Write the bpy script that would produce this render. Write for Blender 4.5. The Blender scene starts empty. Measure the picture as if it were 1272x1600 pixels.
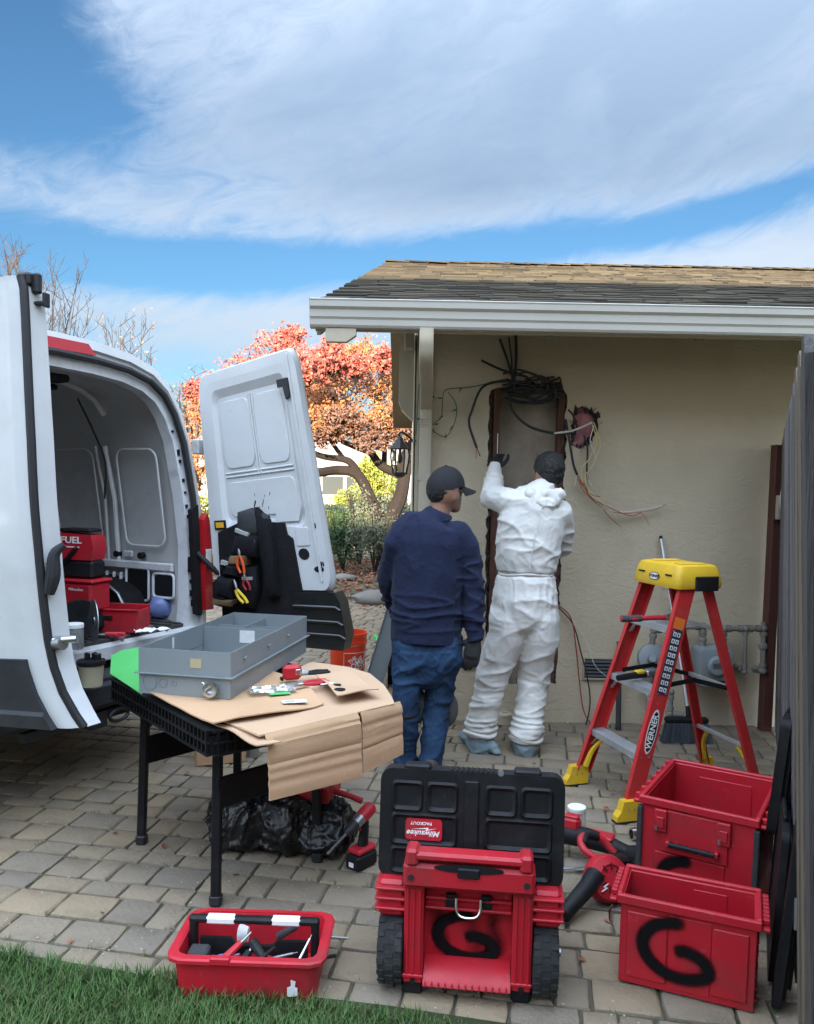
import bpy, bmesh, math, random
from mathutils import Vector, Matrix, noise, geometry
R = math.radians
random.seed(7)
SC = bpy.context.scene
COL = SC.collection
# ---------------------------------------------------------------- camera
F, PX, PY, CH, TILT, ROLL = 1270., 636., 848., 1.51, R(3.96), R(1.1)
fw = Vector((0, math.cos(TILT), -math.sin(TILT))); u0 = Vector((0, math.sin(TILT), math.cos(TILT))); r0 = Vector((1, 0, 0))
rt = math.cos(ROLL) * r0 + math.sin(ROLL) * u0
up = -math.sin(ROLL) * r0 + math.cos(ROLL) * u0
cam_d = bpy.data.cameras.new('camera'); cam = bpy.data.objects.new('camera', cam_d); COL.objects.link(cam)
cam.matrix_world = Matrix((( rt.x, up.x, -fw.x, 0), (rt.y, up.y, -fw.y, 0), (rt.z, up.z, -fw.z, CH), (0, 0, 0, 1)))
cam_d.sensor_fit = 'VERTICAL'; cam_d.sensor_height = 36; cam_d.sensor_width = 36 * 814 / 1024
cam_d.lens = F / 1600 * 36; cam_d.shift_y = 48 / 1600; cam_d.clip_start = .05; cam_d.clip_end = 3000
SC.camera = cam
# a pixel gives a direction only; the depth comes from the ground (atz) or from the thing's own distance (aty)
def ray(px, py): return fw + (px - PX) / F * rt - (py - PY) / F * up
def atz(px, py, z=0.):
    d = ray(px, py); t = (z - CH) / d.z
    return Vector((d.x * t, d.y * t, z))
def aty(px, py, Y):
    d = ray(px, py); t = Y / d.y
    return Vector((d.x * t, Y, CH + d.z * t))
# ---------------------------------------------------------------- view, world, sun
SC.view_settings.view_transform = 'Standard'; SC.view_settings.look = 'None'
SC.view_settings.exposure = 1.84; SC.view_settings.gamma = 1
SC.cycles.max_bounces = 6; SC.cycles.diffuse_bounces = 4; SC.cycles.glossy_bounces = 3; SC.cycles.transmission_bounces = 6
SC.cycles.transparent_max_bounces = 8; SC.cycles.caustics_reflective = False; SC.cycles.caustics_refractive = False
SC.cycles.use_denoising = True
SUN_EL, SUN_AZ = R(16), R(188)           # the sun stands low behind the camera
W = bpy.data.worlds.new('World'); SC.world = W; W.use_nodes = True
def build_world():
    nt = W.node_tree; nt.nodes.clear(); N = nt.nodes.new; L = nt.links.new
    def math_(op, a, b=None, c=None, clamp=False):
        n = N('ShaderNodeMath'); n.operation = op; n.use_clamp = clamp
        for i, v in enumerate((a, b, c)):
            if v is None: continue
            if isinstance(v, (int, float)): n.inputs[i].default_value = v
            else: L(v, n.inputs[i])
        return n.outputs[0]
    out = N('ShaderNodeOutputWorld'); bg = N('ShaderNodeBackground'); L(bg.outputs[0], out.inputs[0])
    sky = N('ShaderNodeTexSky'); sky.sky_type = 'NISHITA'; sky.sun_disc = False
    sky.sun_elevation = SUN_EL; sky.sun_rotation = SUN_AZ; sky.air_density = 1.0; sky.dust_density = .4; sky.ozone_density = 2.2
    co = N('ShaderNodeTexCoord'); sp = N('ShaderNodeSeparateXYZ'); L(co.outputs['Generated'], sp.inputs[0])
    x, y, z = sp.outputs
    az = math_('MULTIPLY', math_('ARCTAN2', x, y), 180 / math.pi); el = math_('MULTIPLY', math_('ARCSINE', z), 180 / math.pi)
    def fbm(sx, sy, rot, seed, detail, rough, dist):
        c = N('ShaderNodeCombineXYZ')
        ca, sa = math.cos(R(rot)), math.sin(R(rot))
        u = math_('ADD', math_('MULTIPLY', az, ca), math_('MULTIPLY', el, sa)); v = math_('SUBTRACT', math_('MULTIPLY', el, ca), math_('MULTIPLY', az, sa))
        L(math_('MULTIPLY', u, sx), c.inputs[0]); L(math_('MULTIPLY', v, sy), c.inputs[1]); c.inputs[2].default_value = seed
        n = N('ShaderNodeTexNoise'); L(c.outputs[0], n.inputs['Vector']); n.inputs['Scale'].default_value = 1
        n.inputs['Detail'].default_value = detail; n.inputs['Roughness'].default_value = rough; n.inputs['Distortion'].default_value = dist
        return n.outputs['Fac']
    def blob(a0, e0, sa, se, rot=0.):
        ca, sn = math.cos(R(rot)), math.sin(R(rot))
        da = math_('SUBTRACT', az, a0); de = math_('SUBTRACT', el, e0)
        u = math_('ADD', math_('MULTIPLY', da, ca), math_('MULTIPLY', de, sn)); v = math_('SUBTRACT', math_('MULTIPLY', de, ca), math_('MULTIPLY', da, sn))
        q = math_('ADD', math_('POWER', math_('ABSOLUTE', math_('DIVIDE', u, sa)), 2), math_('POWER', math_('ABSOLUTE', math_('DIVIDE', v, se)), 2))
        return math_('EXPONENT', math_('MULTIPLY', q, -1))
    # veil of high cloud with wind streaks, low cumulus banks near the horizon
    veil = fbm(.055, .12, 18, 3.3, 7, .58, .5)
    fine = fbm(.24, .60, 16, 8.1, 10, .66, 1.2)
    cov = math_('ADD', math_('MULTIPLY', veil, .78), math_('MULTIPLY', fine, .62))
    # gaps of clear sky and brighter banks; elsewhere the veil simply goes on
    shape = math_('MULTIPLY', blob(-27, 25, 6.0, 7.5, 25), -1.15)
    for b, k in ((blob(-19, 22.5, 5, 3.4, 20), -.42), (blob(-26, 19.6, 6.0, 3.0, -14), .22), (blob(-20, 14.0, 15, 1.9, 0), -.85), (blob(-14, 18.5, 5, 2.2, -10), -.25), (blob(4, 15.8, 18, 1.5, 5), -.80),
                 (blob(25, 18.6, 9, 1.1, 13), -.55), (blob(22, 14.2, 9, 1.5, 9), .05), (blob(-14, 10.4, 6.5, 1.5, 0), .05), (blob(0, 7.5, 40, 2.2, 0), -.45)):
        shape = math_('ADD', shape, math_('MULTIPLY', b, k))
    dens = math_('SMOOTHSTEP' if False else 'ADD', math_('ADD', cov, shape), -.07)
    mr = N('ShaderNodeMapRange'); mr.interpolation_type = 'SMOOTHSTEP'; L(dens, mr.inputs['Value'])
    mr.inputs['From Min'].default_value = -.06; mr.inputs['From Max'].default_value = .70; mr.inputs['To Max'].default_value = .70
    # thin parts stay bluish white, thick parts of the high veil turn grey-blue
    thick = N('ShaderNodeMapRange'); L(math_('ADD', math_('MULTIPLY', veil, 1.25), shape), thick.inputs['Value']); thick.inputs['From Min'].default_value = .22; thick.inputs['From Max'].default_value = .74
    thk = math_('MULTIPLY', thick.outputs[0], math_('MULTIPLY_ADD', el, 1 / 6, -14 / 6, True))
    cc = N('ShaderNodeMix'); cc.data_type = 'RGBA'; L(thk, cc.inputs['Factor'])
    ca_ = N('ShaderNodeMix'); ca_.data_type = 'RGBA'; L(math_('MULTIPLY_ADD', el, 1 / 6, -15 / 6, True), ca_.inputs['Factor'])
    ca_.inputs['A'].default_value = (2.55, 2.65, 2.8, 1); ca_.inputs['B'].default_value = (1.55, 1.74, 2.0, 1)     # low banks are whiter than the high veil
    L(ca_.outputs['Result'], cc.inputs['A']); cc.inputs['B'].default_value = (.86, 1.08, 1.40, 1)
    # forward scatter: unseen sun-side cloud brightened to fill the shaded yard
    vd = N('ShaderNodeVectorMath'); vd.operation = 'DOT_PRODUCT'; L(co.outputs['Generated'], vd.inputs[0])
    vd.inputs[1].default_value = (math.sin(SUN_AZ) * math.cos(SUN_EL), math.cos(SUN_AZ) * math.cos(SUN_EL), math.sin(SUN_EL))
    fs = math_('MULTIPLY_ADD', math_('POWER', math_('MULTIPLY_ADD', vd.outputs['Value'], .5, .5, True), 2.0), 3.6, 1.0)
    # overhead cloud, out of view, brightened well past CIE overcast to light the shaded yard
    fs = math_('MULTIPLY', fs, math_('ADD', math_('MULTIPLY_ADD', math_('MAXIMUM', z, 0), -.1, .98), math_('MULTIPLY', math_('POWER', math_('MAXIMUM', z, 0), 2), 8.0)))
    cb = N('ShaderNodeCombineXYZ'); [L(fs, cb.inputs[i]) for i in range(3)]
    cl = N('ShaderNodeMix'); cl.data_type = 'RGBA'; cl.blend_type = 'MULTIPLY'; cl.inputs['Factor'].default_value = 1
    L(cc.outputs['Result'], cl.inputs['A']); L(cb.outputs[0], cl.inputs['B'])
    mx = N('ShaderNodeMix'); mx.data_type = 'RGBA'; L(mr.outputs[0], mx.inputs['Factor']); 
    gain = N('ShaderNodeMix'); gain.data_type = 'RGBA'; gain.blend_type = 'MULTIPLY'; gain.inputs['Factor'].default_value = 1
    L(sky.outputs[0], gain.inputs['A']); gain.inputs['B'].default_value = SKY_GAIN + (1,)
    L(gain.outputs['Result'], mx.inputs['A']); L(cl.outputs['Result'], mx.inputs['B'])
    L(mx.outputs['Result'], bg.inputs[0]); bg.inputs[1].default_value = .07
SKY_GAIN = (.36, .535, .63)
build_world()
sun_d = bpy.data.lights.new('sun', 'SUN'); sun_d.energy = 5.0; sun_d.angle = R(.53); sun_d.color = (1, .84, .62)
sun = bpy.data.objects.new('sun', sun_d); COL.objects.link(sun)
# sun_rotation counts from +Y clockwise
sdir = Vector((math.sin(SUN_AZ) * math.cos(SUN_EL), math.cos(SUN_AZ) * math.cos(SUN_EL), math.sin(SUN_EL)))
sun.rotation_euler = sdir.to_track_quat('Z', 'Y').to_euler()
# ---------------------------------------------------------------- materials
M = {}
def srgb(r, g, b):
    f = lambda c: (c / 255 / 12.92) if c / 255 <= .04045 else ((c / 255 + .055) / 1.055) ** 2.4
    return (f(r), f(g), f(b))
def mat(name, col, rough=.6, metal=0., var=.0, vs=6., col2=None, bump=0., bs=60., stretch=(1, 1, 1), dirt=0., dirtcol=(.05, .045, .04), ds=5.,
        rnd=0., rcol=None, scratch=0., scol=(.5, .5, .5), spec=.5, coat=0., trans=0., alpha=1., sheen=0., detail=5., sss=0., ior=1.45, coords='Object', dist=0., dirtlo=.5):
    """procedural surface: base colour, noise variation towards col2, patchy dirt, per-piece random tint, bump"""
    m = bpy.data.materials.new(name); m.use_nodes = True; nt = m.node_tree; nt.nodes.clear(); N = nt.nodes.new; L = nt.links.new
    o = N('ShaderNodeOutputMaterial'); p = N('ShaderNodeBsdfPrincipled'); L(p.outputs[0], o.inputs[0])
    p.inputs['Roughness'].default_value = rough; p.inputs['Metallic'].default_value = metal; p.inputs['IOR'].default_value = ior
    p.inputs['Specular IOR Level'].default_value = spec; p.inputs['Coat Weight'].default_value = coat; p.inputs['Transmission Weight'].default_value = trans
    p.inputs['Alpha'].default_value = alpha; p.inputs['Sheen Weight'].default_value = sheen
    if sss: p.inputs['Subsurface Weight'].default_value = sss; p.inputs['Subsurface Radius'].default_value = (.01, .004, .002)
    tc = N('ShaderNodeTexCoord'); mp = N('ShaderNodeMapping'); L(tc.outputs[coords], mp.inputs[0]); mp.inputs['Scale'].default_value = stretch
    def noise_(scale, d=detail, r=.6, di=0.):
        n = N('ShaderNodeTexNoise'); L(mp.outputs[0], n.inputs['Vector']); n.inputs['Scale'].default_value = scale
        n.inputs['Detail'].default_value = d; n.inputs['Roughness'].default_value = r; n.inputs['Distortion'].default_value = di
        return n.outputs['Fac']
    def mix(f, a, b, mode='MIX'):
        n = N('ShaderNodeMix'); n.data_type = 'RGBA'; n.blend_type = mode
        for k, v in (('Factor', f), ('A', a), ('B', b)):
            s = n.inputs[k] if k != 'Factor' else n.inputs[0]
            if k in 'AB': s = [q for q in n.inputs if q.name == k and q.type == 'RGBA'][0]
            if hasattr(v, 'is_linked'): L(v, s)
            elif isinstance(v, (int, float)): s.default_value = v
            else: s.default_value = tuple(v) + (1,)
        return [q for q in n.outputs if q.type == 'RGBA'][0]
    def rng(v, a, b, c=0., d=1.):
        n = N('ShaderNodeMapRange'); L(v, n.inputs[0])
        for i, q in enumerate((a, b, c, d)): n.inputs[i + 1].default_value = q
        return n.outputs[0]
    c = None
    if var or col2 is not None:
        b2 = col2 if col2 is not None else tuple(q * .5 for q in col)
        c = mix(rng(noise_(vs, di=dist), .35, .68, 0, max(var, .001)), col, b2)
    if rnd:
        oi = N('ShaderNodeObjectInfo'); ge = N('ShaderNodeNewGeometry'); a = N('ShaderNodeMath'); a.operation = 'ADD'
        L(oi.outputs['Random'], a.inputs[0]); L(ge.outputs['Random Per Island'], a.inputs[1])
        fr = N('ShaderNodeMath'); fr.operation = 'FRACT'; L(a.outputs[0], fr.inputs[0])
        src = c if c is not None else col
        if rcol:
            cr = N('ShaderNodeValToRGB'); cr.color_ramp.interpolation = 'LINEAR'
            els = cr.color_ramp.elements
            while len(els) < len(rcol): els.new(.5)
            for i, q in enumerate(rcol): els[i].position = i / (len(rcol) - 1); els[i].color = tuple(q) + (1,)
            L(fr.outputs[0], cr.inputs[0]); c = mix(rnd, src, cr.outputs[0])
        else:
            v = rng(fr.outputs[0], 0, 1, 1 - rnd, 1 + rnd)
            cb = N('ShaderNodeCombineXYZ'); [L(v, cb.inputs[i]) for i in range(3)]
            c = mix(1., src, cb.outputs[0], 'MULTIPLY')
    if dirt:
        c = mix(rng(noise_(ds, 8, .65, .3), dirtlo, dirtlo + .22, 0, dirt), c if c is not None else col, dirtcol)
        rr = rng(noise_(ds * 2, 5), .3, .7, max(rough - .1, .02), min(rough + .15, 1)); L(rr, p.inputs['Roughness'])
    if scratch:        # fine scuffs: thin streaks of noise
        mp2 = N('ShaderNodeMapping'); mp2.inputs['Scale'].default_value = (22, 60, 14); mp2.inputs['Rotation'].default_value = (.5, .3, .6); L(tc.outputs[coords], mp2.inputs[0])
        ns = N('ShaderNodeTexNoise'); L(mp2.outputs[0], ns.inputs['Vector']); ns.inputs['Scale'].default_value = 1.6; ns.inputs['Detail'].default_value = 7; ns.inputs['Roughness'].default_value = .7
        c = mix(rng(ns.outputs['Fac'], .60, .72, 0, scratch), c if c is not None else col, scol)
    if c is None: p.inputs['Base Color'].default_value = tuple(col) + (1,)
    else: L(c, p.inputs['Base Color'])
    if bump:
        b = N('ShaderNodeBump'); b.inputs['Strength'].default_value = min(bump, 1); b.inputs['Distance'].default_value = .01 * max(bump, 1)
        L(noise_(bs, 6, .62, dist), b.inputs['Height']); L(b.outputs[0], p.inputs['Normal'])
    M[name] = m
    return m
# ---------------------------------------------------------------- mesh builder
class MB:
    def __init__(s, xf=None): s.v = []; s.f = []; s.m = []; s.xf = xf; s.mi = 0
    def pt(s, p):
        p = Vector(p)
        s.v.append(tuple(s.xf @ p) if s.xf else tuple(p)); return len(s.v) - 1
    def face(s, idx): s.f.append(tuple(idx)); s.m.append(s.mi)
    def quad(s, *ps): s.face([s.pt(p) for p in ps])
    def box(s, c, d, rot=None, ch=0.):
        """box by centre and size; ch chamfers every edge"""
        c = Vector(c); h = Vector(d) / 2; Q = rot if rot is not None else Matrix.Identity(3)
        if not ch:
            i = [s.pt(c + Q @ Vector((sx * h.x, sy * h.y, sz * h.z))) for sx in (-1, 1) for sy in (-1, 1) for sz in (-1, 1)]
            for q in ((0, 1, 3, 2), (4, 6, 7, 5), (0, 4, 5, 1), (2, 3, 7, 6), (0, 2, 6, 4), (1, 5, 7, 3)): s.face([i[k] for k in q])
            return s
        ch = min(ch, h.x * .95, h.y * .95, h.z * .95)
        ix = {}
        for sx in (-1, 1):
            for sy in (-1, 1):
                for sz in (-1, 1):
                    for a in range(3):
                        q = Vector((sx * h.x, sy * h.y, sz * h.z))
                        for k in range(3):
                            if k != a: q[k] -= ch * (sx, sy, sz)[k]
                        ix[(sx, sy, sz, a)] = s.pt(c + Q @ q)
        for a in range(3):
            b, d_ = (a + 1) % 3, (a + 2) % 3
            for sg in (-1, 1):
                def key(u, v): t = [0, 0, 0]; t[a] = sg; t[b] = u; t[d_] = v; return tuple(t)
                r = [ix[key(u, v) + (a,)] for u, v in ((-1, -1), (1, -1), (1, 1), (-1, 1))]
                s.face(r if sg > 0 else r[::-1])
            for u in (-1, 1):
                for v in (-1, 1):     # edge chamfers running along axis a
                    def k2(w): t = [0, 0, 0]; t[a] = w; t[b] = u; t[d_] = v; return tuple(t)
                    r = [ix[k2(-1) + (b,)], ix[k2(1) + (b,)], ix[k2(1) + (d_,)], ix[k2(-1) + (d_,)]]
                    s.face(r if u * v < 0 else r[::-1])
        for sx in (-1, 1):
            for sy in (-1, 1):
                for sz in (-1, 1):
                    r = [ix[(sx, sy, sz, a)] for a in range(3)]
                    s.face(r if sx * sy * sz > 0 else r[::-1])
        return s
    def bb(s, x0, x1, y0, y1, z0, z1, ch=0.): return s.box(((x0 + x1) / 2, (y0 + y1) / 2, (z0 + z1) / 2), (abs(x1 - x0), abs(y1 - y0), abs(z1 - z0)), None, ch)
    def bar(s, a, b, w, h, upv=(0, 0, 1), ch=0.):
        """square bar from a to b, w across, h along upv"""
        a = Vector(a); b = Vector(b); d = (b - a); l = d.length; d.normalize(); u = Vector(upv)
        sd = d.cross(u)
        if sd.length < 1e-4: sd = d.cross(Vector((0, 1, 0)))
        sd.normalize(); u = sd.cross(d)
        return s.box((a + b) / 2, (l, w, h), Matrix((d, sd, u)).transposed(), ch)
    def rings(s, rs, closed=True, cap0=True, cap1=True):
        n = len(rs[0]); ids = [[s.pt(p) for p in r] for r in rs]
        for a, b in zip(ids, ids[1:]):
            for i in range(n if closed else n - 1): j = (i + 1) % n; s.face((a[i], a[j], b[j], b[i]))
        if cap0: s.face(ids[0][::-1])
        if cap1: s.face(ids[-1])
        return s
    def tube(s, pts, r, n=8, cap=True):
        pts = [Vector(p) for p in pts]; rr = r if isinstance(r, (list, tuple)) else [r] * len(pts)
        t = [(pts[min(i + 1, len(pts) - 1)] - pts[max(i - 1, 0)]).normalized() for i in range(len(pts))]
        u = t[0].orthogonal().normalized(); rs = []
        for i, p in enumerate(pts):
            u = (u - t[i] * u.dot(t[i])).normalized(); w = t[i].cross(u)
            rs.append([p + rr[i] * (math.cos(6.28318 * k / n) * u + math.sin(6.28318 * k / n) * w) for k in range(n)])
        return s.rings(rs, True, cap, cap)
    def cyl(s, a, b, r0_, r1_=None, n=16): return s.tube([a, b], [r0_, r0_ if r1_ is None else r1_], n)
    def lathe(s, prof, n=24, o=(0, 0, 0), Q=None, cap0=True, cap1=True):
        o = Vector(o); Q = Q if Q is not None else Matrix.Identity(3)
        return s.rings([[o + Q @ Vector((r * math.cos(6.28318 * k / n), r * math.sin(6.28318 * k / n), z)) for k in range(n)] for r, z in prof], True, cap0, cap1)
    def prism(s, poly, fn, d0, d1):
        """2-D polygon (u,v) lifted by fn(u,v,d) between depths d0 and d1"""
        tri = geometry.tessellate_polygon([[Vector((u, v, 0)) for u, v in poly]])
        a = [s.pt(fn(u, v, d0)) for u, v in poly]; b = [s.pt(fn(u, v, d1)) for u, v in poly]
        for t in tri: s.face([a[i] for i in t]); s.face([b[i] for i in t][::-1])
        n = len(poly)
        for i in range(n): j = (i + 1) % n; s.face((a[i], b[i], b[j], a[j]))
        return s
    def mesh(s, name, smooth=None, mats=()):
        me = bpy.data.meshes.new(name); me.from_pydata(s.v, [], s.f); 
        for m in mats: me.materials.append(m)
        if len(mats) > 1: me.polygons.foreach_set('material_index', s.m)
        bm = bmesh.new(); bm.from_mesh(me); bmesh.ops.recalc_face_normals(bm, faces=bm.faces); bm.to_mesh(me); bm.free()
        if smooth:
            me.polygons.foreach_set('use_smooth', [True] * len(me.polygons)); me.set_sharp_from_angle(angle=R(smooth))
        me.update(); return me
    def build(s, name, m, parent=None, smooth=35, kind=None):
        ms = m if isinstance(m, (list, tuple)) else [m]
        ms = [M[q] if isinstance(q, str) else q for q in ms]
        return link(name, s.mesh(name, smooth, ms), parent, kind)
def link(name, me, parent=None, kind=None):
    o = bpy.data.objects.new(name, me); COL.objects.link(o)
    if parent: o.parent = parent
    if kind: o['kind'] = kind
    return o
def tag(o, label, cat, group=None):
    o['label'] = label; o['category'] = cat
    if group: o['group'] = group
    return o
def thing(name, label, cat, loc=(0, 0, 0), rz=0., group=None, rot=None):
    o = bpy.data.objects.new(name, None); o.empty_display_size = .1; COL.objects.link(o); o.location = loc
    o.rotation_euler = rot if rot else (0, 0, rz)
    return tag(o, label, cat, group)
def rotz(a): return Matrix.Rotation(a, 3, 'Z')
def eul(x, y, z): return (Matrix.Rotation(z, 3, 'Z') @ Matrix.Rotation(y, 3, 'Y') @ Matrix.Rotation(x, 3, 'X'))
def text_mesh(txt, size, m, parent, name='lettering', xf=None, ext=.0006, bold=0., shear=0., sx=1.):
    """flat lettering, centred on its origin in local XY; xf places it"""
    cu = bpy.data.curves.new(name, 'FONT'); cu.body = txt; cu.size = size; cu.extrude = ext; cu.align_x = 'CENTER'; cu.align_y = 'CENTER'
    cu.offset = bold; cu.shear = shear; cu.resolution_u = 2
    to = bpy.data.objects.new(name, cu); COL.objects.link(to)
    dg = bpy.context.evaluated_depsgraph_get(); me = bpy.data.meshes.new_from_object(to.evaluated_get(dg))
    bpy.data.objects.remove(to); bpy.data.curves.remove(cu)
    me.name = name; me.materials.clear(); me.materials.append(M[m])
    if sx != 1.: me.transform(Matrix.Diagonal((sx, 1, 1, 1)))
    if xf is not None: me.transform(xf)
    return link(name, me, parent)
def frame(o, x, y):
    """4x4 with given origin, x axis and (rough) y axis"""
    x = Vector(x).normalized(); y = Vector(y); z = x.cross(y).normalized(); y = z.cross(x)
    return Matrix(((x.x, y.x, z.x, o[0]), (x.y, y.y, z.y, o[1]), (x.z, y.z, z.z, o[2]), (0, 0, 0, 1)))
def spline(ps, n=8):
    """Catmull-Rom through points"""
    ps = [Vector(p) for p in ps]; q = [2 * ps[0] - ps[1]] + ps + [2 * ps[-1] - ps[-2]]; out = []
    for i in range(1, len(q) - 2):
        for k in range(n):
            t = k / n; a, b, c, d = q[i - 1], q[i], q[i + 1], q[i + 2]
            out.append(.5 * ((2 * b) + (c - a) * t + (2 * a - 5 * b + 4 * c - d) * t * t + (3 * b - a - 3 * c + d) * t ** 3))
    out.append(ps[-1]); return out
def rrect(x0, x1, y0, y1, r, n=4):
    o = []
    for cx, cy, a in ((x1 - r, y1 - r, 0), (x0 + r, y1 - r, 90), (x0 + r, y0 + r, 180), (x1 - r, y0 + r, 270)):
        for k in range(n + 1): t = R(a + 90 * k / n); o.append((cx + r * math.cos(t), cy + r * math.sin(t)))
    return o
def nz(p, s=1., o=0.): return noise.noise(Vector(p) * s + Vector((o, o * 1.7, o * .3)))
# ================================================================ materials
mat('paver', (.245, .196, .138), .88, var=.6, vs=5, col2=(.155, .128, .098), rnd=.58, rcol=[(.20, .165, .122), (.30, .235, .158), (.24, .198, .15), (.34, .255, .16), (.165, .145, .125), (.275, .222, .16), (.215, .185, .15)], bump=.75, bs=55, dirt=.6, dirtcol=(.10, .083, .06), ds=3.0, spec=.2, scratch=.25, scol=(.31, .27, .22))
mat('joint_sand', (.115, .10, .075), .95, var=.9, vs=3, col2=(.055, .07, .03), bump=.8, bs=160)
mat('earth', (.13, .10, .07), .95, var=.7, vs=1.2, col2=(.09, .10, .04), bump=.6, bs=40)
mat('turf_soil', (.035, .045, .015), .95, var=.7, vs=20, col2=(.02, .03, .01))
mat('grass', (.05, .09, .025), .6, var=.8, vs=4, col2=(.12, .11, .045), rnd=.8, rcol=[(.035, .09, .018), (.055, .13, .03), (.075, .15, .035), (.04, .10, .022), (.15, .14, .06)], spec=.3)
mat('far_lawn', (.16, .20, .05), .9, var=.8, vs=.6, col2=(.26, .22, .07), bump=.5, bs=8)
mat('stucco', (.60, .505, .36), .93, var=.7, vs=1.4, col2=(.49, .41, .29), dirt=.42, dirtcol=(.40, .34, .24), ds=1.3, scratch=.18, scol=(.30, .25, .17))
def stucco_relief(m):
    nt = m.node_tree; N = nt.nodes.new; L = nt.links.new; p = [n for n in nt.nodes if n.type == 'BSDF_PRINCIPLED'][0]
    tc = N('ShaderNodeTexCoord'); mp = N('ShaderNodeMapping'); mp.inputs['Scale'].default_value = (1, 1, 1.7); L(tc.outputs['Object'], mp.inputs[0])
    a = N('ShaderNodeTexNoise'); a.inputs['Scale'].default_value = 13; a.inputs['Detail'].default_value = 8; a.inputs['Roughness'].default_value = .66; a.inputs['Distortion'].default_value = 1.2
    L(mp.outputs[0], a.inputs['Vector'])
    r = N('ShaderNodeMapRange'); r.inputs[1].default_value = .42; r.inputs[2].default_value = .62; L(a.outputs[0], r.inputs[0])
    g = N('ShaderNodeTexNoise'); g.inputs['Scale'].default_value = 150; g.inputs['Detail'].default_value = 3; L(tc.outputs['Object'], g.inputs['Vector'])
    s = N('ShaderNodeMath'); s.operation = 'MULTIPLY_ADD'; L(g.outputs[0], s.inputs[0]); s.inputs[1].default_value = .25; L(r.outputs[0], s.inputs[2])
    b = N('ShaderNodeBump'); b.inputs['Strength'].default_value = .42; b.inputs['Distance'].default_value = .006; L(s.outputs[0], b.inputs['Height']); L(b.outputs[0], p.inputs['Normal'])
stucco_relief(M['stucco'])
mat('trim_paint', (.49, .43, .32), .6, var=.25, vs=3, dirt=.15, dirtcol=(.28, .25, .20))
mat('gutter_paint', (.50, .475, .42), .42, var=.2, vs=2, col2=(.37, .355, .32), dirt=.18, dirtcol=(.28, .26, .22), ds=3)
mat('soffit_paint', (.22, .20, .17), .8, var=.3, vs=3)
mat('shingle', (.075, .066, .055), .95, var=.5, vs=60, col2=(.042, .038, .033), rnd=.85, rcol=[(.045, .04, .034), (.11, .095, .073), (.07, .062, .051), (.145, .125, .09), (.04, .036, .031)], bump=.7, bs=260, spec=.05)
mat('old_wood', (.12, .055, .035), .85, var=.7, vs=4, stretch=(14, 14, 1), col2=(.06, .028, .018), bump=.4, bs=20)
mat('building_paper', (.36, .30, .235), .9, var=.8, vs=3.5, col2=(.16, .125, .095), dirt=.5, dirtcol=(.09, .07, .055), bump=.3, bs=14)
mat('plaster_break', (.16, .15, .135), .95, var=.8, vs=30, col2=(.05, .05, .05), bump=1, bs=60)
mat('lath_wire', (.03, .028, .028), .7, metal=.3)
mat('insulation', (.55, .23, .24), .95, var=.7, vs=25, col2=(.30, .15, .14), bump=1, bs=40)
mat('black_rubber', (.018, .018, .02), .5, bump=.1)
mat('wire_white', (.62, .60, .55), .45); mat('wire_yellow', (.62, .50, .22), .45); mat('wire_copper', (.42, .20, .11), .35, metal=.7)
mat('wire_red', (.38, .06, .04), .45); mat('wire_green', (.02, .09, .06), .5)
mat('fence_wood', (.19, .175, .165), .9, var=.9, vs=3, stretch=(16, 16, .8), col2=(.06, .056, .056), bump=.9, bs=14, rnd=.35, dirt=.55, dirtcol=(.05, .05, .055), ds=2)
mat('fence_wood_warm', (.21, .17, .12), .9, var=.85, vs=3, stretch=(16, 16, .8), col2=(.10, .08, .06), bump=.7, bs=14)
mat('galvanised', (.42, .44, .46), .42, metal=.85, var=.5, vs=8, col2=(.30, .31, .33), bump=.1, bs=40)
mat('pipe_paint', (.25, .23, .20), .65, var=.6, vs=12, col2=(.15, .135, .12), dirt=.5, dirtcol=(.16, .09, .05), ds=9)
mat('meter_grey', (.25, .28, .29), .45, var=.3, vs=5, dirt=.3, dirtcol=(.18, .19, .19))
mat('dark_iron', (.03, .03, .033), .5, metal=.3, bump=.2)
mat('brown_post', (.10, .035, .025), .6, var=.5, vs=5, stretch=(6, 6, 1), col2=(.055, .02, .016))
mat('bark', (.030, .021, .018), .95, var=.8, vs=9, stretch=(3, 3, .7), col2=(.018, .014, .012), bump=1, bs=18)
mat('twig_grey', (.07, .055, .05), .9)
L_ORANGE = [(.40, .16, .06), (.50, .23, .085), (.34, .115, .05), (.54, .29, .125), (.24, .10, .055), (.44, .18, .08)]
mat('leaf_orange', (.5, .22, .08), .7, rnd=1., rcol=L_ORANGE, spec=.2)
mat('leaf_pink', (.55, .16, .14), .7, rnd=1., rcol=[(.46, .09, .085), (.52, .16, .13), (.38, .07, .07), (.52, .22, .16), (.44, .15, .08)], spec=.2)
mat('leaf_shaded', (.2, .12, .1), .8, rnd=1., rcol=[(.17, .10, .085), (.26, .14, .10), (.12, .075, .07), (.32, .17, .10), (.20, .13, .12)], spec=.2)  # lower crown leaves: shade is painted in as darker brown
mat('leaf_litter', (.2, .08, .04), .9, rnd=1., rcol=[(.20, .075, .04), (.28, .12, .06), (.14, .06, .035), (.24, .09, .06), (.30, .17, .09)], spec=.2)
mat('leaf_dark', (.03, .06, .025), .6, rnd=1., rcol=[(.025, .05, .02), (.045, .085, .03), (.03, .06, .03), (.06, .10, .035)], spec=.4)
mat('leaf_sage', (.12, .15, .10), .7, rnd=1., rcol=[(.10, .13, .085), (.17, .19, .13), (.08, .10, .065), (.20, .20, .13), (.13, .10, .07)], spec=.3)
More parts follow.
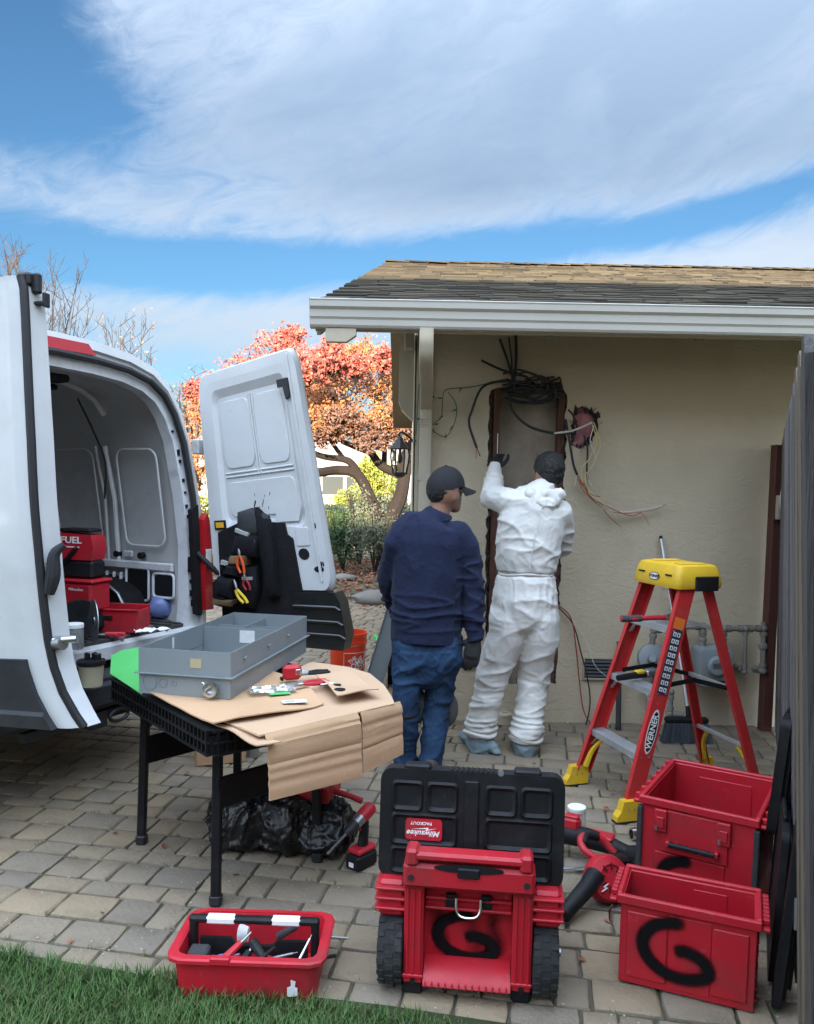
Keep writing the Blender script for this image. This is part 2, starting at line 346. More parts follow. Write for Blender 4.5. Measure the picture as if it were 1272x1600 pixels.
mat('leaf_lime', (.25, .28, .05), .7, rnd=1., rcol=[(.22, .26, .04), (.36, .36, .07), (.17, .22, .04), (.42, .38, .10)], spec=.3)
mat('far_wall', (.56, .53, .44), .9, var=.2, vs=1); mat('far_roof', (.34, .31, .27), .9, var=.4, vs=6); mat('far_trim', (.72, .70, .66), .7)
mat('far_glass', (.06, .07, .075), .15, spec=.8); mat('fieldstone', (.19, .17, .15), .9, var=.6, vs=5, col2=(.11, .10, .09), bump=.6, bs=14)
mat('plaster_crumb', (.42, .38, .30), .9)
mat('asphalt', (.06, .06, .062), .9, var=.4, vs=3)
# ================================================================ ground
def sheet(name, x0, x1, y0, y1, z, m, kind='structure', nx=1, ny=1):
    b = MB()
    for i in range(nx):
        for j in range(ny):
            xa, xb = x0 + (x1 - x0) * i / nx, x0 + (x1 - x0) * (i + 1) / nx; ya, yb = y0 + (y1 - y0) * j / ny, y0 + (y1 - y0) * (j + 1) / ny
            b.quad((xa, ya, z), (xb, ya, z), (xb, yb, z), (xa, yb, z))
    return b.build(name, m, None, None, kind)
sheet('ground', -400, 400, -200, 900, -.05, 'earth')
sheet('far_lawn', -60, 60, 19.5, 34, -.036, 'far_lawn')
sheet('street', -120, 120, 34.5, 41, -.034, 'asphalt')
sheet('roadside_lawn', -120, 120, 41.5, 70, -.038, 'far_lawn')
PA = R(-9.5)                        # courses of pavers run at a small angle to the house
pu = Vector((math.cos(PA), math.sin(PA), 0)); pv = Vector((-math.sin(PA), math.cos(PA), 0)); P0 = Vector((-.12, 2.28, 0))
def pxy(u, v): return P0 + pu * u + pv * v
patio = MB(); q = [pxy(-9, -.25), pxy(6, -.25), pxy(6, 5.4), pxy(1.2, 5.4), pxy(1.2, 10.3), pxy(-9, 10.3)]
patio.face([patio.pt(p + Vector((0, 0, -.011))) for p in q])
patio = patio.build('patio', 'joint_sand', None, None, 'structure')
def proj(p):
    v = Vector(p) - Vector((0, 0, CH)); z = v.dot(fw)
    return (PX + F * v.dot(rt) / z, PY - F * v.dot(up) / z) if z > .05 else (-9999, -9999)
def paver_geo(b, w, h, o, ax, ay, jit):
    g = .0032; c = .011; t = .05
    ps = []
    rnd = random.Random(jit)
    for z, ins in ((-t, 0), (-.010, 0), (-.003, .003), (0, c)):
        ring = []
        for sx, sy in ((-1, -1), (0, -1), (1, -1), (1, 0), (1, 1), (0, 1), (-1, 1), (-1, 0)):
            k = .82 if sx and sy and z > -.02 else 1
            jx, jy = rnd.uniform(-.0028, .0028), rnd.uniform(-.0028, .0028)
            ring.append(o + ax * (sx * (w / 2 - g - ins) * (1 if not (sx and sy) else 1 - .025 * (z > -.02)) + jx) + ay * (sy * (h / 2 - g - ins) * (1 if not (sx and sy) else 1 - .03 * (z > -.02)) + jy) + Vector((0, 0, z + (rnd.uniform(-.0012, .0012) if z > -.02 else 0))))
        ps.append(ring)
    b.rings(ps, True, False, True)
pav = []
rg = random.Random(3); v = -.16
WID = (.108, .158, .205); row = 0
while v < 10.2:
    h = (.158, .108, .158, .158, .108)[row % 5]; u = -9 + rg.uniform(0, .2); row += 1
    while u < 5.9:
        w = rg.choice(WID if h > .13 else (.108, .158, .158, .205)); c = pxy(u + w / 2, v + h / 2); u += w
        inside = c.x > .10 and c.y > 5.28
        if inside or c.y < 1.2: continue
        if c.x > 1.1 and (c.x - .70) * .91 - (c.y - 1.4) * .41 > .5: continue
        if c.y > 10.6: continue
        a = proj(c); pav.append((w, h, c, a))
    v += h
vis = sorted([q for q in pav if -40 < q[3][0] < 1312 and 700 < q[3][1] < 1640], key=lambda q: q[2].length)[:300]
vid = set(id(q) for q in vis); vis0 = list(vis)
pm = {}
for i, (w, h, c, a) in enumerate(vis):
    k = (w, h, rg.randrange(3))
    if k not in pm:
        b = MB(); paver_geo(b, w, h, Vector((0, 0, 0)), Vector((1, 0, 0)), Vector((0, 1, 0)), len(pm)); pm[k] = b.mesh('paver', 30, [M['paver']])
    o = link('paver', pm[k], patio); o.location = c + Vector((0, 0, rg.uniform(-.003, .002))); o.rotation_euler = (rg.uniform(-.010, .010), rg.uniform(-.010, .010), PA + rg.uniform(-.012, .012) + (math.pi if rg.random() < .5 else 0))
b = MB()
for i, q in enumerate(pav):
    if id(q) in vid: continue
    w, h, c, a = q
    paver_geo(b, w, h, c + Vector((0, 0, rg.uniform(-.003, .002))), pu, pv, i)
b.build('pavers', 'paver', patio, 30, 'stuff')
# lawn in the foreground: soil sheet and blades
b = MB(); qs = [pxy(-9, -.02), pxy(-2.2, .0), pxy(-1.2, .03), pxy(-.5, -.01), pxy(.1, .0), pxy(.6, -.02), pxy(2, -.05), pxy(2, -4), pxy(-9, -4)]
b.face([b.pt(p + Vector((0, 0, .004))) for p in qs]); b.build('lawn', 'turf_soil', None, None, 'structure')
b = MB(); rg = random.Random(11)
for i in range(46000):
    u = rg.uniform(-1.75, .95); vv = rg.random() ** .8; edge = .05 * nz((u * 3, 0, 0)) + .035 * nz((u * 13, 4, 0)) + (.02 if u < -.1 else -.02 - .05 * min(1, (u + .1)))
    v_ = edge - vv * .62
    dens = .5 + .7 * nz((u * 5, v_ * 5, 1))
    if rg.random() > dens + .55: continue
    p = pxy(u, v_); h = rg.uniform(.03, .075) * (.75 + .5 * nz((u * 4, v_ * 4, 7))) * (.6 if v_ > edge - .03 else 1) * (.62 if u > .2 else 1.)
    a = rg.uniform(0, 6.28); ln = rg.uniform(.2, 1.1) * h; d = Vector((math.cos(a), math.sin(a), 0)); s_ = Vector((-d.y, d.x, 0)) * rg.uniform(.0011, .0022)
    z1 = p + d * ln * .3 + Vector((0, 0, h * .6)); z2 = p + d * ln + Vector((0, 0, h))
    i0 = b.pt(p - s_); i1 = b.pt(p + s_); i2 = b.pt(z1 + s_ * .8); i3 = b.pt(z1 - s_ * .8); i4 = b.pt(z2)
    b.face((i0, i1, i2, i3)); b.face((i3, i2, i4))
g = b.build('grass', 'grass', None, None, 'stuff'); g['label'] = 'short green lawn grass along the paver edge'; g['category'] = 'grass'
# weeds and grit in the joints
rg = random.Random(19); b = MB(); bs_ = MB()
for i in range(190):
    w, h, c, a = vis0[rg.randrange(len(vis0))]; s = rg.choice((-1, 1)); al = rg.uniform(-.5, .5)
    p0 = c + (pu * (s * w / 2) + pv * (al * h) if rg.random() < .5 else pv * (s * h / 2) + pu * (al * w))
    for k in range(rg.randrange(2, 9)):
        p = p0 + Vector((rg.gauss(0, .008), rg.gauss(0, .008), -.006)); hh_ = rg.uniform(.006, .022); d = Vector((rg.gauss(0, .7), rg.gauss(0, .7), 1)) * hh_; s_ = Vector((-d.y, d.x, 0)).normalized() * .0018
        b.face([b.pt(p - s_), b.pt(p + s_), b.pt(p + d)])
    for k in range(3):
        p = p0 + Vector((rg.gauss(0, .05), rg.gauss(0, .05), .001)); s = rg.uniform(.0015, .005); bs_.box(p, (s, s * 1.3, s * .8), rotz(rg.uniform(0, 3)))
o = b.build('joint_weeds', 'grass', None, None, 'stuff'); o['label'] = 'tiny weeds and moss growing in the paver joints'; o['category'] = 'weeds'
o = bs_.build('grit', 'plaster_crumb', None, None, 'stuff'); o['label'] = 'pale stucco crumbs scattered over the pavers'; o['category'] = 'debris'
# fallen leaves
def leaf_quads(b, pts, size, rg, flat=False, asp=.55):
    for p in pts:
        n = Vector((rg.gauss(0, 1), rg.gauss(0, 1), rg.gauss(0, 1)))
        if flat: n = Vector((rg.gauss(0, .35), rg.gauss(0, .35), 1))
        n.normalize(); a = n.orthogonal().normalized(); a.rotate(Matrix.Rotation(rg.uniform(0, 6.28), 3, n)); c = n.cross(a)
        s = size * rg.uniform(.6, 1.35)
        m_ = p + n * s * .12
        b.quad(p - a * s * .5, m_ + c * s * asp * .5, p + a * s * .5, m_ - c * s * asp * .5)
rg = random.Random(5); b = MB(); pts = []
for i in range(9000):
    y = rg.uniform(9.6, 17); x = rg.uniform(-4.5, .2)
    if y < 11.5 and rg.random() > (y - 9.3) / 3.4: continue
    pts.append(Vector((x, y, rg.uniform(-.03, .03))))
leaf_quads(b, pts, .075, rg, True)
pts = [pxy(rg.uniform(-5, .8), rg.uniform(4, 9.5)) + Vector((0, 0, .006)) for i in range(160)] + [pxy(rg.uniform(-1.5, .9), rg.uniform(.1, 3)) + Vector((0, 0, .005)) for i in range(26)]
leaf_quads(b, pts, .035, rg, True)
g = b.build('leaf_litter', 'leaf_litter', None, None, 'stuff'); g['label'] = 'reddish fallen leaves on the ground under the tree'; g['category'] = 'leaves'
# ================================================================ house
WY = 5.2; CX = .045; PITCH = .3174; EY, EZ = 4.40, 2.46; RY = 9.0
def roof_z(y): return EZ + (y - EY) * PITCH
house = thing('stucco_house', 'beige stucco house with low shingled roof and wall cut open for wiring', 'house', (1.7, WY, 0))
HO = Vector((-1.7, -WY, 0))
def HB(): return MB(Matrix.Translation(HO))
rg = random.Random(21)
def jag(poly, step, amp, seed):
    out = []; r_ = random.Random(seed)
    for (x0, y0), (x1, y1) in zip(poly, poly[1:] + poly[:1]):
        l = math.hypot(x1 - x0, y1 - y0); n = max(1, int(l / step))
        for k in range(n): t = k / n; out.append((x0 + (x1 - x0) * t + r_.uniform(-amp, amp), y0 + (y1 - y0) * t + r_.uniform(-amp, amp)))
    return out
hole = jag([(.515, .25), (.985, .25), (.985, 1.02), (1.0, 1.72), (.99, 2.10), (.955, 2.19), (.66, 2.17), (.505, 2.12)], .035, .009, 2)
hole2 = jag([(1.035, 1.80), (1.10, 1.77), (1.19, 1.86), (1.20, 1.98), (1.11, 2.04), (1.035, 2.02)], .025, .011, 4)
outer = [(CX, -.05), (3.6, -.05), (3.6, roof_z(WY) - .05), (CX, roof_z(WY) - .05)]
b = HB(); loops = [outer, hole, hole2]; flat = [p for l in loops for p in l]
tri = geometry.tessellate_polygon([[Vector((u, v, 0)) for u, v in l] for l in loops])
fr = [b.pt((u, WY, v)) for u, v in flat]
for t in tri: b.face([fr[i] for i in t])
b.build('wall', 'stucco', house, None)
b = HB()                                      # broken stucco edge round both openings
for l, dpt in ((hole, .03), (hole2, .03)):
    for (x0, z0), (x1, z1) in zip(l, l[1:] + l[:1]): b.quad((x0, WY, z0), (x1, WY, z1), (x1 + rg.uniform(-.004, .004), WY + dpt, z1), (x0 + rg.uniform(-.004, .004), WY + dpt, z0))
b.build('stucco_edge', 'plaster_break', house, None)
b = HB()
for i in range(300):                          # lath and torn paper along the cut
    l = hole if rg.random() < .7 else hole2; k = rg.randrange(len(l)); x, z = l[k]; cx, cz = (.75, 1.2) if l is hole else (1.11, 1.92)
    d = Vector((cx - x, 0, (cz - z) * .25)).normalized(); w = rg.uniform(.008, .03)
    p = Vector((x, WY + rg.uniform(-.006, .02), z)); s_ = Vector((rg.uniform(-.01, .01), 0, rg.uniform(.008, .03)))
    b.quad(p - s_, p + s_, p + d * w + s_ * .4 + Vector((0, rg.uniform(-.012, .006), 0)), p + d * w * .7 - s_ * .6)
b.build('torn_lath', 'lath_wire', house, None, 'stuff')
b = HB()
for i in range(60):
    k = rg.randrange(len(hole)); x, z = hole[k]; d = 1 if x < .75 else -1
    b.cyl((x, WY + .01, z), (x + d * rg.uniform(.005, .03), WY - rg.uniform(-.01, .014), z + rg.uniform(-.03, .03)), .0011, None, 4)
for i in range(26):
    a0 = rg.uniform(0, 6.28); c = Vector((1.115, WY - .004, 1.905)); e = rg.uniform(.06, .105)
    p = c + Vector((math.cos(a0) * .085, 0, math.sin(a0) * .12)); b.cyl(p, p + Vector((rg.uniform(-.05, .05), rg.uniform(-.02, .01), rg.uniform(-.05, .05))), .0012, None, 4)
b.build('lath_mesh', 'lath_wire', house, None, 'stuff')
HB().bb(.45, 1.30, WY + .095, WY + .11, .1, 2.30).build('sheathing', 'building_paper', house)
for x0, x1 in ((.535, .575), (.945, .988)): HB().bb(x0, x1, WY + .006, WY + .094, .12, 2.28, .003).build('stud', 'old_wood', house)
HB().bb(.577, .943, WY + .012, WY + .094, 2.14, 2.26, .003).build('header', 'old_wood', house)
b = HB(); rr = [(1.03 + .18 * i / 5, 1.76 + .30 * j / 6) for j in range(7) for i in range(6)]
ids = [b.pt((x, WY + .03 + .02 * nz((x * 22, z * 22, 3)), z)) for x, z in rr]
for j in range(6):
    for i in range(5): b.face((ids[j * 6 + i], ids[j * 6 + i + 1], ids[j * 6 + i + 7], ids[j * 6 + i + 6]))
b.build('insulation', 'insulation', house)
# side wall, back volume
b = HB(); b.quad((CX, WY, -.05), (CX, 13, -.05), (CX, 13, roof_z(5.0)), (CX, WY, roof_z(WY) - .05)); b.quad((CX, WY, roof_z(WY) - .05), (CX, 13, roof_z(5.0)), (CX, RY, roof_z(RY) - .06))
b.build('side_wall', 'stucco', house, None)
HB().bb(CX - .018, CX + .10, WY - .018, WY - .002, -.02, 2.44, .004).build('corner_trim', 'trim_paint', house)
HB().bb(CX - .020, CX - .002, WY - .018, WY + .10, -.02, 2.46, .004).build('corner_trim', 'trim_paint', house)
# corbel block on the side wall under the rake
b = HB(); b.prism([(-.12, 2.0), (0, 1.93), (0, 2.42), (-.155, 2.42), (-.155, 2.06)], lambda u, v, d: (CX - .021 + u * .62, 5.24 + d, v), 0, .16); b.build('corbel', 'trim_paint', house)
HB().bb(CX - .085, CX - .022, 5.10, 5.22, 2.36, 2.46, .006).build('corbel_cap', 'trim_paint', house)
# roof deck, soffit, fascia, rake
def rx(y): return -.51 + .25 * (y - EY) / (RY - EY)
b = HB(); b.quad((rx(EY), EY, roof_z(EY) - .002), (7, EY, roof_z(EY) - .002), (7, RY, roof_z(RY) - .002), (rx(RY), RY, roof_z(RY) - .002)); b.quad((rx(RY), RY, roof_z(RY) - .002), (7, RY, roof_z(RY) - .002), (7, 13.4, roof_z(EY)), (rx(RY), 13.4, roof_z(EY)))
b.build('roof_deck', 'shingle', house, None)
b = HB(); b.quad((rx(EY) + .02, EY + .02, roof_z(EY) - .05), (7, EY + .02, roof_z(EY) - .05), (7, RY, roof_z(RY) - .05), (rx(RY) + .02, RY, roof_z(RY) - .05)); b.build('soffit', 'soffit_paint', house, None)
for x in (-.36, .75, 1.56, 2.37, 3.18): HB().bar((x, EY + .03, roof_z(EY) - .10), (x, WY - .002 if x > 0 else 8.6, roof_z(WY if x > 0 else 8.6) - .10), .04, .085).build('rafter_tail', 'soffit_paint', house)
HB().bb(rx(EY), 7, EY + .001, EY + .024, EZ - .13, EZ - .008).build('fascia', 'trim_paint', house)
HB().bar((rx(EY) + .012, EY + .03, roof_z(EY) - .078), (rx(RY) + .012, RY, roof_z(RY) - .078), .022, .14).build('rake_board', 'trim_paint', house)
b = HB(); b.prism([(0, 0), (.11, 0), (.16, .035), (.16, .07), (0, .07)][::-1], lambda u, v, d: (-.45 + u, EY - .055 + d, EZ - .195 + v), 0, .05); b.build('outlooker', 'trim_paint', house)
# K-style gutter: profile swept along the eave
prof = [(0, 0), (-.060, 0), (-.068, .012), (-.070, .040), (-.074, .047), (-.078, .052), (-.080, .088), (-.088, .096), (-.094, .102), (-.096, .130), (-.100, .138), (-.096, .142), (-.089, .140), (-.088, .105), (-.072, .090), (-.070, .052), (-.062, .044), (-.060, .008), (0, .008)]
b = HB()
b.rings([[(x, EY + u, EZ - .122 + z) for u, z in prof] for x in (rx(EY) - .02, 6.9)])
b.build('gutter', 'gutter_paint', house, 20)
b = HB(); b.prism([(0, 0), (-.062, 0), (-.072, .045), (-.082, .095), (-.098, .142), (0, .142)], lambda u, v, d: (rx(EY) - .023 + d, EY + u, EZ - .123 + v), 0, .004); b.build('gutter_end_cap', 'gutter_paint', house)
# downspout: outlet, S-bend back to the wall, straight pipe with straps
ds = spline([(.082, EY - .045, EZ - .12), (.082, EY - .045, EZ - .20), (.084, EY + .03, EZ - .28), (.096, EY + .34, 2.10), (.102, WY - .075, 2.03), (.104, WY - .047, 1.95), (.104, WY - .047, 1.80)], 6)
ds += [Vector((.104, WY - .047, 1.2)), Vector((.104, WY - .047, .12))]
def flat_tube(b, pts, w, d):
    rs = []
    for i, p in enumerate(pts):
        t = (pts[min(i + 1, len(pts) - 1)] - pts[max(i - 1, 0)]).normalized(); sx = Vector((1, 0, 0)); sy = t.cross(sx).normalized()
        rs.append([p + sx * (u * w / 2) + sy * (v * d / 2) for u, v in ((-1, -.8), (-.85, -1), (.85, -1), (1, -.8), (1, .8), (.85, 1), (-.85, 1), (-1, .8))])
    b.rings(rs)
b = HB(); flat_tube(b, ds, .075, .055); dsp = b.build('downspout', 'trim_paint', house, 50)
for z in (1.93, 1.915, 1.90, 1.885): HB().bb(.104 - .0395, .104 + .0395, WY - .077, WY - .017, z, z + .006, .001).build('crimp', 'trim_paint', house)
for z in (1.55, .6): HB().bb(.104 - .045, .104 + .045, WY - .077, WY - .012, z, z + .03, .001).build('strap', 'trim_paint', house)
# shingles: nearest 300 in view as pieces, the rest joined
sh = []; rg = random.Random(9); y = EY - .02; exp_ = .128
nrm = Vector((0, -PITCH, 1)).normalized(); sl = Vector((0, 1, PITCH)).normalized()
r_i = 0; t = -.02; SL = math.hypot(RY - EY, (RY - EY) * PITCH)
while t < SL - .02:
    yy = EY + t * sl.y; x = rx(yy) - .012 - rg.uniform(0, .01); r_i += 1
    while x < 6.2:
        w = rg.choice((.11, .16, .19, .24, .30))
        c = Vector((x + w / 2, yy, roof_z(yy))) + sl * (exp_ * .58); sh.append((w, c, proj(c), rg.choice((.006, .009, .014)))); x += w + .003
    t += exp_
vis = sorted([q for q in sh if 480 < q[2][0] < 1290], key=lambda q: q[1].y)[:300]; vid = set(id(q) for q in vis)
sm = {}; Q = Matrix((Vector((1, 0, 0)), sl, nrm)).transposed(); tilt = Matrix.Rotation(R(-2.6), 3, 'X')
for q in vis:
    w, c, a, th = q
    if (w, th) not in sm: sm[(w, th)] = MB().box((0, 0, 0), (w, exp_ * 1.15, th), None).mesh('shingle', None, [M['shingle']])
    o = link('shingle', sm[(w, th)], house); o.matrix_local = Matrix.Translation(c + HO + nrm * (th / 2 + .003)) @ (Q @ tilt).to_4x4()
b = HB()
for q in sh:
    if id(q) in vid: continue
    w, c, a, th = q; b.box(c + nrm * (th / 2 + .003), (w, exp_ * 1.15, th), Q @ tilt)
b.build('shingles', 'shingle', house, None, 'stuff')
x = rx(RY) - .03
while x < 6.3:
    b = HB(); b.box((x + .13, RY - .06, roof_z(RY) + .010), (.26, .17, .012), eul(R(14), R(2.2), 0)); b.box((x + .13, RY + .08, roof_z(RY) + .010), (.26, .14, .012), eul(R(-14), R(2.2), 0)); b.build('ridge_cap', 'shingle', house, None); x += .215
# foundation vent
vt = thing('foundation_vent', 'dark louvred vent low in the stucco wall', 'vent', (1.26, WY - .004, .36))
MB().bb(-.10, .10, -.006, .003, -.065, .065).build('backing', 'dark_iron', vt)
for k in range(5): MB().box((0, -.012, -.046 + k * .023), (.19, .004, .018), eul(R(-35), 0, 0)).build('louvre', 'dark_iron', vt)
b = MB(); [b.bb(*q) for q in ((-.108, .108, -.014, -.001, .062, .074), (-.108, .108, -.014, -.001, -.074, -.062), (-.108, -.098, -.014, -.001, -.062, .062), (.098, .108, -.014, -.001, -.062, .062))]
b.build('vent_frame', 'trim_paint', vt)
# the two-storey house behind the photographer whose ridge shades the yard
d0 = ray(892, 443); tt = (EZ - PITCH * EY - CH) / (d0.z - PITCH * d0.y); Bp = Vector((0, 0, CH)) + d0 * tt
NY = -17.; HR = Bp.z + (Bp.y - NY) * math.tan(SUN_EL) / math.cos(SUN_AZ - math.pi)
nb = thing('neighbour_house', 'two-storey beige house standing across the yard behind the lawn', 'house', (0, NY, 0))
MB().bb(-12, 12, -3.5, 3.5, -.05, HR - 1.3).build('wall', 'stucco', nb, None)
b = MB(); b.prism([(-4, HR - 1.45), (-4, HR - 1.6), (4, HR - 1.6), (4, HR - 1.45), (0, HR)], lambda u, v, d: (d, u, v), -12.6, 12.6); b.build('roof', 'shingle', nb, None)
for x in (-9, -4.5, 0, 4.5, 9):
    for z in (1.0, 4.0):
        f_ = MB().bb(x - .7, x + .7, 3.49, 3.54, z, z + 1.3).build('window', 'far_trim', nb); MB().bb(x - .62, x + .62, 3.53, 3.55, z + .08, z + 1.22).build('pane', 'far_glass', f_)
# ================================================================ trees and garden beyond
def blob_pts(rg, n, c, r, shell=.35):
    out = []
    while len(out) < n:
        p = Vector((rg.uniform(-1, 1), rg.uniform(-1, 1), rg.uniform(-1, 1))); l = p.length
        if l > 1 or l < shell * rg.random() or nz(p * 2.6 + Vector(c) * 1.7, 1, 4.) < -.10: continue
        k = .78 + .5 * nz(p * 2.2 + Vector(c))
        out.append(Vector(c) + Vector((p.x * r[0], p.y * r[1], p.z * r[2])) * k)
    return out
def branchlets(b, rg, root, tips, r=.012):
    for t in tips:
        m_ = (root + t) / 2 + Vector((rg.uniform(-.2, .2), rg.uniform(-.2, .2), rg.uniform(-.05, .25))) * (t - root).length * .5
        b.tube(spline([root, m_, t], 3), [r, r * .85, r * .7, r * .6, r * .5, r * .4, r * .3], 4, False)
TY = 16.6
tree = thing('autumn_tree', 'broad old tree with forked dark trunk and orange autumn crown', 'tree', aty(598, 872, TY).to_tuple()[:2] + (-.05,))
O = tree.location.copy(); O.z = -.05
b = MB(Matrix.Translation(-O)); A = lambda px, py, dy=0.: aty(px, py, TY + dy)
rg = random.Random(31)
def limb(ps, r): b.tube(spline(ps, 5), [r[0] + (r[1] - r[0]) * i / (5 * (len(ps) - 1)) for i in range(5 * (len(ps) - 1) + 1)], 9)
limb([A(597, 890), A(598, 850), A(603, 812)], (.20, .17))
limb([A(600, 822), A(578, 778), A(566, 752), A(552, 738), A(525, 735), A(480, 738, -.6), A(420, 715, -1)], (.13, .085))
limb([A(566, 752), A(552, 728), A(538, 718), A(500, 712), A(455, 690, -.4)], (.09, .05))
limb([A(603, 822), A(624, 780), A(632, 742), A(640, 690, .4), A(636, 640, .8)], (.17, .09))
limb([A(630, 742), A(596, 728), A(580, 708), A(560, 700), A(535, 690, -.5)], (.10, .05))
limb([A(634, 720), A(665, 680, .5), A(700, 640, 1)], (.10, .05)); limb([A(560, 700), A(545, 660), A(520, 620)], (.06, .03)); limb([A(600, 728), A(600, 680), A(585, 620, .4)], (.06, .03))
limb([A(538, 718), A(510, 680, .5), A(480, 640, .6)], (.05, .025)); limb([A(455, 690, -.4), A(420, 660), A(390, 620)], (.05, .02))
b.build('trunk', 'bark', tree)
clumps = [(590, 585, .3, .95, .72), (540, 615, -.3, .9, .7), (500, 600, .4, .9, .75), (620, 620, -.2, .8, .7), (470, 640, 0, .9, .7), (565, 560, .5, .7, .5), (430, 640, .2, .8, .6), (640, 590, .6, .8, .7), (520, 655, -.4, .8, .45), (600, 660, -.5, .75, .42), (380, 640, .3, .8, .6), (335, 650, .6, .8, .6), (680, 620, .8, .9, .8), (312, 720, .6, .5, .8)]
b = MB(Matrix.Translation(-O)); b2 = MB(Matrix.Translation(-O)); bt = MB(Matrix.Translation(-O))
for px, py, dy, r, rz in clumps:
    c = A(px, py, dy); pts = blob_pts(rg, 1500, c, (r, r, rz)); leaf_quads(b, pts, .066, rg)
    branchlets(bt, rg, c - Vector((0, 0, rz * .8)), rg.sample(pts, 26), .014)
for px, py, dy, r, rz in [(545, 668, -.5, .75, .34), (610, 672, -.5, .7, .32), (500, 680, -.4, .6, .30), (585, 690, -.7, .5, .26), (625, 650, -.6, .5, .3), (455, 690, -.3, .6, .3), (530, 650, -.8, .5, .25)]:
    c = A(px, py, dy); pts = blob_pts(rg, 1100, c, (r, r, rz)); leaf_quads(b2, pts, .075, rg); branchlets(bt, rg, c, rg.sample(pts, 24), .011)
b.build('crown', 'leaf_orange', tree, None); o = b2.build('crown', 'leaf_shaded', tree, None); o['label'] = 'brown lower foliage with crown shade painted into the leaf colour'
bt.build('twigs', 'bark', tree, 60, 'stuff')
TY2 = 19.5
t2 = thing('red_leaved_tree', 'tall tree with airy pink-red autumn leaves rising behind the orange tree', 'tree', aty(470, 855, TY2).to_tuple()[:2] + (-.05,))
O2 = t2.location.copy(); b = MB(Matrix.Translation(-O2)); B_ = lambda px, py, dy=0.: aty(px, py, TY2 + dy)
b.tube(spline([Vector(O2), B_(470, 760), B_(474, 680), B_(470, 600)], 5), [.17 - .008 * i for i in range(16)], 8)
for e in ((400, 560), (440, 530), (500, 545), (360, 600), (545, 555), (330, 640)): b.tube(spline([B_(471, 680), B_((471 + e[0]) / 2, (640 + e[1]) / 2 - 8), B_(*e)], 4), [.07 - .006 * i for i in range(9)], 6)
b.build('trunk', 'bark', t2)
b = MB(Matrix.Translation(-O2)); bt = MB(Matrix.Translation(-O2))
for px, py, dy, r, rz in [(430, 545, 0, .75, .55), (385, 575, .3, .8, .5), (345, 600, .2, .6, .45), (470, 565, -.3, .8, .6), (520, 575, .2, .75, .5), (560, 560, .3, .5, .4), (455, 525, .2, .5, .32), (520, 540, .4, .4, .35), (400, 620, .3, .9, .5), (490, 610, .3, .9, .5), (325, 640, .1, .55, .5), (305, 610, .3, .35, .35), (520, 560, -4.2, .5, .36), (480, 572, -4.3, .55, .4), (440, 580, -4.2, .5, .4), (556, 572, -4.0, .42, .34), (600, 560, -3.8, .35, .3)]:
    c = B_(px, py, dy); pts = blob_pts(rg, 900, c, (r, r, rz)); leaf_quads(b, pts, .085, rg); branchlets(bt, rg, c - Vector((0, 0, rz)), rg.sample(pts, 22), .013)
b.build('crown', 'leaf_pink', t2, None); bt.build('twigs', 'bark', t2, 60, 'stuff')
# leafless trees
def bare_tree(label, px, py_base, py_top, Y, n, spread, seed, leaves=0):
    rg = random.Random(seed); base = aty(px, py_base, Y); base.z = -.05; top = aty(px, py_top, Y).z
    t = thing('bare_tree', label, 'tree', base, 0, 'leafless trees behind the van'); b = MB(); H = top + .05; tips = []
    b.tube([(0, 0, 0), (.03, 0, H * .25), (-.02, 0, H * .5)], [.10, .075, .05], 8)
    for i in range(n):
        a = rg.uniform(0, 6.28); k = rg.uniform(.3, 1); e = Vector((math.cos(a) * spread * k, math.sin(a) * spread * k, H * rg.uniform(.7, 1)))
        s = Vector((-.01, 0, H * rg.uniform(.22, .5))); m_ = (s + e) / 2 + Vector((math.cos(a), math.sin(a), 0)) * spread * .12
        b.tube(spline([s, m_, e], 4), [.030 - .0033 * q for q in range(9)], 5, False)
        for j in range(7):
            p = s.lerp(e, rg.uniform(.35, 1)) + Vector((math.cos(a), math.sin(a), 0)) * spread * .06; e2 = p + Vector((rg.gauss(0, .22), rg.gauss(0, .22), rg.uniform(.15, .75))) * (H * .16)
            b.tube([p, (p + e2) / 2 + Vector((rg.gauss(0, .04), 0, .02)), e2], [.010, .008, .004], 4, False); tips.append(e2)
            for k_ in range(3):
                e3 = p.lerp(e2, rg.uniform(.3, .9)); b.tube([e3, e3 + Vector((rg.gauss(0, .18), rg.gauss(0, .18), rg.uniform(.1, .5))) * (H * .1)], [.005, .003], 3, False)
    b.build('branches', 'twig_grey', t, 60)
    if leaves:
        b = MB(); leaf_quads(b, [p + Vector((rg.gauss(0, .1), rg.gauss(0, .1), rg.gauss(0, .1))) for p in tips for _ in range(leaves)], .07, rg); b.build('last_leaves', 'leaf_orange', t, None)
bare_tree('leafless grey tree with thin upright twigs above the open van door', 62, 840, 385, 19, 26, 1.1, 1)
bare_tree('leafless tree of sparse pale twigs with its top hidden by cloud', -22, 840, 375, 17, 14, .9, 2)
bare_tree('small leafless tree with a few orange leaves over the van roof', 205, 850, 498, 18, 16, .75, 3, 2)
bare_tree('thin leafless tree between the van roof and the red-leaved tree', 296, 850, 560, 20, 12, .5, 4, 2)
